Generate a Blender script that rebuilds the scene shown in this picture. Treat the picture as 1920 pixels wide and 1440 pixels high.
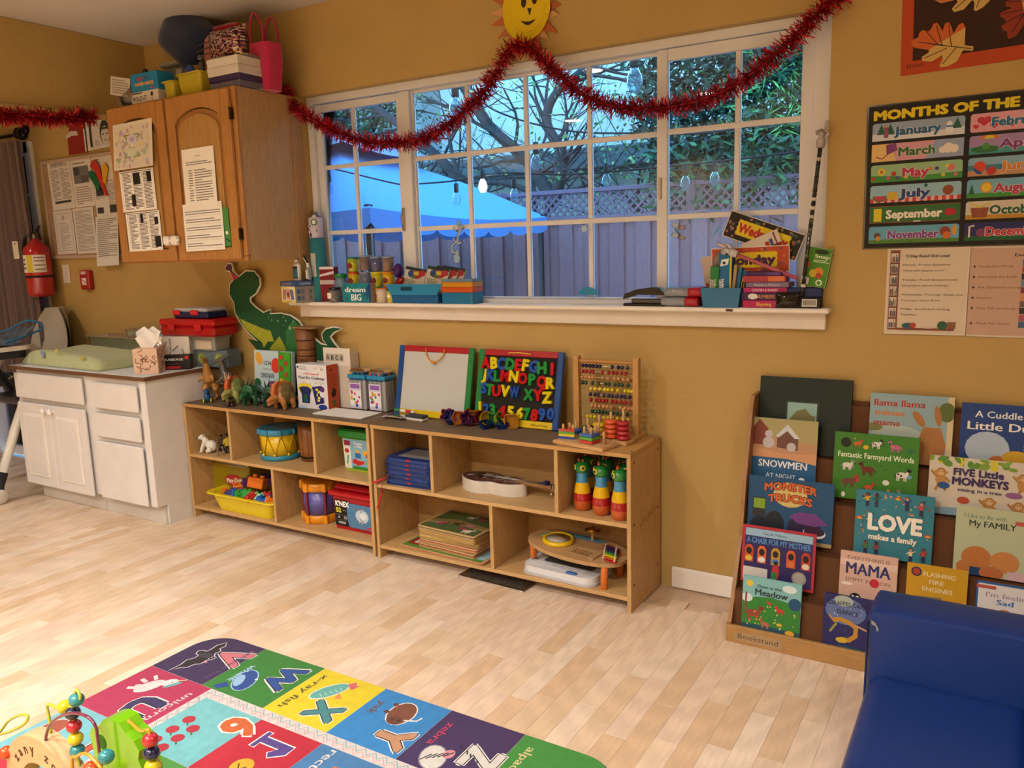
import bpy, math, random
from mathutils import Matrix, Vector, noise
R=math.radians; PI=math.pi
for o in list(bpy.data.objects): bpy.data.objects.remove(o)
SC=bpy.context.scene; COL=SC.collection
# ---- camera
cd=bpy.data.cameras.new('camera'); cam=bpy.data.objects.new('camera',cd); COL.objects.link(cam)
cd.sensor_width=36; cd.lens=28.4110; cd.clip_start=.05; cd.clip_end=200
cam.matrix_world=Matrix(((.85544,-.06158,.51422,2.2918),(.51711,.15644,-.84150,-2.8809),(-.02862,.98577,.16567,1.3276),(0,0,0,1)))
SC.camera=cam
# ---- view
SC.view_settings.view_transform='Standard'; SC.view_settings.look='None'
SC.view_settings.exposure=0.0; SC.view_settings.gamma=1; SC.view_settings.use_curve_mapping=False
# ---- dusk sky
w=bpy.data.worlds.new('sky'); SC.world=w; w.use_nodes=True; nt=w.node_tree; nt.nodes.clear()
wo=nt.nodes.new('ShaderNodeOutputWorld'); bg=nt.nodes.new('ShaderNodeBackground'); tc=nt.nodes.new('ShaderNodeTexCoord')
sp=nt.nodes.new('ShaderNodeSeparateXYZ'); cr=nt.nodes.new('ShaderNodeValToRGB')
nt.links.new(tc.outputs['Generated'],sp.inputs[0]); nt.links.new(sp.outputs['Z'],cr.inputs[0])
cr.color_ramp.elements[0].color=(.40,.76,1,1); cr.color_ramp.elements[1].color=(.12,.42,.92,1); cr.color_ramp.elements[1].position=.9
nt.links.new(cr.outputs[0],bg.inputs[0]); bg.inputs[1].default_value=5.0; nt.links.new(bg.outputs[0],wo.inputs[0])
# ---- ceiling downlights (the fixtures are built in the room section)
LAMPS=[(-.05,-1.85,14),(1.35,-3.25,40),(.30,-3.19,28),(-1.07,-3.62,38),(2.75,-1.9,9),(-2.6,-1.9,11),(1.2,-4.9,58),(-.6,-5.0,46)]  # last two, unseen behind the viewer, are added to brighten upright surfaces
for i,(x,y,pw) in enumerate(LAMPS):
    ld=bpy.data.lights.new('downlight_bulb','AREA'); ld.shape='DISK'; ld.size=.15; ld.energy=pw*1.05; ld.color=(1,.95,.89); ld.spread=R(144)
    lo=bpy.data.objects.new('downlight_bulb',ld); COL.objects.link(lo); lo.location=(x,y,2.425)
# =================== helpers
def lin(h):
    if not isinstance(h,str): return h
    h=h.lstrip('#')
    if len(h)==3: h=''.join(a*2 for a in h)
    o=[]
    for i in (0,2,4):
        c=int(h[i:i+2],16)/255; o.append(c/12.92 if c<=.04045 else ((c+.055)/1.055)**2.4)
    return tuple(o)+(1,)
MATS={}
def mat(name,rough=.5,ior=1.45,metal=0,spec=.5,var=.06,sc=30,bump=0,bsc=200,grain=None,coat=0,sheen=0,trans=None,aniso=0,emit=0,alpha=None,sss=0,tint=None,objcol=False,stretch=None):
    m=bpy.data.materials.new(name); m.use_nodes=True; n=m.node_tree; n.nodes.clear(); N=n.nodes.new; L=n.links.new
    out=N('ShaderNodeOutputMaterial'); at=N('ShaderNodeAttribute'); at.attribute_name='Col'
    src=at.outputs['Color']
    if objcol:
        oi=N('ShaderNodeObjectInfo'); src=oi.outputs['Color']
    tcn=N('ShaderNodeTexCoord'); mp=N('ShaderNodeMapping'); L(tcn.outputs['Object'],mp.inputs[0])
    if stretch: mp.inputs['Scale'].default_value=stretch
    nz=N('ShaderNodeTexNoise'); nz.inputs['Scale'].default_value=sc; nz.inputs['Detail'].default_value=6 if grain else 3; nz.inputs['Roughness'].default_value=.6; L(mp.outputs[0],nz.inputs['Vector'])
    if objcol:
        va=N('ShaderNodeVectorMath'); va.operation='ADD'; L(mp.outputs[0],va.inputs[0]); L(oi.outputs['Location'],va.inputs[1]); L(va.outputs[0],nz.inputs['Vector'])
    mr=N('ShaderNodeMapRange'); mr.inputs[1].default_value=.3; mr.inputs[2].default_value=.7; mr.inputs[3].default_value=1-var; mr.inputs[4].default_value=1+var*.6; L(nz.outputs['Fac'],mr.inputs[0])
    mx=N('ShaderNodeMix'); mx.data_type='RGBA'; mx.blend_type='MULTIPLY'; mx.inputs[0].default_value=1
    L(src,mx.inputs[6]); L(mr.outputs[0],mx.inputs[7]); colr=mx.outputs[2]
    if grain:
        wv=N('ShaderNodeTexWave'); wv.wave_type='RINGS'; wv.inputs['Scale'].default_value=grain; wv.inputs['Distortion'].default_value=9; wv.inputs['Detail'].default_value=3; wv.inputs['Detail Scale'].default_value=.8
        L(va.outputs[0] if objcol else mp.outputs[0],wv.inputs['Vector'])
        m2=N('ShaderNodeMapRange'); m2.inputs[3].default_value=.91; m2.inputs[4].default_value=1.02; L(wv.outputs['Fac'],m2.inputs[0])
        m3=N('ShaderNodeMix'); m3.data_type='RGBA'; m3.blend_type='MULTIPLY'; m3.inputs[0].default_value=1; L(colr,m3.inputs[6]); L(m2.outputs[0],m3.inputs[7]); colr=m3.outputs[2]
    if trans is not None:
        tr=N('ShaderNodeBsdfTransparent'); gl=N('ShaderNodeBsdfGlossy'); gl.inputs['Roughness'].default_value=rough; fr=N('ShaderNodeFresnel'); fr.inputs[0].default_value=ior
        df=N('ShaderNodeBsdfDiffuse'); L(colr,df.inputs[0])
        if tint: tr.inputs[0].default_value=tint
        else: L(colr,tr.inputs[0])
        a=N('ShaderNodeMixShader'); a.inputs[0].default_value=1-trans; L(tr.outputs[0],a.inputs[1]); L(df.outputs[0],a.inputs[2])
        b=N('ShaderNodeMixShader'); L(fr.outputs[0],b.inputs[0]); L(a.outputs[0],b.inputs[1]); L(gl.outputs[0],b.inputs[2]); L(b.outputs[0],out.inputs[0])
    elif emit:
        e=N('ShaderNodeEmission'); L(colr,e.inputs[0]); e.inputs[1].default_value=emit; L(e.outputs[0],out.inputs[0])
    else:
        p=N('ShaderNodeBsdfPrincipled'); L(colr,p.inputs['Base Color']); p.inputs['Roughness'].default_value=rough; p.inputs['Metallic'].default_value=metal
        p.inputs['Specular IOR Level'].default_value=spec; p.inputs['Coat Weight'].default_value=coat; p.inputs['Coat Roughness'].default_value=.1; p.inputs['Sheen Weight'].default_value=sheen
        if bump:
            nb=N('ShaderNodeTexNoise'); nb.inputs['Scale'].default_value=bsc; nb.inputs['Detail'].default_value=4; L(tcn.outputs['Object'],nb.inputs['Vector'])
            bm=N('ShaderNodeBump'); bm.inputs['Strength'].default_value=bump; bm.inputs['Distance'].default_value=.004; L(nb.outputs['Fac'],bm.inputs['Height']); L(bm.outputs[0],p.inputs['Normal'])
        L(p.outputs[0],out.inputs[0])
    MATS[name]=m; return m
mat('matte',.8,var=.05,spec=.3); mat('print',.5,var=.02,spec=.35); mat('paper',.75,var=.03,spec=.25)
mat('plastic',.28,var=.02); mat('gloss',.12,var=.02,coat=.5); mat('rubber',.6,var=.04)
mat('metal',.3,metal=1,var=.05); mat('foil',.2,metal=.92,var=.15,sc=60,bump=.6,bsc=60); mat('tinsel',.32,metal=.75,var=.5,sc=300)
mat('wood',.45,var=.13,sc=14,stretch=(1,6,6),bump=.08,bsc=150); mat('woodv',.5,var=.16,sc=14,stretch=(7,7,1.1),bump=.1,bsc=120); mat('worn',.6,var=.3,sc=9,stretch=(1,5,5),bump=.12)
mat('paint',.5,var=.05,sc=8,bump=.12,bsc=60,spec=.4); mat('wall',.62,var=.05,sc=3,bump=.35,bsc=38,spec=.35); mat('ceil',.85,var=.03,sc=4,bump=.2,bsc=90)
mat('cloth',.9,var=.12,sc=90,sheen=.3,bump=.3,bsc=300); mat('vinyl',.42,var=.05,sc=60,bump=.12,bsc=500,spec=.5); mat('rug',.95,var=.10,sc=40,sheen=.08,bump=.5,bsc=900)
mat('bulb',.1,trans=.93,var=.02,ior=1.12); mat('clear',.08,trans=.8,var=.02); mat('clear2',.1,trans=.45,var=.02); mat('glass',.02,trans=1,var=0,tint=(.93,.97,1,1)); mat('frost',.35,trans=.35,var=.03)
mat('plank',.33,var=.07,sc=9,stretch=(14,1.6,1),objcol=True,grain=1.3,spec=.45); mat('plankv',.33,var=.07,sc=9,stretch=(14,1.6,1),grain=1.3,spec=.45)
mat('leaf',.55,var=.3,sc=12); mat('bark',.85,var=.35,sc=20,bump=.5,bsc=60); mat('stucco',.9,var=.08,sc=6,bump=.4,bsc=80); mat('fence',.75,var=.16,sc=8,stretch=(8,8,1),bump=.15)
mat('lampglow',.5,emit=40,var=0); mat('bulbglow',.5,emit=30,var=0); mat('sequin',.25,metal=.6,var=.6,sc=400)
def T3(x=0,y=0,z=0): return Matrix.Translation((x,y,z))
def RX(a): return Matrix.Rotation(R(a),4,'X')
def RY(a): return Matrix.Rotation(R(a),4,'Y')
def RZ(a): return Matrix.Rotation(R(a),4,'Z')
_tc={}
def glyphs(s,bold=0,ext=0):
    k=(s,bold,ext)
    if k in _tc: return _tc[k]
    cu=bpy.data.curves.new('t','FONT'); cu.body=s; cu.resolution_u=2; cu.offset=bold; cu.extrude=ext; cu.align_x='CENTER'
    ob=bpy.data.objects.new('t',cu); me=bpy.data.meshes.new_from_object(ob)
    r=([tuple(v.co) for v in me.vertices],[tuple(p.vertices) for p in me.polygons])
    bpy.data.objects.remove(ob); bpy.data.curves.remove(cu); bpy.data.meshes.remove(me); _tc[k]=r; return r
class B:
    def __init__(s,m='plastic',M=None): s.v=[];s.f=[];s.c=[];s.s=[];s.mi=[];s.mats=[];s.M=M or Matrix();s.m=m;s.ly=0;s.W=1;s.H=1;s.AM=None
    def mt(s,m): s.m=m; return s
    def at(s,M=None): s.M=M or Matrix(); return s
    def add(s,vs,fs,c,sm=False,M=None):
        A=M if M is not None else s.M; b=len(s.v); s.v+= [tuple(A@Vector(p)) for p in vs]
        if s.m not in s.mats: s.mats.append(s.m)
        k=s.mats.index(s.m)
        many=isinstance(c,list)
        for i,f in enumerate(fs):
            s.f.append(tuple(b+j for j in f)); s.c.append(lin(c[i%len(c)] if many else c)); s.s.append(sm); s.mi.append(k)
        return s
    def box(s,x0,x1,y0,y1,z0,z1,c,r=0):
        if r<=0:
            v=[(x,y,z) for x in (x0,x1) for y in (y0,y1) for z in (z0,z1)]
            return s.add(v,[(0,1,3,2),(4,6,7,5),(0,4,5,1),(2,3,7,6),(0,2,6,4),(1,5,7,3)],c)
        r=min(r,(x1-x0)/2.01,(y1-y0)/2.01,(z1-z0)/2.01); X=(x0,x1);Y=(y0,y1);Z=(z0,z1);v=[];ix={}
        for i in (0,1):
            for j in (0,1):
                for k in (0,1):
                    a=X[i]+(r if i==0 else -r);b=Y[j]+(r if j==0 else -r);d=Z[k]+(r if k==0 else -r)
                    for ax,p in enumerate(((X[i],b,d),(a,Y[j],d),(a,b,Z[k]))): ix[i,j,k,ax]=len(v); v.append(p)
        F=[]
        for ax in range(3):
            o=[q for q in range(3) if q!=ax]
            for e in (0,1):
                q=[]
                for (p1,p2) in ((0,0),(1,0),(1,1),(0,1)):
                    t=[0,0,0];t[ax]=e;t[o[0]]=p1;t[o[1]]=p2; q.append(ix[t[0],t[1],t[2],ax])
                F.append(tuple(q) if (e==1)==(ax!=1) else tuple(q[::-1]))
            for p1 in (0,1):
                for p2 in (0,1):
                    a=[0,0,0];b=[0,0,0];a[o[0]]=b[o[0]]=p1;a[o[1]]=b[o[1]]=p2;a[ax]=0;b[ax]=1
                    q=(ix[a[0],a[1],a[2],o[0]],ix[b[0],b[1],b[2],o[0]],ix[b[0],b[1],b[2],o[1]],ix[a[0],a[1],a[2],o[1]])
                    F.append(q if ((p1+p2)%2==0)==(ax!=1) else q[::-1])
        for i in (0,1):
            for j in (0,1):
                for k in (0,1):
                    q=(ix[i,j,k,0],ix[i,j,k,1],ix[i,j,k,2]); F.append(q if (i+j+k)%2==1 else q[::-1])
        return s.add(v,F,c)
    def lathe(s,pr,c,n=24,x=0,y=0,z=0,ax='z',sm=True,sx=1,sy=1):
        v=[];F=[];cc=[]
        for (r,h) in pr:
            for i in range(n):
                a=2*PI*i/n; v.append((r*math.cos(a)*sx,r*math.sin(a)*sy,h))
        m=len(pr); many=isinstance(c,list)
        for k in range(m-1):
            for i in range(n):
                j=(i+1)%n; F.append((k*n+i,k*n+j,(k+1)*n+j,(k+1)*n+i)); cc.append(c[k%len(c)] if many else c)
        if pr[0][0]>0: F.append(tuple(range(n))[::-1]); cc.append(c[0] if many else c)
        if pr[-1][0]>0: F.append(tuple(range((m-1)*n,m*n))); cc.append(c[(m-2)%len(c)] if many else c)
        Q={'z':Matrix(),'x':RY(90),'y':RX(-90)}[ax]
        return s.add(v,F,cc,sm,s.M@T3(x,y,z)@Q)
    def cyl(s,r,h,c,n=20,x=0,y=0,z=0,ax='z',b=0,r2=None):
        r2=r if r2 is None else r2
        if b: pr=[(r-b,0),(r,b),(r2,h-b),(r2-b,h)]
        else: pr=[(r,0),(r2,h)]
        return s.lathe(pr,c,n,x,y,z,ax,sm=bool(b))
    def sph(s,c3,r,c,n=12,sm=True,M=None):
        rx,ry,rz=(r,r,r) if isinstance(r,(int,float)) else r
        m=max(4,n//2+1); v=[];F=[]
        v.append((0,0,-1))
        for k in range(1,m):
            t=PI*k/m-PI/2
            for i in range(n): a=2*PI*i/n; v.append((math.cos(t)*math.cos(a),math.cos(t)*math.sin(a),math.sin(t)))
        v.append((0,0,1)); e=len(v)-1
        for i in range(n): F.append((0,1+(i+1)%n,1+i)); F.append((e,1+(m-2)*n+i,1+(m-2)*n+(i+1)%n))
        for k in range(m-2):
            for i in range(n): j=(i+1)%n; F.append((1+k*n+i,1+k*n+j,1+(k+1)*n+j,1+(k+1)*n+i))
        return s.add([(c3[0]+p[0]*rx,c3[1]+p[1]*ry,c3[2]+p[2]*rz) for p in v],F,c,sm,M)
    def tube(s,P,r,c,n=8,closed=False,sm=True,flat=1,M=None):
        P=[Vector(p) for p in P]; m=len(P); rs=r if isinstance(r,(list,tuple)) else [r]*m
        v=[];up=None
        for i in range(m):
            a=P[(i-1)%m] if (closed or i>0) else P[i]; b=P[(i+1)%m] if (closed or i<m-1) else P[i]
            t=(b-a).normalized() if (b-a).length>1e-9 else Vector((0,0,1))
            if up is None: up=Vector((0,0,1)) if abs(t.z)<.9 else Vector((1,0,0))
            sd=t.cross(up); sd.normalize(); up=sd.cross(t); up.normalize()
            for k in range(n):
                q=2*PI*k/n; v.append(P[i]+sd*(math.cos(q)*rs[i])+up*(math.sin(q)*rs[i]*flat))
        F=[]
        for i in range(m if closed else m-1):
            i2=(i+1)%m
            for k in range(n): k2=(k+1)%n; F.append((i*n+k,i2*n+k,i2*n+k2,i*n+k2)[::-1])
        if not closed: F.append(tuple(range(n))); F.append(tuple(range((m-1)*n,m*n))[::-1])
        return s.add(v,F,c,sm,M)
    def prism(s,poly,y0,y1,c,cs=None,pl='xz'):
        n=len(poly); A=sum(poly[i][0]*poly[(i+1)%n][1]-poly[(i+1)%n][0]*poly[i][1] for i in range(n))
        if A<0: poly=poly[::-1]
        if pl=='xz': f=lambda p,y:(p[0],y,p[1])
        elif pl=='xy': f=lambda p,y:(p[0],p[1],y)
        else: f=lambda p,y:(y,p[0],p[1])
        v=[f(p,y0) for p in poly]+[f(p,y1) for p in poly]
        a=tuple(range(n)); b=tuple(range(n,2*n))[::-1]; sd=[((i+1)%n,i,n+i,n+(i+1)%n) for i in range(n)]
        if pl!='xz': a=a[::-1]; b=b[::-1]; sd=[q[::-1] for q in sd]
        return s.add(v,[a,b]+sd,[c,c]+[cs or c]*n)
    def band(s,poly,z0,z1,t,c,closed=True):
        n=len(poly);o=[]
        for i in range(n):
            p=Vector(poly[(i-1)%n] if closed or i>0 else poly[i]);q=Vector(poly[(i+1)%n] if closed or i<n-1 else poly[i]); d=(q-p).normalized(); o.append((poly[i][0]+d.y*t,poly[i][1]-d.x*t))
        v=[];
        for i in range(n): v+=[(poly[i][0],poly[i][1],z0),(o[i][0],o[i][1],z0),(o[i][0],o[i][1],z1),(poly[i][0],poly[i][1],z1)]
        F=[]
        for i in range(n if closed else n-1):
            j=(i+1)%n
            for k in range(4): k2=(k+1)%4; F.append((4*i+k,4*j+k,4*j+k2,4*i+k2))
        if not closed: F+= [(0,1,2,3),(4*n-1,4*n-2,4*n-3,4*n-4)]
        return s.add(v,F,c)
    # ---- flat print: W x H sheet whose front faces local -Y, origin bottom centre; coordinates are fractions
    def sheet(s,W,H,M=None,m='print'): s.W=W;s.H=H;s.AM=M or Matrix();s.ly=0;s.m=m;return s
    def _f(s,pts,fs,c,zs=None):
        s.ly+=.00003
        z=zs or [0]*len(pts)
        if s.W!=1: pts=[(min(1,max(0,x)),min(1,max(0,y))) for x,y in pts]
        return s.add([((x-.5)*s.W,-.0002-s.ly-q,y*s.H) for (x,y),q in zip(pts,z)],fs,c,False,s.AM)
    def r(s,x0,y0,x1,y1,c): return s._f([(x0,y0),(x1,y0),(x1,y1),(x0,y1)],[(0,1,2,3)],c)
    def p(s,pts,c):
        n=len(pts); A=sum(pts[i][0]*pts[(i+1)%n][1]-pts[(i+1)%n][0]*pts[i][1] for i in range(n))
        return s._f(pts if A>0 else pts[::-1],[tuple(range(n))],c)
    def e(s,x,y,rx,ry,c,rot=0,n=16,a0=0,a1=360):
        k=s.W/s.H; q=R(rot); P=[]
        for i in range(n):
            a=R(a0+(a1-a0)*i/(n if a1-a0==360 else n-1)); u=rx*math.cos(a); w=ry*math.sin(a)/k
            P.append((x+u*math.cos(q)-w*math.sin(q),y+(u*math.sin(q)+w*math.cos(q))*k))
        return s.p(P,c)
    def d(s,x,y,r,c,n=12): return s.e(x,y,r,r*s.W/s.H,c,n=n)      # round dot, r in widths
    def l(s,pts,w,c):
        P=[Vector(((x)*s.W,y*s.H)) for x,y in pts]; vs=[];n=len(P)
        for i in range(n):
            t=(P[min(i+1,n-1)]-P[max(i-1,0)]).normalized(); nn=Vector((-t.y,t.x))*w*s.W/2
            vs+=[P[i]+nn,P[i]-nn]
        vs=[(v.x/s.W,v.y/s.H) for v in vs]
        return s._f(vs,[(2*i,2*i+1,2*i+3,2*i+2) for i in range(n-1)],c)
    def t(s,txt,x,y,h,c,w=None,rot=0,bold=.0,arc=0,out=None,ow=.05):
        v0,f0=glyphs(txt,0)
        if not v0: return s
        if bold<=.012: dd=[(0,0)]
        elif bold<=.035: dd=[(-bold*.8,0),(0,bold*.4),(bold*.8,0)]
        else: dd=[(0,0)]+[(bold*math.cos(R(60*q)),bold*math.sin(R(60*q))) for q in range(6)]
        vs=[];fs=[]
        for kk,(dx,dy) in enumerate(dd):
            b0=len(vs); vs+=[(v[0]+dx,v[1]+dy,kk*1e-5) for v in v0]; fs+=[tuple(b0+i for i in f) for f in f0]
        xs=[v[0] for v in vs]; x0,x1=min(xs),max(xs); k=h*s.H/.72
        kx=(w*s.W/(x1-x0)) if w else k; q=R(rot); P=[]
        for vx,vy,_ in vs:
            a=(vx-(x0+x1)/2)*kx; b=vy*k
            if arc: b+=arc*s.H*(1-(2*(vx-(x0+x1)/2)/(x1-x0))**2)
            P.append((x+(a*math.cos(q)-b*math.sin(q))/s.W,y+(a*math.sin(q)+b*math.cos(q))/s.H))
        if out:
            s.t(txt,x,y,h,out,w=(w*1.02 if w else None),rot=rot,bold=bold+ow,arc=arc)
        s._f(P,fs,c,[v[2] for v in vs]); s.ly+=1e-5*len(dd); return s
    def lines(s,x0,x1,y0,y1,n,c='#777',k=.45,seed=1):
        g=random.Random(seed); st=(y1-y0)/n; V=[];F=[]
        for i in range(n):
            e=x1 if g.random()>.25 else x0+(x1-x0)*g.uniform(.4,.9); yy=y1-(i+1)*st+st*.3; b=len(V)
            V+=[(x0,yy),(e,yy),(e,yy+st*k),(x0,yy+st*k)]; F.append((b,b+1,b+2,b+3))
        return s._f(V,F,c)
    def mesh(s,name='m'):
        me=bpy.data.meshes.new(name); me.from_pydata(s.v,[],s.f)
        a=me.color_attributes.new('Col','BYTE_COLOR','CORNER'); L=[]
        for f,c in zip(me.polygons,s.c): L+=list(c)*f.loop_total
        a.data.foreach_set('color_srgb' if False else 'color',L)
        for m in s.mats: me.materials.append(MATS[m])
        me.polygons.foreach_set('material_index',s.mi); me.polygons.foreach_set('use_smooth',s.s); me.update(); return me
    def out(s,name,parent=None,label=None,stuff=False):
        o=bpy.data.objects.new(name,s.mesh(name)); COL.objects.link(o)
        if parent: o.parent=parent
        if label: o['label']=label
        if stuff: o['kind']='stuff'
        return o
    def fuse(s,vox,cf=None,m=None):
        """merge overlapping shapes into one continuous skin"""
        me=bpy.data.meshes.new('t'); me.from_pydata(s.v,[],s.f); me.update(); ob=bpy.data.objects.new('t',me); COL.objects.link(ob)
        md=ob.modifiers.new('r','REMESH'); md.mode='VOXEL'; md.voxel_size=vox
        m2=ob.modifiers.new('s','SMOOTH'); m2.factor=.5; m2.iterations=2
        ev=ob.evaluated_get(bpy.context.evaluated_depsgraph_get()); t=bpy.data.meshes.new_from_object(ev)
        c0=s.c[0]; s.v=[tuple(v.co) for v in t.vertices]; s.f=[tuple(p.vertices) for p in t.polygons]
        s.c=[(lin(cf(p.center)) if cf else c0) for p in t.polygons]; s.s=[True]*len(s.f); s.mats=[m or s.mats[0]]; s.mi=[0]*len(s.f); s.m=s.mats[0]
        bpy.data.objects.remove(ob); bpy.data.meshes.remove(t); return s
def beast(s,x,y,k,c,c2=None,f=1,leg=1,tail=1,spots=0):
    """small flat drawing of a four legged animal, k = body half length"""
    q=s.W/s.H; c2=c2 or c
    for dx in (-.75,-.45,.4,.7): s.p([(x+dx*k-.09*k,y-1.1*k*q*leg),(x+dx*k+.09*k,y-1.1*k*q*leg),(x+dx*k+.12*k,y),(x+dx*k-.12*k,y)],c)
    s.e(x,y,k,k*.52*q,c,0,14); s.p([(x+f*.6*k,y),(x+f*.75*k,y+.85*k*q),(x+f*1.25*k,y+.85*k*q),(x+f*1.0*k,y-.1*k*q)],c); s.e(x+f*1.15*k,y+.85*k*q,.42*k,.30*k*q,c2,0,12)
    s.p([(x+f*.85*k,y+1.0*k*q),(x+f*.9*k,y+1.45*k*q),(x+f*1.1*k,y+1.05*k*q)],c2)
    if tail: s.l([(x-f*.95*k,y+.1*k*q),(x-f*1.3*k,y-.45*k*q)],.14*k,c2)
    for i in range(spots): s.e(x+(-.6+.5*i)*k,y+.12*k*q*(-1)**i,.2*k,.2*k*q,c2,0,8)
    s.d(x+f*1.22*k,y+.92*k*q,.06*k,'#1a1614',6)
def figure(s,x,y,k,c,skin='#7a4a34',hair='#1c1412',pants='#2a3050'):
    q=s.W/s.H; s.p([(x-.3*k,y-1.2*k*q),(x-.05*k,y-1.2*k*q),(x,y-.2*k*q),(x+.05*k,y-1.2*k*q),(x+.3*k,y-1.2*k*q),(x+.28*k,y),(x-.28*k,y)],pants)
    s.p([(x-.3*k,y-.1*k*q),(x+.3*k,y-.1*k*q),(x+.34*k,y+.7*k*q),(x-.34*k,y+.7*k*q)],c); s.l([(x-.3*k,y+.6*k*q),(x-.7*k,y+.15*k*q)],.16*k,c); s.l([(x+.3*k,y+.6*k*q),(x+.75*k,y+.9*k*q)],.16*k,c)
    s.e(x,y+1.1*k*q,.34*k,.36*k*q,hair,0,10); s.e(x,y+1.0*k*q,.27*k,.30*k*q,skin,0,10)
def tag(o,label,cat,group=None):
    o['label']=label; o['category']=cat
    if group: o['group']=group
    return o
def T(name,label,cat,loc=(0,0,0),rot=0,group=None):
    o=bpy.data.objects.new(name,None); COL.objects.link(o); o.empty_display_size=.05; o.location=loc
    o.rotation_euler=tuple(R(a) for a in rot) if isinstance(rot,(tuple,list)) else (0,0,R(rot)); return tag(o,label,cat,group)
def one(b,name,label,cat,loc=(0,0,0),rot=0,group=None):
    o=b.out(name); o.location=loc; o.rotation_euler=tuple(R(a) for a in rot) if isinstance(rot,(tuple,list)) else (0,0,R(rot)); return tag(o,label,cat,group)
def struct(b,name,parent=None):
    o=b.out(name,parent)
    if not parent: o['kind']='structure'
    return o
def dup(root,loc,rot=None,label=None,kids=True):
    r=root.copy(); COL.objects.link(r); r.location=loc
    if rot is not None: r.rotation_euler=tuple(R(a) for a in rot) if isinstance(rot,(tuple,list)) else (0,0,R(rot))
    if label: r['label']=label
    for ch in list(root.children):
        c=ch.copy(); COL.objects.link(c); c.parent=r
        for g in list(ch.children): e=g.copy(); COL.objects.link(e); e.parent=c
    return r
def spline(P,n=8,closed=False):
    P=[Vector(p) for p in P]; o=[];m=len(P)
    for i in range(m if closed else m-1):
        g=lambda k:P[k%m] if closed else P[max(0,min(m-1,k))]
        a,b,c,d=g(i-1),g(i),g(i+1),g(i+2)
        for k in range(n):
            t=k/n; o.append(.5*((2*b)+(c-a)*t+(2*a-5*b+4*c-d)*t*t+(3*b-a-3*c+d)*t**3))
    if not closed: o.append(P[-1])
    return o
def rrect(x0,x1,y0,y1,r,n=5):
    o=[]
    for cx,cy,a in ((x1-r,y1-r,0),(x0+r,y1-r,90),(x0+r,y0+r,180),(x1-r,y0+r,270)):
        for i in range(n+1): q=R(a+90*i/n); o.append((cx+r*math.cos(q),cy+r*math.sin(q)))
    return o
# =================== ROOM
WALL='#b6985c'; WHITE='#e9e3dc'; CH=2.44
b=B('wall')
for (x0,x1,z0,z1) in ((-2.9,-.585,-.02,CH),(1.768,3.45,-.02,CH),(-.585,1.768,-.02,1.085),(-.585,1.768,2.055,CH),(-3.95,-2.9,2.05,CH),(-3.95,-3.75,-.02,2.05)): b.box(x0,x1,0,.14,z0,z1,WALL)
struct(b,'wall_back')
struct(B('wall').box(3.3,3.42,-5.6,0,-.02,CH,WALL),'wall_right'); struct(B('wall').box(-3.95,3.42,-5.7,-5.6,-.02,CH,WALL),'wall_front')
struct(B('wall').box(-4.05,-3.95,-5.6,.14,-.02,CH,WALL),'wall_left')
struct(B('wall').box(-1.86,-1.703,-5.6,0,2.059,CH-.002,WALL),'wall_header')
b=B('ceil').box(-4.05,3.42,-5.7,.14,CH,CH+.1,'#c9c0b5'); struct(b,'ceiling')
b=B('paint').box(1.245,3.3,-.014,-.001,.0,.078,WHITE,.003); b.box(1.245,3.3,-.010,-.001,.074,.083,WHITE,.003); struct(b,'baseboard_back')
# ---- floor of three-strip laminate: every strip is a piece of its own
fl=struct(B('plankv').box(-3.95,3.3,-5.6,0,-.06,-.0045,'#cbb094'),'floor')
RF=random.Random(5); PW=.0655; pal=['#dec6ab','#e1c9b0','#d8bd9e','#e5d1bb','#dcc2a6','#e0c7b1','#d5b797','#e2cdb7','#dec3ae']
unit=[]
def plankmesh(L,m='plank'): return B(m).box(0,PW-.0004,0,L-.0004,-.0042,0,'#fff',.0003)
LENS=[.28,.34,.40,.46,.52]; um=[plankmesh(L).mesh('plank') for L in LENS]
allp=[]; x=-3.95
while x<3.3-PW:
    y=-.001-RF.uniform(0,.4)
    allp.append((x,y,None,RF.choice(pal))) if False else None
    y=0-RF.uniform(.0,.2)
    ys=y
    while y>-5.2:
        k=RF.randrange(5); allp.append((x,y-LENS[k],k,RF.choice(pal))); y-=LENS[k]
    x+=PW
CI=cam.matrix_world.inverted()
def pix(p):
    q=CI@Vector(p)
    if q.z>-.05: return None
    return (960+1515.25*q.x/-q.z,720-1515.25*q.y/-q.z)
vis=[];rest=[]
for a in allp:
    q=pix((a[0]+PW/2,a[1]+LENS[a[2]]/2,0)); inr=q and -60<q[0]<1700 and 880<q[1]<1520
    hid=(-.0<a[0]<1.5 and a[1]+LENS[a[2]]<-1.2) or a[1]>-.25
    (vis if inr and not hid else rest).append(a)
vis.sort(key=lambda a:(Vector((a[0],a[1],0))-cam.matrix_world.translation).length); rest+=vis[300:]; vis=vis[:300]
for (x,y,k,c) in vis:
    o=bpy.data.objects.new('plank',um[k]); COL.objects.link(o); o.parent=fl; o.location=(x,y,0); o.color=lin(c)
b=B('plankv')
for (x,y,k,c) in rest: b.box(x,x+PW-.0004,y,y+LENS[k]-.0004,-.0042,0,c)
b.out('plank_run',fl,stuff=True)
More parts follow.
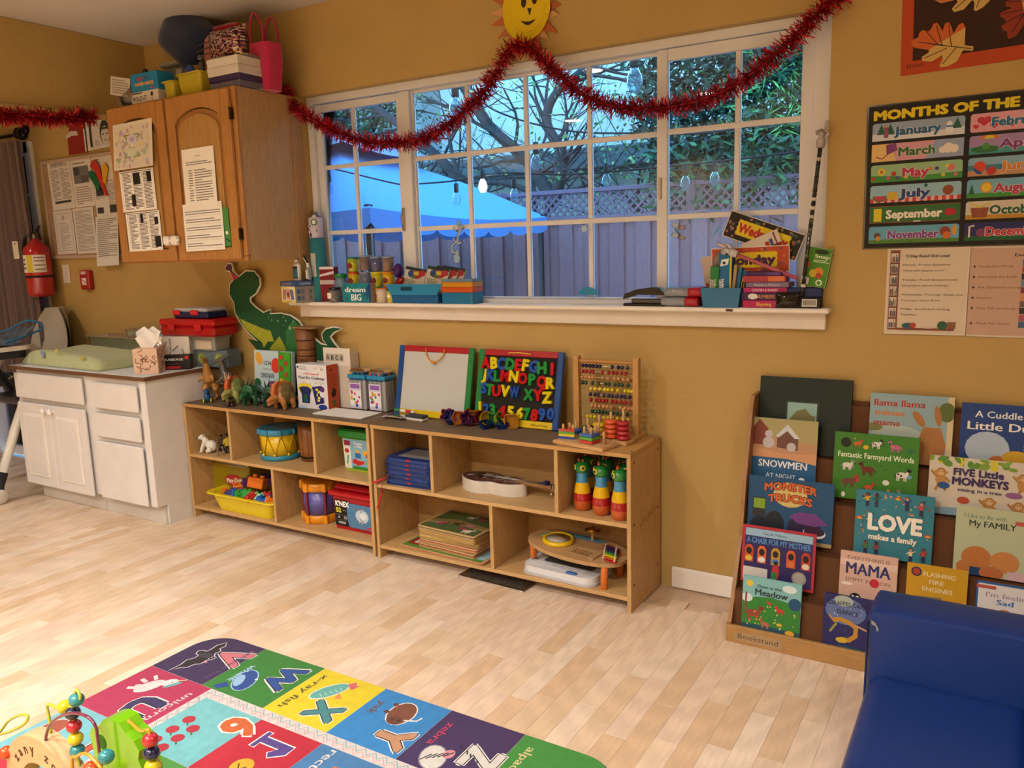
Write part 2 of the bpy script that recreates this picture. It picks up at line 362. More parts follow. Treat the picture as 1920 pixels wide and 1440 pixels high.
# ---- ceiling downlights
for i,(x,y,pw) in enumerate(LAMPS):
    lab=['ceiling downlight nearest the window wall','ceiling downlight furthest right in the row behind the viewer','ceiling downlight reflected at right in the window glass','ceiling downlight reflected in the middle window pane','ceiling downlight above the blue chair','ceiling downlight beyond the header beam','ceiling downlight at the right near the front wall','ceiling downlight at the left near the front wall'][i]
    t=T('ceiling_light',lab,'ceiling light',(x,y,CH),0,'ceiling downlights')
    B('paint').lathe([(.105,-.001),(.105,-.012),(.088,-.02),(.082,-.012)],WHITE,28).out('trim_ring',t)
    B('lampglow').lathe([(.081,-.0128),(0,-.0129)],'#fff1dc',28).out('lens',t)
# ---- window 1
wn=bpy.data.objects.new('window_1',None); COL.objects.link(wn); wn['kind']='structure'
VW='#d9dadf'
B('paint').box(-.585,-.551,.035,.10,1.1,2.055,VW,.003).box(1.71,1.768,.035,.10,1.1,2.055,VW,.003).box(-.551,1.71,.035,.10,2.021,2.055,VW,.003).box(-.551,1.71,.035,.10,1.085,1.116,VW,.003).box(-.04,.012,.05,.10,1.116,2.021,VW,.003).out('frame',wn)
b=B('paint').box(-.70,1.80,-.06,.034,1.083,1.1,WHITE,.004); b.out('window_sill',wn)
B('paint').box(-.66,1.785,-.024,-.001,1.026,1.083,'#ddd3c8',.003).out('sill_apron',wn)
def sash(name,x0,x1,z0,z1,s,y0,y1,mx,mz=(1.425,1.73)):
    t=B('paint').box(x0,x0+s,y0,y1,z0,z1,VW,.003).box(x1-s,x1,y0,y1,z0,z1,VW,.003).box(x0+s,x1-s,y0,y1,z1-s,z1,VW,.003).box(x0+s,x1-s,y0,y1,z0,z0+s*.6,VW,.003).out('sash',wn)
    ym=(y0+y1)/2
    for x in mx: B('paint').box(x-.010,x+.010,ym-.008,ym+.008,z0+s*.6,z1-s,VW,.002).out('muntin',t)
    for z in mz: B('paint').box(x0+s,x1-s,ym-.010,ym-.0005,z-.010,z+.010,VW,.002).out('muntin',t)
    B('glass').box(x0+s,x1-s,ym-.0015+.0,ym+.0015,z0+s*.6,z1-s,'#fff').out('pane',t)
    return t
sl=sash('l',-.551,-.030,1.116,2.018,.034,.055,.085,[-.325])
sc=sash('c',.006,1.180,1.116,2.021,.014,.070,.092,[.3035,.588,.8725])
sr=sash('r',1.160,1.712,1.114,2.019,.042,.044,.068,[1.457])
B('metal').box(-.052,-.036,.040,.054,1.42,1.52,'#b8b4ae',.004).box(-.048,-.040,.028,.042,1.45,1.49,'#b8b4ae',.003).out('latch',sl)
B('metal').box(1.168,1.180,.040,.050,1.49,1.57,'#b8b4ae',.003).out('latch',sr)
# ---- window 2 : tall glazed door in the far left
w2=bpy.data.objects.new('window_2',None); COL.objects.link(w2); w2['kind']='structure'
B('paint').box(-2.945,-2.865,-.018,.10,0.0,2.06,VW,.003).box(-3.78,-2.9,-.018,.10,1.99,2.06,VW,.003).box(-3.78,-3.70,-.018,.10,0,2.06,VW,.003).box(-3.7,-2.94,.02,.10,0,.06,VW,.003).out('frame',w2)
B('glass').box(-3.7,-2.945,.05,.054,.06,1.99,'#fff').out('pane',w2)
for z in [.4,.75,1.08,1.42,1.75]: B('paint').box(-3.7,-2.945,.045,.062,z-.008,z+.008,VW).out('muntin',w2)
# =================== OUTSIDE
struct(B('stucco').box(-12,12,.3,16,-.4,-.3,'#6e6a66'),'ground')
FY=4.6
fr=T('fence','purple brown board fence with a lattice strip along its top','fence',(0,FY,-.3))
RG=random.Random(2); x=-6.4; i_b=0
bm=[B('fence').box(-.006,.146,0,.018,0,1.915,c,.002).mesh('board') for c in ('#8a5f66','#92676d','#825960','#8b6167')]
while x<3.4:
    o=bpy.data.objects.new('board',RG.choice(bm)); COL.objects.link(o); o.parent=fr; i_b+=1; o.location=(x,RG.uniform(-.006,.006) -(.03 if i_b%2 else 0),0); x+=.14
B('fence').box(-6.4,3.4,-.055,-.032,1.87,1.925,'#7d606c',.003).out('rail',fr); B('fence').box(-6.4,3.4,-.045,.0,2.155,2.195,'#7d606c',.003).out('rail',fr)
px_=-6.4
while px_<3.5: B('fence').box(px_-.045,px_+.045,-.05,.04,1.92,2.2,'#6f5560',.003).out('post',fr); px_+=2.05
b=B('fence')
x=-6.4
while x<3.4:
    for s_,y0 in ((1,-.022),(-1,-.014)):
        x0=x if s_>0 else x+.235; h=.235
        b.add([(x0,y0,1.92),(x0+.03,y0,1.92),(x0+.03+s_*h,y0,2.155),(x0+s_*h,y0,2.155),(x0,y0+.007,1.92),(x0+.03,y0+.007,1.92),(x0+.03+s_*h,y0+.007,2.155),(x0+s_*h,y0+.007,2.155)],[(0,1,2,3),(4,7,6,5),(1,5,6,2),(0,3,7,4)],'#7b5f6b')
    x+=.085
b.out('lattice',fr,stuff=True)
# neighbour's house
hs=T('house','pale stucco neighbouring house behind the bare tree','house',(0,8.5,-.3))
B('stucco').box(-5.9,8,0,4,0,7.5,'#c4d2d0').out('wall',hs)
B('stucco').box(-6.3,8,-.45,0,2.72,2.98,'#4d5c60').box(-6.35,8,-.55,-.45,2.74,3.02,'#5a6a6c').out('eave',hs)
B('stucco').box(-6.3,8,-.02,.0,1.2,2.72,'#9aaca4').out('lower_wall',hs)
for wx in (-1.2,2.6): B('paint').box(wx,wx+1.2,-.03,0,3.6,4.8,'#cfd6d8',.01).box(wx+.08,wx+1.12,-.035,-.028,3.68,4.72,'#35454f').out('window',hs)
sh=T('shed_roof','second neighbouring house far to the left behind foliage','house',(0,11,-.3))
B('stucco').box(-14,-8.2,0,3,0,5.2,'#7c8a8e').out('wall',sh)
B('stucco').prism([(-14.3,5.1),(-7.9,5.1),(-11,6.6)],-.3,3.2,'#57646b').out('roof',sh)
# gazebo
gz=T('gazebo','blue canvas garden gazebo with a scalloped valance','gazebo',(-3.02,2.75,-.3))
N_=Vector((1.62,-1.36));R_=Vector((1.34,1.62));F_=-N_;L_=-R_; ez=1.925; apx=Vector((0,0,2.56))
cs=[N_,R_,F_,L_]; b=B('cloth')
for i in range(4):
    A,C=cs[i],cs[(i+1)%4]; n=10; V=[];Fc=[]
    for j in range(n+1):
        t=j/n
        for k in range(n+1):
            u=k/n; e=A.lerp(C,u); p=Vector((e.x*t,e.y*t,apx.z+(ez-apx.z)*(t**1.45))); p.z-=.05*math.sin(PI*u)*t; V.append(tuple(p))
    for j in range(n):
        for k in range(n): Fc.append((j*(n+1)+k,(j+1)*(n+1)+k,(j+1)*(n+1)+k+1,j*(n+1)+k+1))
    b.add(V,Fc,'#1f8fe2',True)
b.out('canopy',gz)
for i in range(4):
    A,C=cs[i],cs[(i+1)%4]; V=[];Fc=[];m=84
    for j in range(m+1):
        u=j/m; e=A.lerp(C,u); s_=abs(math.sin(u*PI*7)); z=ez-.05*math.sin(PI*u); V+=[(e.x,e.y,z),(e.x*1.005,e.y*1.005,z-.10-.05*(s_**.5)+.0)]
    for j in range(m): Fc.append((2*j,2*j+1,2*j+3,2*j+2))
    B('cloth').add(V,Fc,'#3f74b4').out('valance',gz)
b=B('cloth'); 
for i in range(4):
    A,C=cs[i]*.46,cs[(i+1)%4]*.46; V=[(0,0,2.74)];n=8
    for t in (.35,.7,1):
        for k in range(n+1): e=A.lerp(C,k/n); V.append((e.x*t,e.y*t,2.74-.24*t**.8-.05*math.sin(PI*k/n)*t))
    Fc=[(0,1+k,2+k) for k in range(n)]
    for q in range(2): Fc+=[(1+q*(n+1)+k,1+(q+1)*(n+1)+k,2+(q+1)*(n+1)+k,2+q*(n+1)+k) for k in range(n)]
    b.add(V,Fc,'#4a6896',True)
b.out('vent_cap',gz)
for q in cs: B('metal').cyl(.03,1.95,'#39424c',10,q.x*.97,q.y*.97,0).out('pole',gz)
b=B('metal')
for q in cs: b.tube([(q.x*.97,q.y*.97,1.9),(0,0,2.45)],.015,'#39424c',6)
b.out('truss',gz)
# tree
def foliage(name,parent,n,boxf,L,Wd,cols,seed,droop=0):
    g=random.Random(seed); b=B('leaf')
    for i in range(n):
        p=Vector(boxf(g)); d=Vector((g.gauss(0,1),g.gauss(0,1),g.gauss(0,.7)-droop)).normalized(); s_=d.cross(Vector((g.gauss(0,1),g.gauss(0,1),g.gauss(0,1)))).normalized(); l=L*g.uniform(.6,1.3); w_=Wd*g.uniform(.7,1.2)
        b.add([p,p+d*l*.5+s_*w_*.5,p+d*l,p+d*l*.5-s_*w_*.5],[(0,1,2,3)],g.choice(cols))
    return b.out(name,parent,stuff=True)
tr=T('tree','bare branching tree between the fence and the neighbouring house','tree',(-2.72,6.5,-.3))
g=random.Random(11); b=B('bark')
def br(p,d,l,r,dep):
    pts=[p];rs=[r];q=Vector(p);dd=Vector(d).normalized()
    for i in range(5):
        dd=(dd+Vector((g.gauss(0,.13),g.gauss(0,.1),g.gauss(0,.09)))).normalized(); q=q+dd*l/5; pts.append(q.copy()); rs.append(r*(1-.11*(i+1)))
    b.tube(pts,rs,'#3a3a3c',6 if dep<2 else 4)
    if dep<4:
        for k in range(3 if dep<4 else 2):
            i=g.randint(2,5); nd=(dd+Vector((g.gauss(0,.75),g.gauss(0,.35),g.gauss(.05,.55)))).normalized(); br(pts[i],nd,l*g.uniform(.5,.8),rs[i]*.55,dep+1)
br((.05,0,0),(0,0,1),2.3,.15,0)
for (A,rr) in ((((0,0,2.2),(-.40,0,2.75),(-.95,-.05,3.25),(-1.35,-.1,3.85)),.10),(((0,0,2.2),(.12,0,2.75),(-.12,.05,3.2),(0,.1,3.55),(.45,.1,3.8)),.085),(((0,0,2.1),(-.15,0,2.3),(.35,0,2.35),(.8,0,2.55),(1.25,0,2.6)),.035),(((-1.1,0,2.2),(-1.75,0,2.85),(-2.4,0,3.35),(-3.2,0,3.9)),.08),(((0,0,2.2),(-.6,-.1,2.45),(-1.3,-.2,2.6),(-1.5,-.2,3.3)),.045)):
    P=spline(A,6); b.tube(P,[rr*(1-.5*i/len(P)) for i in range(len(P))],'#3a3a3c',7)
    for i in range(4,len(P),2):
        for k in range(2): d=(P[i]-P[i-1]).normalized(); br(P[i],(d+Vector((g.gauss(0,.8),g.gauss(0,.3),g.gauss(.1,.7)))).normalized(),g.uniform(.6,1.1),rr*.28,3)
b.out('trunk',tr)
foliage('foliage',tr,420,lambda g:(g.gauss(.5,1.3),g.gauss(-.2,.35),g.gauss(3.3,.55)),.07,.04,['#7fae5a','#9fc46a','#5f9a52','#b9cf7a'],4)
t=T('tree','leafy tree top at far left above the gazebo','tree',(-6.95,7.5,-.3)); b=B('bark'); g=random.Random(3)
br((0,0,0),(0,0,1),2.6,.14,1); 
for i in range(9): br((0,0,2.2+i*.1),(g.gauss(0,1),g.gauss(0,.4),1),1.7,.06,3)
b.out('trunk',t); foliage('foliage',t,5200,lambda g:(min(.9,g.gauss(-.1,.8)),g.gauss(0,.6),g.gauss(3.9,.75)),.11,.05,['#33603f','#3e7448','#2c5138'],6)
sb=T('shrub','dense dark evergreen shrub in front of the lattice at right','shrub',(.12,5.45,-.3)); b=B('bark'); g=random.Random(8)
for i in range(12): br((g.gauss(0,.3),g.gauss(0,.1),0),(g.gauss(0,.35),abs(g.gauss(0,.1)),1),2.4,.04,3)
b.out('trunk',sb)
def blob(g):
    while 1:
        x=g.uniform(-1.2,1.4);z=g.uniform(1.8,4.9);
        if z>2.0+.35*math.sin(x*5)*.5 and (x>-.95 or z>2.5+.9*abs(x+.95)) : return (x,g.gauss(-.2,.2),z)
foliage('foliage',sb,17000,blob,.115,.040,['#17382c','#1f4a36','#112c24','#2c5c40','#1c4038'],9,.25)
foliage('lower_foliage',sb,420,lambda g:(g.uniform(-.85,1.0),g.uniform(-1.1,-.95),g.triangular(1.75,2.6,2.5)),.13,.04,['#1f4a33','#2a5c3b','#3b7346'],10,.3)
t=T('shrub','pale leafed shrub behind the lattice in the middle of the window','shrub',(-1.0,5.7,-.3)); b=B('bark'); g=random.Random(18)
for i in range(8): br((g.gauss(0,.3),0,0),(g.gauss(0,.35),g.gauss(0,.2),1),2.5,.03,3)
b.out('trunk',t)
foliage('foliage',t,1500,lambda g:(g.gauss(.35,.55),g.gauss(0,.3),g.uniform(2.3,4.2)),.075,.045,['#6fae62','#8fc27a','#4f9060','#3f7a58'],19)
t=T('shrub','feathery bright green shrub at the right edge of the window','shrub',(.62,5.1,-.3)); b=B('bark')
for i in range(5): b.tube([(i*.06,0,0),(i*.08-.1,0,2.0),(i*.12-.3,0,3.2)],.014,'#3c3a2e',5)
b.out('trunk',t); foliage('foliage',t,900,lambda g:(g.gauss(-.15,.3),g.gauss(0,.2),g.gauss(2.9,.35)),.16,.018,['#4f9a4a','#6fb35a','#3b8040'],21,.3)
# string lights
def bulb(p,lab,lit=False,big=1):
    t=T('string_light_bulb',lab,'bulb',p,0,'string light bulbs')
    B('rubber').cyl(.013*big,.05*big,'#15181c',10,z=-.05*big,b=.002).cyl(.002,.05,'#15181c',5,z=-.001).out('socket',t)
    B('bulbglow' if lit else 'bulb').lathe([(.010*big,-.05*big),(.022*big,-.075*big),(.024*big,-.095*big),(.014*big,-.118*big),(0,-.122*big)],'#fff' if lit else '#dff3ff',12).out('glass_bulb',t)
def wire(P,lab): one(B('rubber').tube(spline(P,6),.005,'#10151b',5),'light_string',lab,'cable')
wire([(-2.2,1,2.02),(-1.475,1,1.879),(-.839,1,1.724),(-.699,1,1.715),(-.414,1,1.715),(-.1,1,1.735),(.3,1,1.70),(.9,1,1.70),(1.5,1,1.72),(2.2,1,1.78)],'sagging black light cable crossing the lower window panes')
wire([(-1.2,1.0,2.6),(-.40,1,2.23),(-.1,1,2.05),(.3,1,1.92),(.7,1,1.87),(1.1,1,1.84),(1.8,1,1.9)],'black light cable crossing the upper middle panes')
wire([(.2,1,2.5),(.676,1,2.27),(1.3,1,2.5)],'short light cable hanging high at the middle of the window')
bulb((-1.385,1,1.82),'unlit bulb hanging in front of the blue gazebo in the left sash')
bulb((-.414,1,1.70),'unlit bulb hanging in front of the blue gazebo in the middle pane')
bulb((-.233,1,1.76),'lit glowing bulb at the right slope of the gazebo',True)
bulb((-.03,1,1.70),'unlit bulb just right of the glowing bulb')
bulb((.11,1,1.88),'unlit bulb hanging before the fork of the tree',big=1.2)
bulb((-.396,1,2.25),'large unlit bulb high at left beside the bright sky gap',big=1.6)
bulb((-.33,1,2.07),'unlit bulb behind the muntin under the bright sky gap',big=1.2)
bulb((.676,1,2.27),'large unlit bulb hanging high near the middle mullion',big=1.7)
bulb((.937,1,1.70),'unlit bulb before the dark shrub left of its muntin'); bulb((1.081,1,1.71),'unlit bulb before the dark shrub near its muntin'); bulb((.52,1,1.74),'unlit bulb before the lattice fence')
# =================== UPPER CABINET
OAK='#b07b41'; OAKD='#a16e3a'
uc=T('wall_cabinet','oak wall cabinet with two arched raised panel doors','cabinet',(-1.485,-.386,1.309))
B('woodv').box(0,.885,.02,.384,0,.741,OAK).box(.885,.9,.018,.31,0,.741,'#b5905f',.001).out('body',uc)
B('woodv').box(.884,.905,.31,.384,-.0,.741,'#a98052',.001).out('filler_strip',uc)
B('woodv').box(0,.9,0,.02,-.004,.018,OAK,.002).box(0,.9,0,.02,.725,.741,OAK,.002).box(.428,.462,0,.02,.018,.725,OAK,.002).box(.87,.9,0,.02,.018,.725,OAK,.003).box(0,.02,0,.02,.018,.725,OAK,.002).out('face_frame',uc)
def door(x0,x1):
    w=x1-x0; d=T3(x0,-.019,.006)
    b=B('woodv',d); z1=.725; s=.055
    b.box(0,s,0,.018,0,z1,OAK,.003).box(w-s,w,0,.018,0,z1,OAK,.003).box(s,w-s,0,.018,0,s,OAK,.003)
    n=14; arc=[(s+(w-2*s)*i/n,z1-.12+.062*math.sin(PI*i/n)**.6) for i in range(n+1)]
    b.prism([(s,z1),(w-s,z1)]+arc[::-1],0.0005,.018,OAK)
    o=b.out('door',uc)
    arc2=[(s+.004+(w-2*s-.008)*i/n,z1-.126+.062*math.sin(PI*i/n)**.6) for i in range(n+1)]
    p=B('woodv',d); p.prism([(s+.004,s+.004),(w-s-.004,s+.004)]+arc2[::-1],.010,.016,OAKD)
    arc3=[(s+.022+(w-2*s-.044)*i/n,z1-.148+.062*math.sin(PI*i/n)**.6) for i in range(n+1)]
    p.prism([(s+.022,s+.022),(w-s-.022,s+.022)]+arc3[::-1],.003,.012,'#b0864c'); p.out('raised_panel',o); return o
dl=door(.012,.436); dr=door(.454,.878)
for z in (.09,.60): B('metal').box(.878,.888,-.022,-.002,z,z+.05,'#4a3a28',.002).cyl(.004,.05,'#5a4630',8,.884,-.022,z).out('hinge',dr)
tg=T('cabinet_lock','white plastic child lock looped over the two oak doors','lock',(-1.045,-.386,1.408))
B('plastic').box(-.055,-.02,-.05,-.02,-.022,.022,'#f2eee6',.007).out('knob_cover',tg); B('plastic').box(.0,.038,-.05,-.02,-.022,.022,'#f2eee6',.007).out('knob_cover',tg); B('plastic').box(-.03,.05,-.043,-.033,-.006,.006,'#f2eee6',.002).out('strap',tg)
def paper(name,lab,cat,x,y,z,w,h,rot=0,ry=0,c='#e6e0d6',f=None,curl=0,grp=None,th=.0006,cloc=None):
    """sheet of paper hung on a vertical surface: (x, z) is its lower left corner, y its back"""
    t=T(name,lab,cat,(x+w/2,y,z),(0,ry,rot),grp)
    b=B('paper'); n=6; V=[]
    for i in range(n+1):
        zz=h*i/n; dy=-curl*(1-i/n)
        V+=[(-w/2,-.0005+dy,zz),(w/2,-.0005+dy,zz)]
    k=len(V); V+=[(a,b_-th,c_) for a,b_,c_ in V]
    F=[(2*i,2*i+2,2*i+3,2*i+1) for i in range(n)]+[(k+2*i,k+2*i+1,k+2*i+3,k+2*i+2) for i in range(n)]+[(0,1,k+1,k),(2*n+1,2*n,k+2*n,k+2*n+1)]
    F+=[(2*i,k+2*i,k+2*i+2,2*i+2) for i in range(n)]+[(2*i+1,2*i+3,k+2*i+3,k+2*i+1) for i in range(n)]
    b.add(V,F,c); b.out('sheet',t)
    if f:
        s=B('print').sheet(w,h,T3(0,-.0008-th,0)); f(s); s.v=[(v[0],v[1]-curl*(1-v[2]/h),v[2]) for v in s.v]; s.out('printing',t)
    return t
YD=-.4065
def mand(s):
    pc=['#d9a7a0','#a9c3a0','#b3b7d6','#e0cfa0','#c9a9c9']; g=random.Random(1)
    s.r(.06,.04,.94,.93,'#ddd6c4')
    for i in range(60): s.d(g.uniform(.08,.92),g.uniform(.06,.9),g.uniform(.015,.045),g.choice(pc),8)
    s.l([(.3,.72),(.7,.72)],.02,'#8fa27e'); s.l([(.3,.25),(.7,.72)],.03,'#9aa98a'); s.l([(.7,.25),(.3,.72)],.03,'#9aa98a'); s.l([(.3,.25),(.7,.25)],.02,'#8fa27e'); s.e(.5,.62,.13,.12,'#d7cfe0'); s.e(.5,.34,.13,.1,'#d5dccb'); s.e(.5,.62,.06,.05,'#b9b2cf'); s.e(.5,.49,.05,.04,'#e6ddc6')
paper('colouring_sheet','pastel coloured mandala drawing taped on the left oak door','drawing',-1.425,YD,1.752,.30,.215,0,-1,'#e2dccb',mand,curl=.02)
def page2(s,seed=1,blk=((.42,.62,.58,.9),(.7,.4,.8,.62))):
    s.r(.04,.04,.96,.96,'#fbf9f4')
    for k in range(3):
        s.l([(.06+.3*k,.03),(.06+.3*k,.96)],.006,'#333'); s.lines(.09+.3*k,.33+.3*k,.05,.94,26,'#55524e',.5,seed+k)
    for q in blk: s.r(*q,'#1c1c1e')
    s.r(.04,.955,.96,.97,'#333')
paper('printed_page','upper black and white text page on the left oak door','paper',-1.415,YD,1.555,.262,.192,0,-1,'#f1eee8',lambda s:page2(s,1,((.4,.66,.6,.93),(.8,.68,.93,.93),(.3,.12,.42,.42))))
paper('printed_page','lower black and white text page on the left oak door','paper',-1.40,YD,1.366,.262,.185,0,-1,'#f1eee8',lambda s:page2(s,5,((.44,.72,.52,.95),(.84,.66,.95,.84),(.8,.08,.97,.36))))
def lst(s):
    s.lines(.42,.6,.86,.88,1,'#777'); s.lines(.12,.92,.72,.79,2,'#888'); s.lines(.17,.3,.12,.66,13,'#666',.35); s.lines(.36,.9,.12,.66,13,'#777',.35,3)
paper('typed_list','tall white typed list on the right oak door','paper',-.937,YD,1.545,.218,.265,0,-.8,'#eeeae1',lst,curl=.006)
def cal(s):
    for i in range(5): s.lines(.05,.95,.86-.17*i-.1,.86-.17*i,2,'#8a8a86',.4,i)
    for i in range(6): s.r(.02,.9-.17*i,.98,.905-.17*i,'#b9b6ae')
paper('calendar_page','white calendar page below the typed list on the right oak door','calendar',-.962,YD-.002,1.357,.268,.212,0,-1,'#efece3',cal,curl=.004)
paper('green_card','narrow green paper peeking out beside the calendar page','paper',-.70,YD,1.372,.04,.17,0,-1,'#4d8a45',lambda s:(s.d(.5,.35,.2,'#f0efe8'),s.l([(.3,.2),(.9,.12)],.15,'#223')))
# =================== WHITE BASE CABINET
WC='#dcd8d6'
wc=T('base_cabinet','white painted base cabinet with doors and drawers','cabinet',(-2.43,-.5,0))
B('paint').box(0,1.17,.01,.485,.1,.742,WC,.002).box(.07,1.165,.06,.485,0,.1,'#c9c3bc',.002).box(1.13,1.176,.0,.485,.1,.742,WC,.002).box(1.165,1.176,.06,.485,0,.1,WC,.001).out('body',wc)
B('paint').box(.06,.66,.045,.062,0,.098,'#cfcac4',.002).out('toe_board',wc); B('paint').box(.664,1.165,.045,.062,0,.098,'#cfcac4',.002).out('toe_board',wc)
B('matte').box(-.03,1.19,-.014,.488,.742,.762,'#6b4a34',.002).box(-.028,1.188,-.012,.486,.7615,.7635,'#d9dfe0').out('countertop',wc)
def pan(nm,x0,x1,z0,z1,rp=True):
    b=B('paint').box(x0,x1,-.018,0,z0,z1,WC,.006)
    o=b.out(nm,wc)
    if rp:
        q=B('paint'); i=.055; 
        q.box(x0+i,x1-i,-.024,-.016,z0+i,z1-i,'#e8e2da',.004).box(x0+i+.014,x1-i-.014,-.026,-.020,z0+i+.014,z1-i-.014,WC,.004); q.out('raised_panel',o)
    return o
pan('drawer',.02,.66,.585,.725,False); pan('drawer',.755,1.12,.58,.715,False); pan('drawer',.745,1.12,.43,.555,False); d3=pan('door',.735,1.12,.10,.405,False)
d1=pan('door',.02,.335,.09,.56); d2=pan('door',.34,.66,.09,.56)
for d_,x in ((d1,.305),(d2,.37)): B('plastic').cyl(.007,.016,'#eee',10,x,-.034,.528,'y').sph((x,-.038,.528),(.017,.010,.017),'#f3efe8',12).out('knob',d_)
# =================== TWO WOODEN SHELF UNITS
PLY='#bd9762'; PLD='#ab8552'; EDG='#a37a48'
def shelfunit(lab,x0,x1,div_top,div_bot,topc):
    t=T('shelf_unit',lab,'shelf',(x0,-.307,0)); W=x1-x0; th=.016
    for i,x in enumerate((0,W-th)): B('woodv').box(x,x+th,0,.291,0,.584,PLY,.0015).out('side_panel',t)
    B('worn' if topc else 'wood').box(0,W,-.002,.291,.584,.600,topc or PLY,.0015).out('top',t)
    B('wood').box(0,W,-.003,-.0012,.5845,.5995,'#b98c52').box(W-.0008,W+.0008,-.001,.29,.5845,.5998,'#b98c52').out('edge_strip',t)
    B('wood').box(th,W-th,.002,.284,.322,.337,'#c29c68',.001).out('shelf',t); B('wood').box(th,W-th,.002,.284,.045,.060,'#c29c68',.001).out('shelf',t)
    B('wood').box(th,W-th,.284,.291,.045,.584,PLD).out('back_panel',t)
    for x in div_top: B('woodv').box(x-.008,x+.008,.003,.284,.337,.584,PLY,.001).out('divider',t)
    for x in div_bot: B('woodv').box(x-.008,x+.008,.003,.284,.060,.322,PLY,.001).out('divider',t)
    for x in (.008,W-.008):
        for y in (.03,.25): B('metal').cyl(.005,.0012,'#3a3129',8,x,y,.600).out('screw',t)
    for z in (.10,.33,.56):
        for y in (.03,.26): B('metal').cyl(.005,.001,'#3a3129',8,W-.0002,y,z,'x').out('screw',t)
    return t
s1=shelfunit('left low plywood toy shelf holding the drums and yellow tray','' or -1.245,-.012,[.330,.899],[.610],'#6d5a45')
s2=shelfunit('right low plywood toy shelf holding the bowling pins','' or 0.0,1.2,[.316,.898],[.600],'#6d5a45')
B('paint').box(.90,1.199,.002,.289,.6001,.6006,'#b98f55').out('worn_patch',s2)
b=B('matte').sheet(.17,.036,T3(1.2003,.165,.305)@RZ(90)@RY(-14),'matte'); b.t('STURA',.5,.1,.8,'#a8834f',w=.95,bold=.03); b.out('faded_stencil',s2)
# =================== LEFT WALL CORNER
bb=T('bulletin_board','cork bulletin board covered with printed notices, left of the wall cabinet','board',(-2.40,-.001,1.35))
B('wood').box(-.375,.37,-.012,0,0,.575,'#a98c6e').out('cork',bb)
b=B('paint'); b.box(-.38,.375,-.018,0,-.008,.012,'#b9a391',.002).out('frame_rail',bb); B('paint').box(-.38,.375,-.018,0,.56,.58,'#b9a391',.002).out('frame_rail',bb); B('paint').box(-.38,-.365,-.018,0,.01,.56,'#b9a391',.002).out('frame_stile',bb)
YB=-.0135; PC='#d8d2ca'
def news(s): s.r(.12,.87,.9,.98,'#b3aea6'); s.t('NEWS',.45,.9,.06,'#555',w=.5); s.lines(.1,.46,.2,.84,22,'#8b8781',.45); s.lines(.53,.92,.2,.84,22,'#8b8781',.45,4); s.r(.14,.13,.86,.18,'#4a4744')
def phot(s): s.lines(.1,.85,.9,.95,1,'#777'); s.r(.1,.5,.86,.86,'#6f706e'); s.r(.12,.68,.4,.84,'#46484a'); s.r(.45,.52,.8,.66,'#505352'); s.lines(.1,.9,.05,.44,8,'#9b968e')
def bord(s):
    s.l([(.1,.08),(.9,.08),(.9,.92),(.1,.92),(.1,.07)],.015,'#8d8a86'); s.d(.5,.83,.08,'#a9a5a0'); s.lines(.25,.75,.12,.72,17,'#9f9b95',.4)
def txt(s,k=1): s.lines(.08,.92,.05,.95,30,'#8e8a84',.45,k)
def two(s):
    s.lines(.05,.45,.5,.97,16,'#8e8a84'); s.r(.08,.6,.38,.86,'#333436'); s.lines(.55,.95,.05,.95,26,'#8e8a84'); s.r(.05,.08,.3,.26,'#3b3c3e'); s.r(.55,.08,.9,.3,'#3b3c3e')
paper('notice','newsletter notice with a dark footer bar, top left of the bulletin board','notice',-2.70,YB,1.635,.235,.285,0,-2,PC,news)
paper('notice','notice with a grey photograph block, top middle of the bulletin board','notice',-2.463,YB,1.64,.20,.27,0,-1,PC,phot)
paper('notice','certificate-like notice with a drawn border, lower left of the bulletin board','notice',-2.70,YB-.002,1.37,.20,.26,0,-1,'#d2ccc6',bord)
paper('notice','dense text notice at the bottom middle of the bulletin board','notice',-2.492,YB-.002,1.37,.205,.265,0,-1,PC,lambda s:txt(s,2))
paper('notice','two column notice with small dark photographs on the bulletin board','notice',-2.258,YB,1.58,.24,.19,0,-1,PC,two)
paper('notice','pale notice behind the paper parrot on the bulletin board','notice',-2.258,YB,1.775,.23,.135,0,-1,'#d8d0bd',lambda s:s.lines(.05,.4,.1,.95,7,'#8e8a84'))
paper('notice','long dangling notice whose lower edge curls below the board','notice',-2.262,YB-.004,1.295,.215,.285,0,-1.5,'#d6d2ca',lambda s:s.lines(.08,.95,.18,.95,20,'#8e8a84',.45,9),curl=.03)
t=T('paper_parrot','red, green and yellow paper parrot cut-out pinned to the bulletin board','decoration',(-2.15,-.022,1.70)); t.scale=(1.25,1,1.15)
B('paper').prism([(-.09,.14),(-.07,.165),(-.04,.165),(-.02,.14),(0,.06),(.02,-.0),(.03,-.01),(.005,-.01),(-.015,.03),(-.045,.09),(-.06,.12)],-.002,0,'#c23a30').out('body',t)
B('paper').prism([(-.105,.115),(-.08,.12),(-.05,.10),(-.03,.05),(-.035,.02),(-.06,.03),(-.075,.06),(-.10,.085)],-.004,-.002,'#1f6a44').out('green_wing',t)
B('paper').prism([(0,.13),(.03,.15),(.05,.12),(.03,.08),(.02,.04),(0,.06)],-.003,-.001,'#d9a32c').out('yellow_wing',t)
t=T('picture','red paper picture with a torn white strip above the bulletin board','picture',(-2.40,-.002,1.945))
B('paper').prism([(-.085,0),(.11,0),(.105,.17),(-.05,.165),(-.07,.12),(-.085,.10)],-.002,0,'#8f2a22').out('sheet',t); B('print').sheet(.2,.17,T3(0,-.0022,0)).p([(0,.62),(.25,.78),(.6,.74),(.62,.6),(.3,.62),(.05,.54)],'#c9c2bc').out('torn_strip',t)
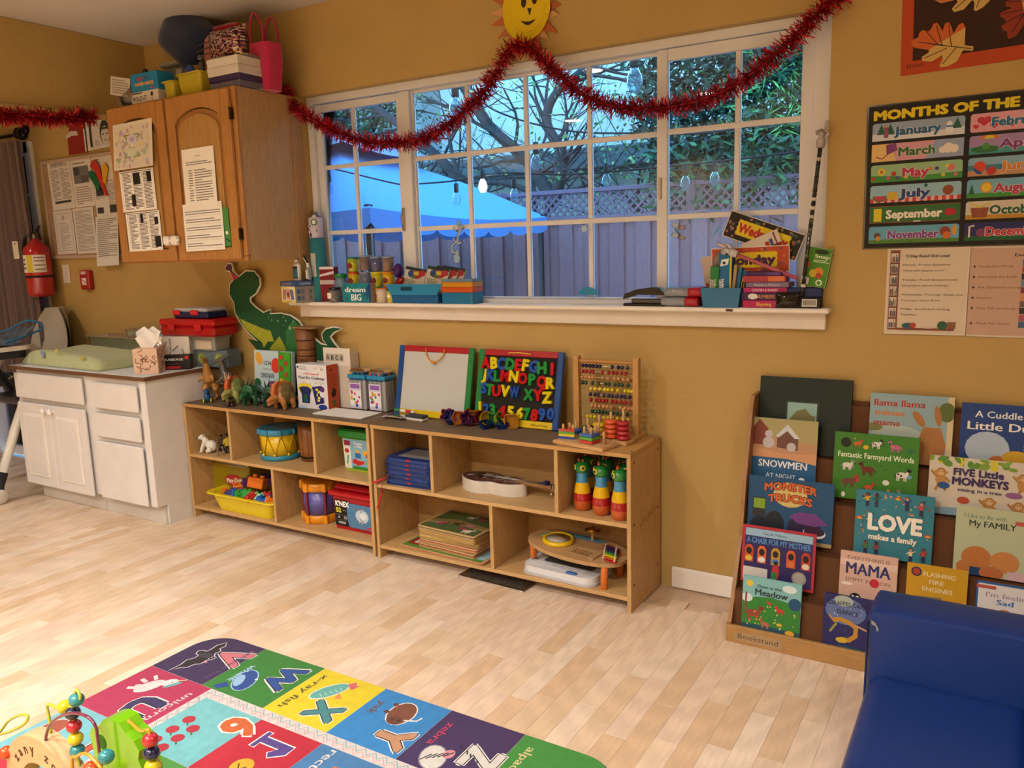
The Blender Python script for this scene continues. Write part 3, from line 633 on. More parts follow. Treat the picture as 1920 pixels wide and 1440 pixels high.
def face(s):
    s.r(.20,.1,.28,.95,'#2d2d2f'); s.e(.72,.5,.17,.42,'#2a2a2c'); s.e(.72,.40,.13,.32,'#c9c5bf'); s.r(.56,.60,.88,.68,'#3a3a3c'); s.e(.66,.45,.025,.03,'#222'); s.e(.79,.45,.025,.03,'#222'); s.e(.72,.25,.05,.02,'#777'); s.lines(.35,.52,.1,.3,3,'#999'); s.r(.05,.0,.1,.9,'#444')
paper('poster','black and white portrait drawing poster above the bulletin board','poster',-2.315,-.002,1.955,.285,.165,0,-2,'#d5d0c9',face,curl=.004)
t=T('light_switch','white wall switch plate under the bulletin board','switch',(-2.66,0,1.25)); B('plastic').box(-.036,.036,-.007,0,-.057,.057,'#d8cfc2',.003).out('plate',t); B('plastic').box(-.007,.007,-.018,-.006,-.013,.013,'#d8cfc2',.003).out('toggle',t)
t=T('fire_alarm','red fire alarm pull box on the wall beside the extinguisher','alarm',(-2.43,0,1.155)); B('plastic').box(-.045,.045,-.035,0,0,.115,'#a31a1c',.006).out('housing',t)
s=B('print').sheet(.09,.115,T3(0,-.0352,0)); s.r(.2,.80,.75,.94,'#e8dede'); s.t('FIRE',.48,.82,.1,'#a31a1c',w=.5); s.r(.25,.25,.75,.6,'#e8dede'); s.l([(.3,.52),(.7,.35)],.06,'#a31a1c'); s.t('PULL',.5,.27,.1,'#a31a1c',w=.4); s.out('lettering',t)
fe=T('fire_extinguisher','red fire extinguisher with instruction label and white tag hanging on the wall','extinguisher',(-2.785,-.10,1.115))
B('gloss').lathe([(.02,0),(.068,.004),(.076,.02),(.076,.26),(.07,.295),(.045,.325),(.024,.34),(.02,.355)],'#b11a24',28).out('cylinder',fe)
B('matte').lathe([(.0765,.118),(.0768,.119),(.0768,.131),(.0765,.132)],'#2a1416',28).out('band',fe)
def wrap(s_,a0,a1,z0,z1,r,c,n=12):
    V=[]
    for i in range(n+1): a=R(a0+(a1-a0)*i/n); V+=[(r*math.sin(a),-r*math.cos(a),z0),(r*math.sin(a),-r*math.cos(a),z1)]
    return s_.add(V,[(2*i,2*i+2,2*i+3,2*i+1) for i in range(n)],c)
b=B('print'); wrap(b,-60,95,.15,.255,.0768,'#e5ddd2'); wrap(b,12,40,.152,.253,.0771,'#d8c23a',4); 
for z in (.17,.195,.22): wrap(b,-52,5,z,z+.012,.0772,'#6b5a60',4)
for z in (.165,.19,.215,.235): wrap(b,45,90,z,z+.008,.0772,'#8a8078',4)
b.out('label',fe)
b=B('metal').cyl(.018,.03,'#777',12,0,0,.35).box(-.012,.05,-.012,.012,.375,.39,'#55504a',.003); b.tube([(-.01,0,.385),(.03,0,.40),(.085,-.01,.43)],.008,'#8c8880',6).tube([(.0,0,.38),(.05,0,.37),(.09,-.01,.34)],.009,'#6c6862',6).out('valve_handle',fe)
B('rubber').tube(spline([(-.01,-.01,.37),(-.05,-.03,.36),(-.085,-.03,.28),(-.088,-.02,.15),(-.085,-.01,.06)],5),.009,'#1c1a1c',8).out('hose',fe)
B('paper').box(-.095,-.035,-.088,-.0865,.235,.34,'#d9cfbd').cyl(.006,.002,'#222',8,-.065,-.0885,.325,'y').out('tag',fe)
# curtain with rod
ct=T('curtain','taupe curtain gathered at the far left window','curtain',(-3.12,-.105,.62)); n=90; V=[]
for i in range(n+1):
    x=-.36+.70*i/n
    for z in (0,.5,1.0,1.43): V.append((x-(.03*(z/1.43)),.026*math.sin(i*.62)+.010*math.sin(i*1.7+z),z))
b=B('cloth').add(V,[(4*i+k,4*i+4+k,4*i+5+k,4*i+1+k) for i in range(n) for k in range(3)],'#6a554f',True); b.out('cloth',ct)
t=T('curtain_rod','dark curtain rod ending in a leafy finial','curtain rod',(-3.08,-.105,2.085)); B('metal').cyl(.012,.68,'#2b2624',12,-.38,0,0,'x').out('rod',t)
b=B('metal').sph((.31,0,0),(.045,.03,.04),'#241f1e',10).sph((.26,0,.005),(.035,.025,.035),'#2a2423',8).sph((.35,0,.02),(.03,.02,.03),'#241f1e',8); b.out('finial',t)
# garlands
def garland(lab,path,seed,nstr,L=.040,off=(0,0,0)):
    P=spline(path,14); t=T('tinsel_garland',lab,'garland',P[0]); g=random.Random(seed); P=[p-P[0] for p in P]
    B('tinsel').tube(P,.007,'#8a0f1c',6).out('core',t)
    cum=[0]
    for i in range(1,len(P)): cum.append(cum[-1]+(P[i]-P[i-1]).length)
    b=B('tinsel'); cols=['#b5121f','#c81828','#8f0d18','#d8243a','#a01020','#e04a55']
    for k in range(nstr):
        s_=g.uniform(0,cum[-1]); i=1
        while cum[i]<s_: i+=1
        u=(s_-cum[i-1])/(cum[i]-cum[i-1]+1e-9); p=P[i-1].lerp(P[i],u); tn=(P[i]-P[i-1]).normalized()
        sd=tn.cross(Vector((g.gauss(0,1),g.gauss(0,1),g.gauss(0,1)))).normalized(); d=(sd+tn*g.gauss(0,.45)+Vector((0,0,-.15))).normalized(); w=d.cross(Vector((g.gauss(0,1),g.gauss(0,1),g.gauss(0,1)))).normalized()*.0017
        l=L*g.uniform(.55,1.25); m_=p+d*l*.55; e=p+d*l+Vector((g.gauss(0,.004),g.gauss(0,.004),g.gauss(0,.004)))
        b.add([p-w,p+w,m_+w,m_-w,e+w*.8,e-w*.8],[(0,1,2,3),(3,2,4,5)],g.choice(cols))
    b.out('tinsel',t,stuff=True); return t
Yg=-.062
garland('long red tinsel garland draped in two swags across the window',[(-.615,Yg,2.10),(-.60,Yg,2.03),(-.45,Yg,1.93),(-.261,Yg,1.846),(-.12,Yg,1.80),(.01,Yg,1.79),(.12,Yg,1.79),(.239,Yg,1.81),(.377,Yg,1.875),(.483,Yg,1.945),(.555,Yg,2.03),(.615,Yg,2.085),(.66,Yg,2.09),(.72,Yg,2.055),(.797,Yg,1.98),(.886,Yg,1.90),(.995,Yg,1.84),(1.121,Yg,1.81),(1.242,Yg,1.80),(1.358,Yg,1.81),(1.469,Yg,1.842),(1.575,Yg,1.90),(1.675,Yg,1.975),(1.738,Yg,2.03),(1.79,Yg,2.075),(1.81,Yg,2.05)],1,7500)
garland('red tinsel garland under the header beam at far left',[(-1.685,-1.2,2.00),(-1.685,-.95,2.0),(-1.685,-.77,1.995),(-1.685,-.62,2.005),(-1.685,-.47,2.02),(-1.685,-.36,2.04),(-1.69,-.33,2.045)],2,3600,.045)
# sun paper plate
t=T('paper_sun','yellow paper plate sun with a smiling face above the window','decoration',(.655,-.004,2.235),(0,3,0))
g=random.Random(7); b=None
for i in range(22):
    a=2*PI*i/22+g.uniform(-.05,.05); r1=.165*g.uniform(.85,1.12); 
    B('paper').prism([(.09*math.cos(a-.2),.12*math.sin(a-.2)),(.09*math.cos(a+.2),.12*math.sin(a+.2)),(r1*math.cos(a),r1*1.08*math.sin(a))],-.003-.0007*(i%3),-.001,g.choice(['#b8663c','#c98a5a','#cf9f6c','#b5703f'])).out('ray',t)
pts=[(math.cos(2*PI*i/72),math.sin(2*PI*i/72)) for i in range(72)]
b=B('paper'); V=[(0,-.006,0)]
for rr,y in ((.074,-.006),(.082,-.010),(.104,-.017),(.106,-.016)): V+=[(p[0]*rr,y+(.0011 if (i%2 and rr>.08) else 0),p[1]*rr*1.13) for i,p in enumerate(pts)]
F=[(0,1+i,1+(i+1)%72) for i in range(72)]
for k in range(3): F+=[(1+k*72+i,1+(k+1)*72+i,1+(k+1)*72+(i+1)%72,1+k*72+(i+1)%72) for i in range(72)]
b.add(V,F,'#dcbf1e').out('plate',t)
s=B('print').sheet(.2,.24,T3(0,-.0065,-.12)); s.e(.42,.60,.06,.085,'#3a2410'); s.e(.66,.63,.06,.085,'#3a2410'); s.p([(.5,.50),(.6,.50),(.56,.38)],'#3a2410')
s.p([(.36,.32)]+[(.36+.34*i/8,.32-.075*math.sin(PI*i/8)) for i in range(1,8)]+[(.70,.33)]+[(.70-.34*i/8,.33-.03*math.sin(PI*i/8)) for i in range(1,8)],'#3a2410'); s.out('face',t)
# =================== HIGH CHAIR
hc=T('high_chair','grey and white high chair at the far left edge of the room','chair',(-2.66,-.32,0))
b=B('plastic'); n=12; m=8; V=[]
for j in range(m+1):
    v=j/m
    for i in range(n+1):
        u=i/n*2-1; wd=.20*(1-max(0,v-.55)**2*3.2); V.append((u*wd,.17+.10*v-.07*u*u,.55+.50*v))
F=[(j*(n+1)+i,j*(n+1)+i+1,(j+1)*(n+1)+i+1,(j+1)*(n+1)+i) for j in range(m) for i in range(n)]
k=len(V); V+=[(a*1.03,c_+.014,z) for a,c_,z in V]; F+=[(k+a,k+d,k+c_,k+b_) for a,b_,c_,d in F]
b.add(V,F,'#b9b2a4',True).out('seat_back',hc)
B('plastic').box(-.19,.19,-.15,.2,.52,.56,'#2a2f3a',.015).out('seat',hc)
B('plastic').prism(rrect(-.24,.28,-.36,-.06,.09),.845,.868,'#d8d2ca',pl='xy').out('tray',hc); B('rubber').prism(rrect(-.20,.24,-.33,-.08,.07),.80,.845,'#272b35',pl='xy').out('tray_base',hc)
for x in (-.23,.2):
    B('plastic').tube([(x,.0,.80),(x,-.08,.66),(x,-.20,.40),(x,-.30,.16)],.030,'#d6d0c6',8,flat=.8).out('leg',hc); B('plastic').tube([(x,-.06,.70),(x,.1,.40),(x,.22,.06)],.026,'#2c3140',8).out('leg',hc)
    w_=B('rubber').tube([(x,-.30,.17),(x,-.33,.10),(x,-.34,.05)],.032,'#1d2230',8); w_.out('foot',hc); B('plastic').cyl(.042,.03,'#cfc8bc',16,x+.02,-.345,.042,'x',b=.006).out('wheel',hc)
    B('metal').tube([(x,-.14,.52),(x,-.04,.60),(x,.04,.64)],.012,'#8a857c',8).out('hinge_arm',hc)
b=B('cloth'); g=random.Random(5); V=[];n=16
for j in range(n+1):
    for i in range(n+1):
        u=i/n;v=j/n; V.append((-.22+.46*u,-.16+.22*v-.1*u,.872+.045*abs(noise.noise(Vector((u*4,v*4,1))))+.10*max(0,v-.45)*(.6+u)))
b.add(V,[(j*(n+1)+i,j*(n+1)+i+1,(j+1)*(n+1)+i+1,(j+1)*(n+1)+i) for j in range(n) for i in range(n)],['#0d3f5f','#0a3350','#124a6c'],True); b.tube(spline([(-.21,-.14,.905),(-.05,-.16,.91),(.1,-.12,.95),(.20,-.05,1.0),(.235,.0,.95),(.2,-.2,.885)],6),.006,'#166a9a',6)
one(b,'bib','crumpled blue and grey fabric bib lying on the high chair tray','clothing',(-2.66,-.32,0))
t=T('garden_chair','blue plastic chair seen low through the far left glass door','chair',(-3.5,.55,-.3)); B('plastic').box(-.2,.2,-.2,.2,.4,.44,'#1f5fae',.01).out('seat',t); B('plastic').box(-.2,.2,.18,.22,.44,.95,'#1f5fae',.01).out('backrest',t)
for x in(-.17,.17):
    for y in (-.17,.17): B('plastic').box(x-.02,x+.02,y-.02,y+.02,0,.4,'#1f5fae').out('leg',t)
# =================== ON THE BASE CABINET
CT=.7637
t=T('changing_pad','pale green changing pad with printed shapes lying on the white cabinet','pad',(-2.03,-.305,CT),-2)
b=B('cloth'); n=22;m=14; V=[]
for j in range(m+1):
    for i in range(n+1):
        u=i/n*2-1;v=j/m*2-1; ed=(1-abs(u)**6)*(1-abs(v)**5); h=.050+.042*abs(v)**2-.012*u; V.append((u*.385+.0,v*.165,max(0,.012+h*ed**.45+.004*noise.noise(Vector((u*6,v*4,0))))))
F=[(j*(n+1)+i,j*(n+1)+i+1,(j+1)*(n+1)+i+1,(j+1)*(n+1)+i) for j in range(m) for i in range(n)]
k=len(V); V+=[(a,c_,0.001) for a,c_,z in V]; F+=[(k+a,k+d,k+c_,k+b_) for a,b_,c_,d in F]
ring=[i for i in range(n+1)]+[j*(n+1)+n for j in range(1,m+1)]+[m*(n+1)+i for i in range(n-1,-1,-1)]+[j*(n+1) for j in range(m-1,0,-1)]
F+=[(k+ring[i],k+ring[(i+1)%len(ring)],ring[(i+1)%len(ring)],ring[i]) for i in range(len(ring))]
b.add(V,F,'#b3bd8e',True).out('cover',t)
s=B('cloth').sheet(.74,.09,T3(0,-.1665,.012)@RX(-6),'cloth')
for x,y,c in ((.27,.7,'#7f8fbf'),(.29,.5,'#7f8fbf'),(.48,.85,'#c3b54a'),(.82,.6,'#b5a53c')): s.e(x,y,.022,.12,c,20)
s.l([(.13,.05),(.12,.5),(.14,.95)],.004,'#4a5a50'); s.out('printed_shapes',t)
def foiltray(lab,x,y,z,w,d,h,rot):
    t=T('foil_tray',lab,'tray',(x,y,z),rot); b=B('foil'); o=rrect(-w/2,w/2,-d/2,d/2,.04,6); n=len(o); V=[]
    for i,(a,c_) in enumerate(o):
        f=1+.006*(i%2); V+=[(a*.86,c_*.84,.003),(a*.95*f,c_*.93*f,h-.004),(a*1.03,c_*1.05,h),(a*1.04,c_*1.06,h-.006)]
    F=[(4*i+q,4*((i+1)%n)+q,4*((i+1)%n)+q+1,4*i+q+1) for i in range(n) for q in range(3)]; F.append(tuple(4*i for i in range(n)))
    b.add(V,F,'#dcdcd8',True); return b.out('tray_body',t)
foiltray('large aluminium foil roasting tray behind the changing pad',-2.0,-.075,CT,.66,.13,.132,0)
foiltray('smaller crumpled foil tray standing inside the large foil tray',-1.80,-.075,CT+.075,.34,.10,.10,2)
t=T('tissue_box','cube tissue box printed with brown squiggles, tissue sticking up','tissue box',(-1.345,-.40,CT),38)
B('print').box(-.058,.058,-.058,.058,0,.128,'#d9b8a2',.002).out('box',t)
g=random.Random(4)
for ry,nm in ((0,'a'),(90,'b')):
    s=B('print').sheet(.116,.128,RZ(ry if ry==0 else 90)@T3(0,-.0582,0))
    for k in range(15):
        x,y=g.uniform(.12,.88),g.uniform(.1,.9); a=g.uniform(0,6.3); P=[(x,y)]
        for q in range(7): a+=g.choice((-1,1))*.9; x=min(.95,max(.05,x+.055*math.cos(a))); y=min(.95,max(.05,y+.05*math.sin(a))); P.append((x,y))
        s.l(P,.03,'#6e3d1c')
    s.out('squiggle_print',t)
s=B('print').sheet(.116,.128,RZ(-90)@T3(0,-.0582,0))
for k in range(12):
    x,y=g.uniform(.12,.88),g.uniform(.1,.9); a=g.uniform(0,6.3); P=[(x,y)]
    for q in range(7): a+=g.choice((-1,1))*.9; x=min(.95,max(.05,x+.055*math.cos(a))); y=min(.95,max(.05,y+.05*math.sin(a))); P.append((x,y))
    s.l(P,.022,'#6e3d1c')
s.out('squiggle_print',t)
b=B('paper'); n=14;m=10
for fy in (-.012,.010):
    V=[]
    for j in range(m+1):
        for i in range(n+1): u=i/n*2-1; v=j/m; V.append((u*(.022+.040*v**.7)+.01*v,fy*(1-v)+.016*math.sin(3.2*u+2.5*v+fy*90)*v,.122+.112*v*(1-.38*abs(u-.35*(1 if fy<0 else -1)))))
    b.add(V,[(j*(n+1)+i,j*(n+1)+i+1,(j+1)*(n+1)+i+1,(j+1)*(n+1)+i) for j in range(m) for i in range(n)],'#f0eeea',True)
b.out('tissue',t)
def leafs(s,sd,c='#3c3c3a'):
    g=random.Random(sd)
    for k in range(5):
        x,y=g.uniform(.1,.9),g.uniform(.3,.95); a=g.uniform(200,340)
        for q in range(7): s.e(x+q*.045*math.cos(R(a)),y+q*.05*math.sin(R(a)),.035,.014,c,a+(50 if q%2 else -50),8)
t=T('tissue_box','white tissue box with black leaf print behind the squiggle tissue box','tissue box',(-1.37,-.20,CT),35)
B('print').box(-.07,.07,-.06,.06,.0,.165,'#d8d2cb',.002).out('box',t)
for a,hw in ((0,.06),(90,.07),(-90,.07)): s=B('print').sheet(.12,.16,RZ(a)@T3(0,-hw-.0003,0.003)); leafs(s,3+a); s.out('leaf_print',t)
B('clear').tube([(-.03,0,.165),(0,0,.19),(.03,0,.168)],.012,'#e8eaea',6).out('plastic_wrap',t)
t=T('box','black and red shallow carton in front of the leaf print tissue box','box',(-1.335,-.265,CT),35)
B('print').box(-.088,.088,-.028,.028,0,.076,'#1a1718',.002).out('carton',t)
s=B('print').sheet(.176,.076,T3(0,-.0284,0)); s.t('GRABEASE',.5,.62,.16,'#e8e4df',w=.62,bold=.03); s.r(.3,.08,.72,.24,'#b3202c'); s.l([(.3,.4),(.7,.4)],.01,'#b05060'); s.r(.86,.7,.96,.92,'#c0252f'); s.out('lettering',t)
s=B('print').sheet(.056,.076,RZ(-90)@T3(0,-.0884,0)); s.r(.05,.5,.9,.92,'#c9202c'); s.r(.12,.56,.84,.86,'#e7dcd8'); s.t('plastic',.5,.15,.16,'#ddd',w=.7); s.out('side_label',t)
def lidbox(nm,lab,cat,x,y,z,w,d,h,c,rot=0,lc=None,m='plastic',lh=.012,tap=.93,mat2=None):
    t=T(nm,lab,cat,(x,y,z),rot); b=B(m); o=rrect(-w/2*tap,w/2*tap,-d/2*tap,d/2*tap,.012,3); u=rrect(-w/2,w/2,-d/2,d/2,.014,3); n=len(o)
    b.add([(p[0],p[1],0) for p in o]+[(p[0],p[1],h) for p in u],[(i,(i+1)%n,n+(i+1)%n,n+i) for i in range(n)]+[tuple(range(n))[::-1],tuple(range(n,2*n))],c); b.out('body',t)
    if lc: B(mat2 or m).prism(rrect(-w/2-.006,w/2+.006,-d/2-.006,d/2+.006,.016,3),h,h+lh,lc,pl='xy').out('lid',t)
    return t
t=T('box','grey blue flat box with lime slice print against the wall','box',(-1.225,-.10,CT),8); B('print').box(-.13,.13,-.05,.05,0,.088,'#63727c',.002).out('carton',t); B('print').box(-.1315,-.129,-.05,.05,0,.088,'#d8d4ce').out('white_end',t)
s=B('print').sheet(.26,.088,T3(0,-.0503,0)); 
for x in (.33,.78): s.d(x,.5,.12,'#7f8f46'); s.d(x,.5,.09,'#a5ad62'); s.d(x+.02,.56,.05,'#75883f')
s.out('print',t)
t=lidbox('food_container','clear round cornered food container under the red case','container',-1.27,-.11,CT+.089,.235,.12,.062,'#cfd3d2',6,'#c9c9c4','clear2'); B('print').box(-.01,.10,-.064,-.061,.008,.052,'#c9b9a6').out('paper_label',t)
t=T('tool_case','red plastic carrying case on the clear container','case',(-1.28,-.14,CT+.166),5); B('plastic').box(-.19,.19,-.085,.085,0,.050,'#a30f16',.010).out('base',t); B('plastic').box(-.195,.195,-.09,.09,.050,.088,'#b5121a',.012).out('lid',t)
for x in(-.1,.09): B('plastic').box(x-.022,x+.022,-.096,-.088,.03,.062,'#c41c24',.004).out('latch',t)
t=T('lunch_box','small blue lunch box with grey lid and red latches on the red case','box',(-1.27,-.13,CT+.255),5); B('plastic').box(-.12,.12,-.07,.07,0,.034,'#16204f',.008).out('base',t); B('plastic').box(-.118,.118,-.068,.068,.034,.052,'#b9bcc0',.008).out('lid',t)
for x in(-.095,.03): B('plastic').box(x-.024,x+.028,-.078,-.066,.018,.044,'#cf2030',.005).out('latch',t)
# =================== ON TOP OF THE WALL CABINET
CZ=2.0505
t=T('wire_basket','white wire basket at the left end of the cabinet top','basket',(-1.43,-.30,CZ)); b=B('metal')
for z,e in ((.005,.055),(.06,.065),(.13,.078)): b.tube([(math.cos(R(a))*e,math.sin(R(a))*e*.9,z) for a in range(0,360,20)],.0018,'#cfcac0',5,closed=True)
b.out('hoops',t)
for k in range(12): a=R(30*k); B('metal').tube([(math.cos(a)*.05,math.sin(a)*.045,.004),(math.cos(a)*.08,math.sin(a)*.072,.135)],.0016,'#cfcac0',5).out('wire',t)
t=T('hair_brush','black brush sticking out of the wire basket','brush',(-1.40,-.28,CZ+.02),(0,30,0)); B('plastic').tube([(0,0,0),(0,0,.09)],.008,'#16171a',8).out('handle',t); B('plastic').sph((0,0,.135),(.026,.016,.05),'#16171a',10).out('head',t)
one(B('cloth').sph((0,0,0),(.05,.045,.035),'#14181c',10).sph((.02,-.01,.03),(.04,.04,.03),'#20262b',8),'glove','dark crumpled glove inside the wire basket','clothing',(-1.43,-.30,CZ+.045))
one(B('clear').sph((0,0,0),(.05,.04,.035),'#d9cfc4',8).sph((.03,-.01,.015),(.03,.03,.03),'#cdbfae',7),'plastic_bag','crumpled clear plastic bag at the foot of the wire basket','bag',(-1.345,-.35,CZ+.038))
one(B('clear').sph((0,0,0),(.08,.05,.06),'#cbbfb0',9).sph((-.05,0,.03),(.05,.04,.04),'#cbbfb0',8),'plastic_bag','crumpled clear plastic bag piled behind the wire basket','bag',(-1.36,-.15,CZ+.14))
paper('card','white printed card clipped to the wire basket','card',-1.47,-.375,CZ+.05,.15,.085,0,12,'#c9c0b6',lambda s:s.lines(.08,.92,.1,.9,6,'#8f877e'))
t=T('box','white box lettered with a black spoon picture near the left cabinet edge','box',(-1.21,-.335,CZ)); B('print').box(-.1,.1,-.04,.04,0,.052,'#cfc6b6',.002).out('carton',t); s=B('print').sheet(.2,.052,T3(0,-.0404,0)); s.t('MOLD-IT',.32,.2,.42,'#2a2624',w=.52,bold=.02); s.r(.06,.82,.42,.92,'#2a2624'); s.e(.78,.65,.05,.2,'#2a2624'); s.l([(.78,.1),(.78,.6)],.015,'#2a2624'); s.out('lettering',t)
t=T('box','bright blue box with orange lettering on the white lettered box','box',(-1.205,-.33,CZ+.053)); B('print').box(-.1,.1,-.045,.045,0,.08,'#1f7fb0',.002).out('carton',t); s=B('print').sheet(.2,.08,T3(0,-.0454,0)); s.t('TAPPER HEADS',.5,.3,.18,'#e8a23a',w=.72,bold=.04); s.e(.35,.68,.1,.12,'#b04a5a'); s.e(.6,.72,.1,.1,'#3f5f8a'); s.r(.7,.08,.85,.16,'#c0305a'); s.out('lettering',t)
t=T('storage_bin','translucent lidded bin at the back of the cabinet top','bin',(-1.15,-.13,CZ)); B('frost').box(-.13,.15,-.08,.08,0,.19,'#8a8f8c',.01).out('body',t); B('plastic').box(-.145,.165,-.09,.09,.19,.21,'#9aa09c',.006).out('lid',t); B('print').box(-.03,.01,-.0825,-.0805,.13,.17,'#cfcabd').out('label',t)
g=random.Random(3)
for i in range(5): one(B('plastic').lathe([(.014,0),(.014,.06),(.006,.07),(.006,.085),(0,.086)],['#137a78','#0f5f68','#137a78','#e8e8e2'],10),'paint_bottle',['leftmost','second','middle','fourth','rightmost'][i]+' small teal paint bottle behind the blue box on the cabinet','bottle',(-1.085+.028*i,-.26-.012*(i%2),CZ),0,'teal paint bottles on the cabinet')
def caddy(lab,x,y,w,d,h): 
    t=T('bin',lab,'bin',(x,y,CZ),-4); b=B('plastic'); o=rrect(-w/2*.88,w/2*.88,-d/2*.88,d/2*.88,.012,3);u=rrect(-w/2,w/2,-d/2,d/2,.014,3);n=len(o);q=rrect(-w/2-.008,w/2+.008,-d/2-.008,d/2+.008,.016,3)
    b.add([(p[0],p[1],0) for p in o]+[(p[0],p[1],h) for p in u]+[(p[0],p[1],h) for p in q]+[(p[0],p[1],h+.006) for p in q]+[(p[0]*.97,p[1]*.97,h+.006) for p in u]+[(p[0]*.97,p[1]*.97,.01) for p in o],[(k_*n+i,k_*n+(i+1)%n,(k_+1)*n+(i+1)%n,(k_+1)*n+i) for k_ in range(5) for i in range(n)]+[tuple(range(n))[::-1],tuple(range(5*n,6*n))],'#b5a52c'); b.out('tub',t)
caddy('narrow yellow plastic bin beside the white lettered box',-1.045,-.32,.075,.09,.07); caddy('wider yellow plastic bin in the middle of the cabinet top',-.905,-.30,.17,.12,.09)
t=T('book','upright board book standing in the wider yellow bin','book',(-.845,-.27,CZ+.02),(0,12,20)); B('print').box(-.05,.05,-.006,.006,0,.14,'#9c5b4a',.001).out('cover',t); B('print').sheet(.1,.14,T3(0,-.0064,0)).r(.15,.55,.85,.85,'#c9a78c').lines(.2,.8,.2,.45,3,'#5a2f28').out('print',t)
one(B('plastic').cyl(.03,.012,'#1740a0',16,0,0,0,'y',b=.003),'toy_disc','round blue plastic disc in the wider yellow bin','toy',(-.955,-.315,CZ+.115)); one(B('print').box(-.03,.03,-.004,.004,0,.12,'#c98f2c'),'card','orange card standing in the wider yellow bin','card',(-.98,-.27,CZ+.03))
# pillow, backpack, sequin pouch, tote
def cushion(b,w,h,d,c,n=14,p=2.6):
    V=[]
    for sgn in (-1,1):
        for j in range(n+1):
            for i in range(n+1):
                u=i/n*2-1;v=j/n*2-1; k=((1-abs(u)**p)*(1-abs(v)**p))**.5; V.append((u*w/2*(1-.08*(1-abs(v))),sgn*d/2*k,h/2+v*h/2*(1-.08*(1-abs(u)))))
    N1=(n+1)**2; F=[]
    for j in range(n):
        for i in range(n): q=(j*(n+1)+i,j*(n+1)+i+1,(j+1)*(n+1)+i+1,(j+1)*(n+1)+i); F.append(q); F.append(tuple(N1+a for a in q[::-1]))
    return b.add(V,F,c,True)
one(cushion(B('cloth'),.34,.27,.19,'#0c1a3c',20,3.6),'cushion','dark blue cushion wedged under the ceiling on the cabinet','cushion',(-1.19,-.17,CZ+.20),(0,38,0))
t=T('backpack','salmon pink patterned backpack behind the sequin pouch','bag',(-.87,-.18,CZ)); cushion(B('cloth'),.22,.31,.14,'#b4665c').out('body',t); s=B('cloth').sheet(.2,.3,T3(0,-.072,0),'cloth'); 
for z in (.62,.70,.78): s.l([(.0,z),(.25,z+.03),(.5,z+.03),(1,z)],.03,'#40222c')
s.out('woven_band',t)
t=T('pouch','round multicoloured sequin pouch with a pink zip top','bag',(-.765,-.24,CZ+.135)); b=B('sequin'); cushion(b,.24,.155,.10,[random.Random(i).choice(['#a86a86','#d9b0a0','#6d3a58','#e9e2da','#5a2a40','#c98f5a','#3a2030']) for i in range(397)],26).out('body',t); B('gloss').box(-.08,.08,-.02,.02,.148,.168,'#8f1c2c',.008).out('zip_top',t)
t=T('tote_bag','hot pink mesh tote bag with two handles at the right of the cabinet top','bag',(-.585,-.19,CZ)); b=B('cloth'); o=rrect(-.06,.06,-.05,.05,.02,4);n=len(o); b.add([(p[0]*.8,p[1]*.8,0) for p in o]+[(p[0],p[1],.12) for p in o]+[(p[0],p[1],.20) for p in o],[(k_*n+i,k_*n+(i+1)%n,(k_+1)*n+(i+1)%n,(k_+1)*n+i) for k_ in range(2) for i in range(n)]+[tuple(range(n))[::-1]],'#c01a52'); b.out('body',t)
for y in (-.045,.045): B('cloth').tube(spline([(-.035,y,.18),(-.04,y,.27),(-.005,y*1.1,.325),(.035,y,.26),(.035,y,.18)],6),.007,'#b3164a',6,flat=.5).out('handle',t)
for i,(z0,h,c,lab) in enumerate(((0,.055,'#3b2a5a','purple lidded clear box at the bottom of the stack by the pink tote'),(.056,.036,'#cfc9c0','white flat box on the purple lidded box'),(.093,.036,'#d3cdc4','white flat box topmost of the white pair by the pink tote'))):
    t=T('box',lab,'box',(-.672,-.275,CZ+z0),-0.0); 
    if i==0: B('clear2').box(-.095,.095,-.085,.085,0,.03,'#8a86a0',.003).out('body',t); B('plastic').box(-.098,.098,-.088,.088,.03,.055,c,.004).out('lid',t)
    else: B('paper').box(-.1,.098,-.088,.088,0,h-.014,c,.001).out('body',t); B('paper').box(-.102,.1,-.09,.09,h-.015,h,c,.002).out('lid',t)
one(B('print').box(-.1,.1,-.08,.08,0,.008,'#8a7a70',.001),'magazine','glossy magazine lying on the white flat boxes','magazine',(-.67,-.26,CZ+.131),(0,0,10))
# =================== ON TOP OF THE LEFT SHELF UNIT
ST=.6008
OX,OZ=-.90,.6
def pz(L): return [(OX*0+(-1.152+.00378*(a-418))*1-OX,1.296-(b-58)*.00053*1.0-.0-OZ) for a,b in L]
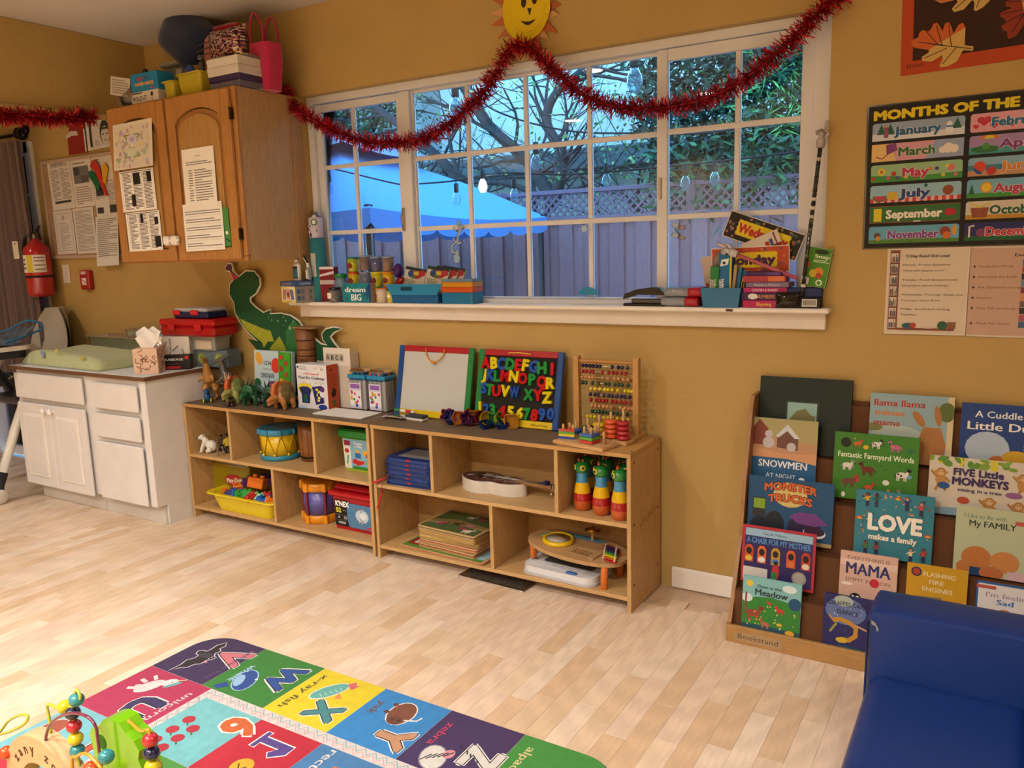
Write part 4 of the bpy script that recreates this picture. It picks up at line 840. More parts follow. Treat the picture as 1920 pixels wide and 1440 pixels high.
# cardboard dinosaur outline (metres, relative to its foot)
def dz(L): # from a 4x view of the photo to metres in the sheet's own plane
    o=[]
    for a,b in L:
        px,py=320+a/4,480+b/4; v=Vector((.85544*(px-960)+.06158*(py-720)-.51422*1515.25,.51711*(px-960)-.15644*(py-720)+.84150*1515.25,-.02862*(px-960)-.98577*(py-720)-.16567*1515.25)); k=(-.035+2.8809)/v.y; o.append((2.2918+v.x*k-OX,1.3276+v.z*k-OZ))
    return o
OUT=[(415,90),(432,60),(458,62),(467,88),(462,108),(515,160),(570,115),(630,118),(668,165),(672,215),(645,275),(597,312),(600,345),(640,385),(700,428),(752,405),(748,437),(830,432),(900,448),(960,488),(1010,560),(1080,620),(1130,662),(1182,670),(1150,630),(1140,585),(1165,552),(1225,536),(1288,545),(1230,568),(1198,605),(1225,650),(1265,700),(1270,760),(1200,790),(1080,780),(1010,740),(990,900),(985,1120),(880,1120),(860,900),(810,800),(740,820),(740,1080),(660,1080),(650,820),(652,690),(660,640),(580,562),(530,500),(492,425),(480,345),(447,285),(450,215),(478,180),(450,110),(425,110)]
def grow(P,t):
    n=len(P);o=[];A=sum(P[i][0]*P[(i+1)%n][1]-P[(i+1)%n][0]*P[i][1] for i in range(n)); sg=1 if A>0 else -1
    for i in range(n): p,q=Vector(P[i-1]),Vector(P[(i+1)%n]); d=(q-p).normalized(); o.append((P[i][0]+sg*d.y*t,P[i][1]-sg*d.x*t))
    return o
def clampz(P): return [(a,max(0.0015,b)) for a,b in P]
t=T('cardboard_dinosaur','large green cardboard cut-out dinosaur in a party hat standing against the wall','decoration',(OX,-.035,OZ))
dn=clampz(dz(OUT)); B('paper').prism(clampz(grow(dn,.006)),-.004,.004,'#ddd8ca').out('card',t)
B('paper').prism(dn,-.0052,-.004,'#20502f').out('green_body',t)
s=B('print').sheet(1,1,T3(0,-.0053,0)); s.p([(a+.5,b) for a,b in clampz(dz([(500,190),(570,122),(630,125),(662,170),(660,215),(600,260),(540,235)]))],'#1c4a2c'); s.p([(a+.5,b) for a,b in clampz(dz([(585,620),(650,700),(655,790),(700,790),(715,700),(690,645)]))],'#1a4428')
def dp(L,c): s.p([(a+.5,b) for a,b in clampz(dz(L))],c)
dp([(418,88),(433,63),(455,65),(463,88),(452,108),(425,106)],'#5a2450'); dp([(450,112),(515,162),(478,182)],'#b0305a'); 
dp([(500,440),(525,470),(620,510),(700,545),(755,560),(782,640),(735,640),(705,690),(690,645),(640,605),(575,550)],'#9aa02c'); dp([(750,690),(822,600),(870,690),(880,800),(760,800)],'#8f982c')
dp([(868,560),(930,470),(985,560),(985,1000),(890,1000)],'#276b3a'); 
for q in ((560,470,548,505),(600,500,580,540),(650,520,615,570),(700,540,660,600)): s.l([(a+.5,b) for a,b in dz([q[:2],q[2:]])],.0015,'#cfcf8a')
for a,b,r_ in ((810,485,.006),(765,480,.0045),(852,455,.005),(900,540,.011),(870,485,.005),(925,490,.005),(740,455,.004),(850,520,.003)): q=dz([(a,b)])[0]; s.e(q[0]+.5,q[1],r_*.7,r_,'#7fae8c')
q=dz([(595,150)])[0]; s.d(q[0]+.5,q[1],.005,'#0c1c12'); s.l([(a+.5,b) for a,b in dz([(480,250),(520,290),(590,310)])],.0015,'#0c2a18'); s.out('painted_markings',t)
t=T('wooden_cup','tall carved wooden drum cup with a wide rim beside the cardboard dinosaur','cup',(-.60,-.058,ST))
B('wood').lathe([(.043,0),(.047,.03),(.048,.2),(.046,.3),(.052,.372),(.045,.372)],'#7c4f2c',26).out('cup_body',t); B('wood').prism(rrect(-.062,.10,-.045,.045,.03),.374,.382,'#8a6a45',pl='xy').out('rim_board',t)
b=B('matte')
for z in (.10,.16,.24,.27,.315): b.lathe([(.0487,z),(.0492,z+.002),(.0487,z+.004)],'#3d2110',26)
b.out('burnt_rings',t); s=B('print').sheet(.08,.04,T3(.012,-.051,.205)@RZ(15)); s.t('TEMBLO',.5,.2,.5,'#2c160a',w=.95,bold=.01); s.out('burnt_lettering',t)
# board book with sound panel
t=T('book','board book about counting like a dinosaur with a green number button panel','book',(-.80,-.108,ST),(-4,0,0))
B('print').box(-.135,.13,0,.022,0,.258,'#a9c0cb',.001).out('cover',t); B('plastic').box(.045,.128,-.012,-.0005,.0,.255,'#3f9a2e',.004).out('button_panel',t)
s=B('print').sheet(.265,.258,T3(-.0025,-.0006,0)); s.r(0,0,.66,1,'#b5cdd8'); s.r(.66,0,.69,1,'#27473a'); s.e(.13,.84,.09,.13,'#d9a545',20); s.e(.58,.72,.12,.15,'#c93a26'); s.e(.08,.35,.10,.10,'#1f5a34'); s.p([(.0,.3),(.12,.32),(.25,.16),(.2,.1),(0,.15)],'#c03a5a'); s.e(.5,.14,.12,.13,'#6a3070')
s.t('1234',.36,.72,.08,'#1b2430',w=.2,bold=.03); s.t('COUNT LIKE A',.36,.62,.035,'#1b2430',w=.27); s.t('DINOSAUR',.36,.47,.10,'#1b2a48',w=.36,bold=.03); s.out('cover_print',t)
s=B('print').sheet(.083,.255,T3(.0865,-.0125,0))
for i in range(8): x=.3 if i%2==0 else .68; y=.90-.11*i; s.d(x,y,.17,'#1f5a1c'); s.d(x,y,.14,['#c9452c','#b8442e','#a83a2c','#c25a30','#d0c03a','#7fa843','#5f8a3a','#2f7a4a'][i]); s.t(str(i+1),x,y-.025,.05,'#1b1a18',bold=.03)
s.out('number_print',t)
# toy dinosaurs
def dino(lab,loc,rot,vox,fn,cf,extra=None,nm='toy_dinosaur'):
    t=T(nm,lab,'toy',loc,rot); b=B('plastic'); fn(b); b.fuse(vox,cf); b.out('body',t)
    if extra: extra(t)
    return t
def biped(b,h,crest=False,c='#777'):
    b.tube([(-.16*h/.2,0,.045),(-.08,0,.055),(-.03,0,.085),(.005,0,.115),(.02,0,.15),(.026,0,.19),(.03,0,.205)],[.004,.014,.032,.036,.022,.013,.014],c,10)
    hd=[(.02,0,.205),(.04,0,.212),(.065,0,.214)] if not crest else [(-.035,0,.245),(.0,0,.225),(.03,0,.208),(.06,0,.20),(.078,0,.198)]
    b.tube(hd,[.014,.013,.008] if not crest else [.003,.007,.014,.010,.006],c,8)
    for s_ in (-1,1):
        b.tube([(-.02,s_*.022,.085),(.005,s_*.03,.05),(-.012,s_*.03,.022),(.0,s_*.03,.006),(.028,s_*.032,.005)],[.021,.016,.009,.009,.006],c,8)
        b.tube([(.02,s_*.025,.125),(.035,s_*.038,.10),(.055,s_*.036,.10)],[.010,.007,.005],c,6)
dino('tan long necked toy dinosaur standing upright, leftmost on the shelf unit',(-1.195,-.17,ST),-65,.0045,lambda b:biped(b,.215,False,'#a8763a'),lambda p:'#a8763a' if p.z<.19 else '#8f6431')
dino('grey crested toy dinosaur standing behind the small blue toy',(-1.075,-.15,ST),-150,.0045,lambda b:biped(b,.22,True,'#54504c'),lambda p:'#4a4643' if p.z>.1 else '#363331')
t=T('wheeled_toy','small blue toy with lime green wheels at the front of the shelf top','toy',(-1.13,-.245,ST),-40)
b=B('plastic').sph((0,0,.03),(.018,.018,.027),'#1f4f86',12).sph((.006,0,.058),(.016,.015,.014),'#235a94',12).sph((.02,0,.055),(.011,.010,.008),'#235a94',10); b.fuse(.003); b.out('body',t)
for x in (-.012,.014):
    for y in (-.021,.014): B('plastic').cyl(.011,.007,'#a8c832',14,x,y,.011,'y',b=.002).out('wheel',t)
def quad(b,c,L=.06,h=.055,r=.032):
    b.tube([(-L*1.9,0,h*.45),(-L*1.2,0,h*.75),(-L*.6,0,h),(0,0,h*1.1),(L*.55,0,h*1.0),(L*.9,0,h*.9)],[.004,.014,r*.9,r,r*.8,r*.5],c,12)
    for x,s_ in ((-L*.55,-1),(-L*.55,1),(L*.5,-1),(L*.5,1)): b.tube([(x,s_*r*.55,h),(x+.004,s_*r*.85,h*.5),(x-.002,s_*r*.85,.008),(x+.008,s_*r*.9,.004)],[r*.5,r*.36,.010,.008],c,8)
def spiky(lab,loc,rot,c,c2,n=9):
    def f(b): quad(b,c,.055,.062,.036); b.sph((.075,0,.062),(.030,.019,.019),c,10); b.tube([(.09,0,.058),(.108,0,.05),(.114,0,.045)],[.014,.010,.005],c,8); b.sph((.045,0,.078),(.009,.034,.030),c,10)
    def ex(t):
        for k in range(n):
            a=R(-35+250*k/(n-1)); q=Vector((0,math.cos(a),math.sin(a))); p=Vector((.045,0,.078))+q*.026; B('plastic').tube([p,p+q*.030+Vector((-.018,0,.006))],[.005,.001],c2,6).out('horn',t)
        B('plastic').tube([(.10,0,.066),(.108,0,.092)],[.005,.001],c2,6).out('horn',t)
    return dino(lab,loc,rot,.0042,f,lambda p:c if p.x>-.02 else c2,ex)
spiky('green toy dinosaur with a fan of head spikes, left of its darker twin',(-.855,-.19,ST),-72,'#1c5a38','#14402c')
spiky('dark green toy dinosaur with spikes in front of the dinosaur book',(-.72,-.18,ST),-70,'#1f4436','#1a3a30')
def frill(lab,loc,rot,c,cf_,ce,horns):
    def f(b): quad(b,c,.05,.058,.036); b.tube([(.05,0,.065),(.075,0,.06),(.10,0,.05)],[.022,.014,.008],c,8); b.tube([(.06,0,.045),(.085,0,.035),(.10,0,.03)],[.012,.008,.005],c,8); b.sph((-.005,0,.085),(.045,.026,.045),c,12)
    def ex(t):
        n=14; P=[(.055*math.cos(R(a))-.0,.055*math.sin(R(a))+.078) for a in range(-20,201,17)]
        B('plastic').prism([(p[0],p[1]+.006*(i%2)) for i,p in enumerate(P)],-.006,.006,ce).out('back_sail',t)
        B('plastic').tube([(.05,0,.055),(.062,0,.085),(.055,0,.12),(.03,0,.137)],[.010,.014,.012,.006],ce,8).out('crest',t)
        for k in range(horns): y=-.012+.024*k/max(1,horns-1); B('plastic').tube([(.05,y,.125),(.045+.0,y*1.8,.16)],[.004,.001],ce if k%2 else '#d9c48a',6).out('horn',t)
        for k in range(5): B('plastic').tube([(.07+.007*k,-.006,.046),(.07+.007*k,-.006,.039)],[.0015,.0004],'#e5dfc5',4).out('tooth',t)
    return dino(lab,loc,rot,.0042,f,lambda p:cf_ if p.z>.05 and p.x<.03 else c,ex)
frill('yellow green toy dinosaur with an orange crest and tall horns',(-.985,-.185,ST),-80,'#9a9a5a','#7d8a4a','#b8501c',4)
frill('brown and orange toy dinosaur with open jaws next to the white game box',(-.625,-.20,ST),-95,'#a8703c','#6d5a34','#b5602a',0)
dino('tiny dark brown toy dinosaur lying in front of the green ones',(-.93,-.265,ST),-60,.003,lambda b:(quad(b,'#3f2622',.022,.02,.012),b.sph((.028,0,.022),(.012,.008,.008),'#3f2622',8)),None)
dino('small purple and white spotted toy dinosaur behind the dark green one',(-.775,-.135,ST),-80,.004,lambda b:(quad(b,'#4a2348',.03,.05,.028),b.sph((0,0,.085),(.02,.03,.03),'#4a2348',10)),lambda p:'#e0d8d0' if noise.noise(p*60)>.32 else '#5a2a5c')
# boxes
t=T('box','white pixel art game box with an orange side','box',(-.485,-.115,ST))
B('print').box(-.098,.098,-.0375,.0375,0,.213,'#d9dade',.001).out('carton',t)
s=B('print').sheet(.196,.213,T3(0,-.038,0)); s.d(.06,.93,.03,'#1c2f6a'); s.t('Learning',.22,.93,.03,'#1c2f6a',w=.22); s.t('Resources',.22,.88,.03,'#1c2f6a',w=.22); s.t('5+',.86,.88,.06,'#1c2f6a'); s.t('STEM Explorers',.5,.77,.04,'#d0503a',w=.5,bold=.02); s.t('Pixel Art Challenge',.5,.67,.065,'#1c2450',w=.86,bold=.03)
g=random.Random(6)
for i in range(14): s.d(g.uniform(.08,.92),g.uniform(.8,.98) if i%2 else g.uniform(.56,.62),.013,g.choice(['#c03a2c','#2c6a3a','#2a3f8a','#d0a030']))
s.e(.27,.45,.24,.13,'#e0c83a'); s.p([(.07,.46),(.2,.5),(.36,.5),(.48,.44),(.42,.3),(.40,.12),(.15,.12),(.14,.32)],'#1f2a5c'); s.r(.22,.14,.33,.32,'#1f5a4a'); s.p([(.5,.5),(.82,.54),(.88,.16),(.6,.1)],'#20256a')
for x,y in ((.62,.42),(.66,.42),(.68,.36),(.64,.30),(.68,.24),(.72,.24),(.66,.18),(.70,.18),(.72,.38)): s.r(x,y,x+.04,y+.05,'#e6e04a')
s.d(.84,.36,.09,'#dcdce4'); s.d(.84,.46,.07,'#5a2a7a'); s.e(.82,.06,.14,.06,'#1c3a8a'); s.r(.0,.0,.3,.06,'#a9c8e4'); s.out('front_print',t)
s=B('print').sheet(.075,.213,T3(.0982,0,0)@RZ(90)); s.r(0,0,1,1,'#b5461f'); s.d(.4,.88,.12,'#7a2a14'); s.lines(.2,.9,.45,.8,6,'#8a3416'); s.p([(.3,.35),(.5,.48),(.8,.42),(.7,.3),(.45,.25)],'#1c1410'); s.r(.4,.08,.7,.2,'#3a6a2c'); s.out('side_print',t)
t=T('box','white letter cube box printed with A and C behind the pixel art box','box',(-.40,-.035,ST))
B('paper').box(-.085,.085,-.03,.03,0,.262,'#c9bfb2',.001).out('carton',t); B('paper').box(-.085,.085,-.0302,-.028,.20,.285,'#d9d2c8',.001).out('flap',t)
s=B('print').sheet(.17,.285,T3(0,-.0305,0))
for i,ch in enumerate('ABCd'): s.r(.1+.17*i,.78,.25+.17*i,.90,'#a9a39c'); s.t(ch,.175+.17*i,.80,.075,['#6a1f2c','#2a2a2c','#1c1c1e','#3a3a3c'][i],bold=.03)
s.out('letter_print',t)
def markertub(lab,x):
    t=T('marker_tub',lab,'tub',(x,-.052,ST)); B('clear').box(-.052,.052,-.04,.04,0,.15,'#e4e6e8',.008).out('tub_body',t); B('plastic').box(-.055,.055,-.043,.043,.150,.168,'#1f86b8',.004).out('rim',t); B('clear').box(-.05,.05,-.038,.038,.168,.196,'#e4e0e8',.012).out('dome_lid',t)
    g=random.Random(int(abs(x)*99)); b=B('plastic')
    for i in range(16): 
        px_,py_=-.04+.0265*(i%4),-.028+.018*(i//4); c=g.choice(['#c23a3a','#2c8a4a','#2a4fa8','#d0a02c','#7a3a8a','#d06a2c','#1c1c1e']); B('plastic').cyl(.0065,.15,'#d5d5d8',8,px_,py_,.004).cyl(.0068,.03,c,8,px_,py_,.154).out('marker',t)
    s=B('print').sheet(.07,.12,T3(-.008,-.0405,.01)); s.r(0,0,1,1,'#c9c2da'); s.r(.1,.78,.9,.95,'#8a5ab0'); s.r(.0,.12,1,.7,'#e0e0e4')
    for i in range(11): s.e(g.uniform(.1,.9),g.uniform(.18,.66),.09,.06,g.choice(['#c23a3a','#2c8a4a','#2a4fa8','#d0a02c','#c04a8a']),g.uniform(0,90))
    s.d(.6,.12,.12,'#1f5aa8'); s.out('label',t)
markertub('marker tub with a blue rim, left of the two by the white box',-.262); markertub('marker tub with a blue rim, right of the two beside the whiteboard',-.143)
t=T('paper_pad','white drawing paper pad lying on the right end of the left shelf unit','paper',(-.245,-.178,ST),0); B('paper').box(-.15,.142,-.07,.068,0,.004,'#c9c6c4').out('sheets',t); B('paper').box(-.152,.144,-.072,.07,.004,.0055,'#dfdedc').out('top_sheet',t)
# =================== INSIDE THE LEFT SHELF UNIT
SU=.3376; SL=.0606
def bear(b):
    c='#d9d5cc'; b.sph((-.012,0,.026),(.022,.017,.024),c,12); b.sph((.01,0,.045),(.014,.013,.018),c,10); b.sph((.022,0,.062),(.013,.012,.012),c,10); b.tube([(.03,0,.060),(.042,0,.058)],[.007,.005],c,8); b.sph((.016,.010,.072),.0035,c,6); b.sph((.016,-.010,.072),.0035,c,6)
    for s_ in (-1,1): b.tube([(.012,s_*.010,.042),(.022,s_*.012,.02),(.026,s_*.012,.004)],[.008,.007,.007],c,8); b.tube([(-.015,s_*.014,.016),(.004,s_*.018,.006)],[.012,.007],c,8)
t=dino('white toy polar bear sitting in the upper left compartment','' or (-1.155,-.245,SU),-150,.0028,bear,lambda p:'#d9d5cc' if p.x<.039 else '#1c1a1a',None,'toy_bear'); B('plastic').sph((.044,0,.059),.003,'#141214',8).out('nose',t); t.scale=(1.3,1.3,1.3)
def person(lab,loc,rot,shirt,pants,skin,hat,h=.075,nm='toy_figure'):
    t=T(nm,lab,'toy',loc,rot); k=h/.075
    b=B('plastic').tube([(0,0,.03*k),(0,0,.045*k),(0,0,.056*k),(0,0,.062*k),(0,0,.066*k)],[.010*k,.009*k,.010*k,.004*k,.005*k],shirt,8); b.sph((0,0,.070*k),.0075*k,skin,8)
    for s_ in (-1,1): b.tube([(0,s_*.005*k,.032*k),(.003,s_*.007*k,.016*k),(0,s_*.007*k,.002)],[.006*k,.005*k,.005*k],pants,6); b.tube([(0,s_*.010*k,.054*k),(.006,s_*.014*k,.044*k),(.012*k,s_*.010*k,.038*k)],[.004*k,.0035*k,.003*k],shirt,6)
    b.fuse(.0022,lambda p:pants if p.z<.03*k else (shirt if p.z<.062*k else skin)); b.out('body',t); B('plastic').lathe([(.009*k,0),(.0075*k,.005*k),(0,.009*k)],hat,10,0,0,.071*k).out('hat',t); return t
person('toy figure in a dark suit and patterned shirt behind the polar bear',(-1.11,-.20,SU),-60,'#3a2c28','#1c1a1c','#7a4a34','#141214',.085)
person('tall dark toy figure at the back of the upper left compartment',(-1.10,-.14,SU),-60,'#2a2320','#16161a','#4a2c1e','#101012',.10)
person('toy figure in a yellow shirt and black cap by the small walker',(-1.045,-.215,SU),-60,'#b8a52c','#23262c','#5a3826','#131316',.10)
t=T('toy_walker','small grey toy walker frame beside the yellow shirt figure','toy',(-1.045,-.262,SU),-30); b=B('metal')
for s_ in (-1,1): b.tube([(.012,s_*.014,.001),(.008,s_*.014,.045),(-.010,s_*.014,.045),(-.014,s_*.014,.001)],.0014,'#9a9c9e',6)
for z in (.022,.044): b.tube([(.009,-.014,z),(.009,.014,z)],.0013,'#9a9c9e',6)
b.out('frame',t)
t=T('toy_drum','yellow toy drum with light blue rims in the upper middle compartment','drum',(-.735,-.147,SU))
B('plastic').lathe([(.093,0),(.098,.004),(.099,.02),(.095,.024)],'#2f86a8',36).out('bottom_rim',t); B('plastic').lathe([(.088,.022),(.094,.125)],'#d9b416',36).out('shell',t); B('plastic').lathe([(.097,.125),(.102,.130),(.103,.150),(.098,.156),(.088,.153)],'#2f86a8',36).out('top_rim',t); B('matte').lathe([(.089,.152),(0,.153)],'#a08c78',36).out('drum_head',t)
b=B('plastic')
for i in range(9): a,c_,e=[R(40*i+q) for q in (0,20,40)]; b.tube([(.096*math.cos(a),.096*math.sin(a),.125),(.093*math.cos(c_),.093*math.sin(c_),.028),(.096*math.cos(e),.096*math.sin(e),.125)],.0025,'#c49a10',6)
b.out('moulded_cord',t)
for i in range(9): a=R(40*i+20); B('plastic').sph((.096*math.cos(a),.096*math.sin(a),.03),.007,'#e0c020',8).out('stud',t)
for i in range(9): a=R(40*i); B('plastic').cyl(.009,.026,'#2f86a8',10,.100*math.cos(a),.100*math.sin(a),.128,b=.002).out('lug',t)
def bongo(lab,x,y,r_,h):
    t=T('bongo_drum',lab,'drum',(x,y,SU)); b=B('wood')
    for i in range(12): a=30*i; b.lathe([(r_*.80,.0),(r_*.92,h*.3),(r_,h*.62),(r_*.93,h*.86)],['#8a5528','#7a4a22','#925c2e'][i%3],1) if False else None
    b.lathe([(r_*.84,0),(r_*.93,h*.25),(r_,h*.6),(r_*.97,h*.86)],['#8a5528'],24); b.out('shell',t)
    for i in range(12): a=R(30*i); B('wood').tube([(math.cos(a)*(q*r_+.0005),math.sin(a)*(q*r_+.0005),z) for q,z in ((.84,.002),(.93,h*.25),(1,h*.6),(.97,h*.86))],.0011,'#4c2c12',4).out('stave_joint',t)
    B('matte').lathe([(r_*.99,h*.86),(r_*1.03,h*.88),(r_*1.03,h*.97),(r_*.97,h)],'#33231a',24).out('collar',t); B('matte').lathe([(r_*.97,h),(0,h+.001)],'#6e5238',24).out('drum_head',t); B('metal').lathe([(r_*.90,h*.08),(r_*.905,h*.1),(r_*.90,h*.12)],'#2a2624',24).out('hoop',t)
bongo('larger brown wooden bongo drum beside the yellow drum',-.555,-.115,.062,.205); bongo('smaller bongo drum half hidden by the shelf divider',-.435,-.12,.042,.165)
t=lidbox('toy_tub','lime green block tub with green lid and building block picture','tub',-.185,-.125,SU,.20,.14,.165,'#9ab52c',0,'#1c8a34',lh=.0,tap=.9); B('plastic').box(-.112,.112,-.08,.08,.155,.198,'#1a8232',.008).out('lid',t)
s=B('print').sheet(.165,.14,T3(0,-.0665,.012)@RX(3)); s.r(0,0,1,1,'#7fb0cc'); s.r(0,0,.25,.9,'#d5d9d0'); s.r(.04,.78,.26,.95,'#8a2a4a'); s.e(.12,.6,.08,.08,'#b03028'); s.l([(.1,.15),(.15,.45)],.05,'#3f9a5a'); s.t('Create',.55,.84,.08,'#fff',w=.3,bold=.03); s.t("'n Play",.55,.74,.08,'#fff',w=.26,bold=.03); s.p([(.3,.2),(.5,.12),(.7,.2),(.75,.3),(.5,.3),(.42,.36),(.32,.32)],'#c02a24'); s.r(.42,.38,.62,.55,'#2a6aa8'); s.r(.44,.55,.56,.66,'#d8a520'); s.r(.7,.5,.9,.66,'#d8a520'); s.r(.8,.42,.98,.55,'#b02a3a'); s.r(.8,.2,.98,.35,'#6ab02c'); s.r(.3,.0,1,.1,'#2c8a34'); s.out('label',t)
t=T('storage_bin','translucent yellow tall bin with a red oval logo behind the block tray','bin',(-1.075,-.115,SL),0); b=B('clear2')
b.box(-.145,.14,-.075,.085,0,.212,'#b8a21c',.008); b.out('body',t); B('clear2').box(-.152,.147,-.082,.087,.2125,.224,'#c4ae22',.006).out('rim',t)
s=B('print').sheet(.15,.08,T3(.03,-.0765,.085)); s.e(.5,.5,.49,.42,'#9a2420'); s.e(.5,.52,.46,.36,'#a82a24'); s.t('Play-Doh',.5,.4,.28,'#e8ddd0',w=.8,bold=.05,rot=7); s.out('logo',t)
t=T('toy_tray','bright yellow plastic tray full of building blocks in the lower left compartment','tray',(-.882,-.178,SL))
b=B('plastic'); o=rrect(-.19,.19,-.105,.105,.03);u=rrect(-.222,.222,-.125,.115,.035);q=rrect(-.25,.246,-.142,.122,.04);n=len(o)
b.add([(p[0],p[1],0) for p in o]+[(p[0],p[1],.082) for p in u]+[(p[0],p[1],.084) for p in q]+[(p[0],p[1],.092) for p in q]+[(p[0]*.97,p[1]*.96,.09) for p in u]+[(p[0]*.97,p[1]*.97,.006) for p in o],[(k_*n+i,k_*n+(i+1)%n,(k_+1)*n+(i+1)%n,(k_+1)*n+i) for k_ in range(5) for i in range(n)]+[tuple(range(n))[::-1],tuple(range(5*n,6*n))],'#dcc61c'); b.out('tub',t)
g=random.Random(12); bc=[('blue','#1f5fae'),('red','#b52424'),('green','#2c9a3c'),('orange','#d9701c'),('navy','#1c2a6a'),('purple','#4a2358'),('light green','#5fae6a'),('dark blue','#202a52')]
spots=[(-.15,-.07,'orange'),(-.11,-.085,'navy'),(-.075,-.075,'blue'),(-.03,-.09,'green'),(.0,-.075,'green'),(.05,-.095,'red'),(.075,-.07,'light green'),(.13,-.095,'blue'),(.17,-.08,'orange'),(.16,-.05,'navy'),(.10,-.04,'red'),(.02,-.02,'orange'),(-.05,-.02,'purple'),(-.12,-.02,'orange'),(.14,.02,'dark blue'),(.08,.04,'purple'),(.0,.05,'purple'),(.17,.05,'light green'),(-.08,.05,'dark blue'),(-.16,.03,'blue')]
where=['at the left rim of the tray','beside the left orange one','on the front left of the heap','at the front middle of the tray','leaning on its green neighbour at the front','at the front right of the tray','just behind the front red one','low at the right rim','propped in the right corner','behind the right corner orange one','in the middle of the right half','standing tall in the centre of the heap','in the shade left of the tall orange one','at the left back of the tray','at the back right','behind the tall orange one','at the centre back','high at the right back','in the dark left back','deep in the left back corner']
for (x,y,cn),wh in zip(spots,where):
    c=dict(bc)[cn]; hz=.078+.018*(1-abs(x)/.2)+ (.03 if y>-.03 and x>-.06 else 0)+.02*(y>-.03)
    t=T('building_block',f'{cn} building block {wh}','block',(-.882+x,-.178+y,SL+hz-.004),(g.uniform(-35,35),g.uniform(-30,30),g.uniform(0,90)),'blocks in the yellow tray'); t.scale=(1.3,1.3,1.3); k=1.45 if wh.startswith('standing') else 1
    B('plastic').box(-.023*k,.023*k,-.015*k,.015*k,-.014*k,.014*k,c,.002).out('brick_body',t)
    for xx in (-.011*k,.011*k): B('plastic').cyl(.0065*k,.007*k,c,12,xx,0,.014*k,b=.001).out('stud',t)
t=T('toy_drum','purple toy drum with orange rims and dark red posts in the lower right compartment','drum',(-.475,-.155,SL),12)
for z in (0,.155): B('plastic').lathe([(.084,z),(.089,z+.003),(.089,z+.036),(.083,z+.04),(.074,z+.038)],'#d98a14',8 if False else 32).out('rim',t)
B('plastic').lathe([(.080,.036),(.080,.09),(.0825,.095),(.080,.10),(.080,.158)],'#5a58a0',32).out('shell',t); B('matte').lathe([(.075,.190),(0,.191)],'#a89c90',32).out('drum_head',t)
for i in range(6): a=R(60*i+15); B('plastic').cyl(.0065,.12,'#7a1c28',10,.087*math.cos(a),.087*math.sin(a),.038).out('post',t); B('plastic').box(-.012,.012,-.012,.012,0,.04,'#d98a14',.003).at().out('lug',t).location=(.087*math.cos(a),.087*math.sin(a),0); B('plastic').box(-.012,.012,-.012,.012,0,.042,'#d98a14',.003).out('lug',t).location=(.087*math.cos(a),.087*math.sin(a),.155)
t=lidbox('toy_tub','red construction toy tub with a black and blue label','tub',-.19,-.145,SL,.285,.17,.17,'#a3101c',0,None,tap=.93); B('plastic').box(-.155,.152,-.098,.092,.158,.185,'#b0121e',.008).out('lid',t); B('plastic').box(-.135,.13,-.08,.075,.185,.212,'#a81220',.012).out('lid_handle',t)
s=B('print').sheet(.245,.125,T3(-.002,-.0835,.018)@RX(2)); s.r(0,0,.37,1,'#191617'); s.r(.35,0,1,.93,'#4f7faa'); s.e(.36,.5,.05,.5,'#4f7faa'); s.t("K'NEX",.2,.76,.2,'#f0eeea',w=.34,bold=.05); s.t('52',.1,.52,.17,'#e0d84a',w=.13,bold=.05); s.r(.19,.6,.32,.62,'#888'); s.r(0,.42,.36,.43,'#777'); s.r(0,.22,.36,.23,'#777'); s.d(.1,.33,.02,'#ccc'); s.r(.22,.27,.3,.39,'#888'); s.r(.08,.08,.26,.17,'#999'); s.e(.68,.5,.16,.25,'#b9cfe0'); s.e(.70,.5,.08,.12,'#dfe6ee')
for i in range(26): a=g.uniform(0,6.3); x,y=.66+.12*math.cos(a)*g.random(),(.72 if i%2 else .28)+.13*math.sin(a)*g.random(); s.l([(x,y),(x+g.uniform(-.06,.06),y+g.uniform(-.1,.1))],.012,g.choice(['#3a3f46','#6a6f76','#8a4a3a','#d5d8da']))
s.r(.78,.04,.98,.12,'#c03040'); s.out('label',t)
# =================== ON TOP OF THE RIGHT SHELF UNIT
def easelboard(nm,lab,x,cols,face,fc):
    t=T(nm,lab,'board',(x,-.092,ST),(-12.5,0,0)); w=.405;h=.315
    B('plastic').box(-w/2,-w/2+.028,-.014,.004,0,h,cols[0],.003).out('frame_side',t); B('plastic').box(w/2-.028,w/2,-.014,.004,0,h,cols[1],.003).out('frame_side',t)
    B('plastic').box(-w/2+.028,w/2-.028,-.013,.003,h-.026,h,'#a81c28',.002).out('frame_top',t); B('plastic').box(-w/2+.028,w/2-.028,-.013,.003,0,.03,'#d6b81c',.002).out('frame_bottom',t)
    B(fc).box(-w/2+.028,w/2-.028,-.008,.0,.03,h-.026,face).out('panel',t); return t
wb=easelboard('whiteboard','small whiteboard in a blue, red, green and yellow frame leaning on the wall',.168,('#14478a','#1c7a3c'),'#bfc3c0','gloss')
B('rubber').tube(spline([(-.05,-.016,.305),(-.045,-.018,.275),(-.02,-.02,.25),(.0,-.022,.243),(.02,-.02,.25),(.045,-.018,.275),(.05,-.016,.305)],5),.0028,'#d98a20',6).sph((0,-.022,.244),.007,'#d98a20',8).out('cord',wb)
s=B('print').sheet(.1,.02,T3(.1,-.0135,.006)); s.r(0,.5,.6,.6,'#7a6a20'); s.out('maker_print',wb)
lb=easelboard('letter_board','black magnetic letter board in a green, red, blue and yellow frame',.600,('#1c7a3c','#14478a'),'#1c1b1a','matte')
B('rubber').tube([(-.055,-.017,.302),(0,-.018,.304),(.055,-.017,.300)],.0035,'#e0a040',6).out('cord',lb)
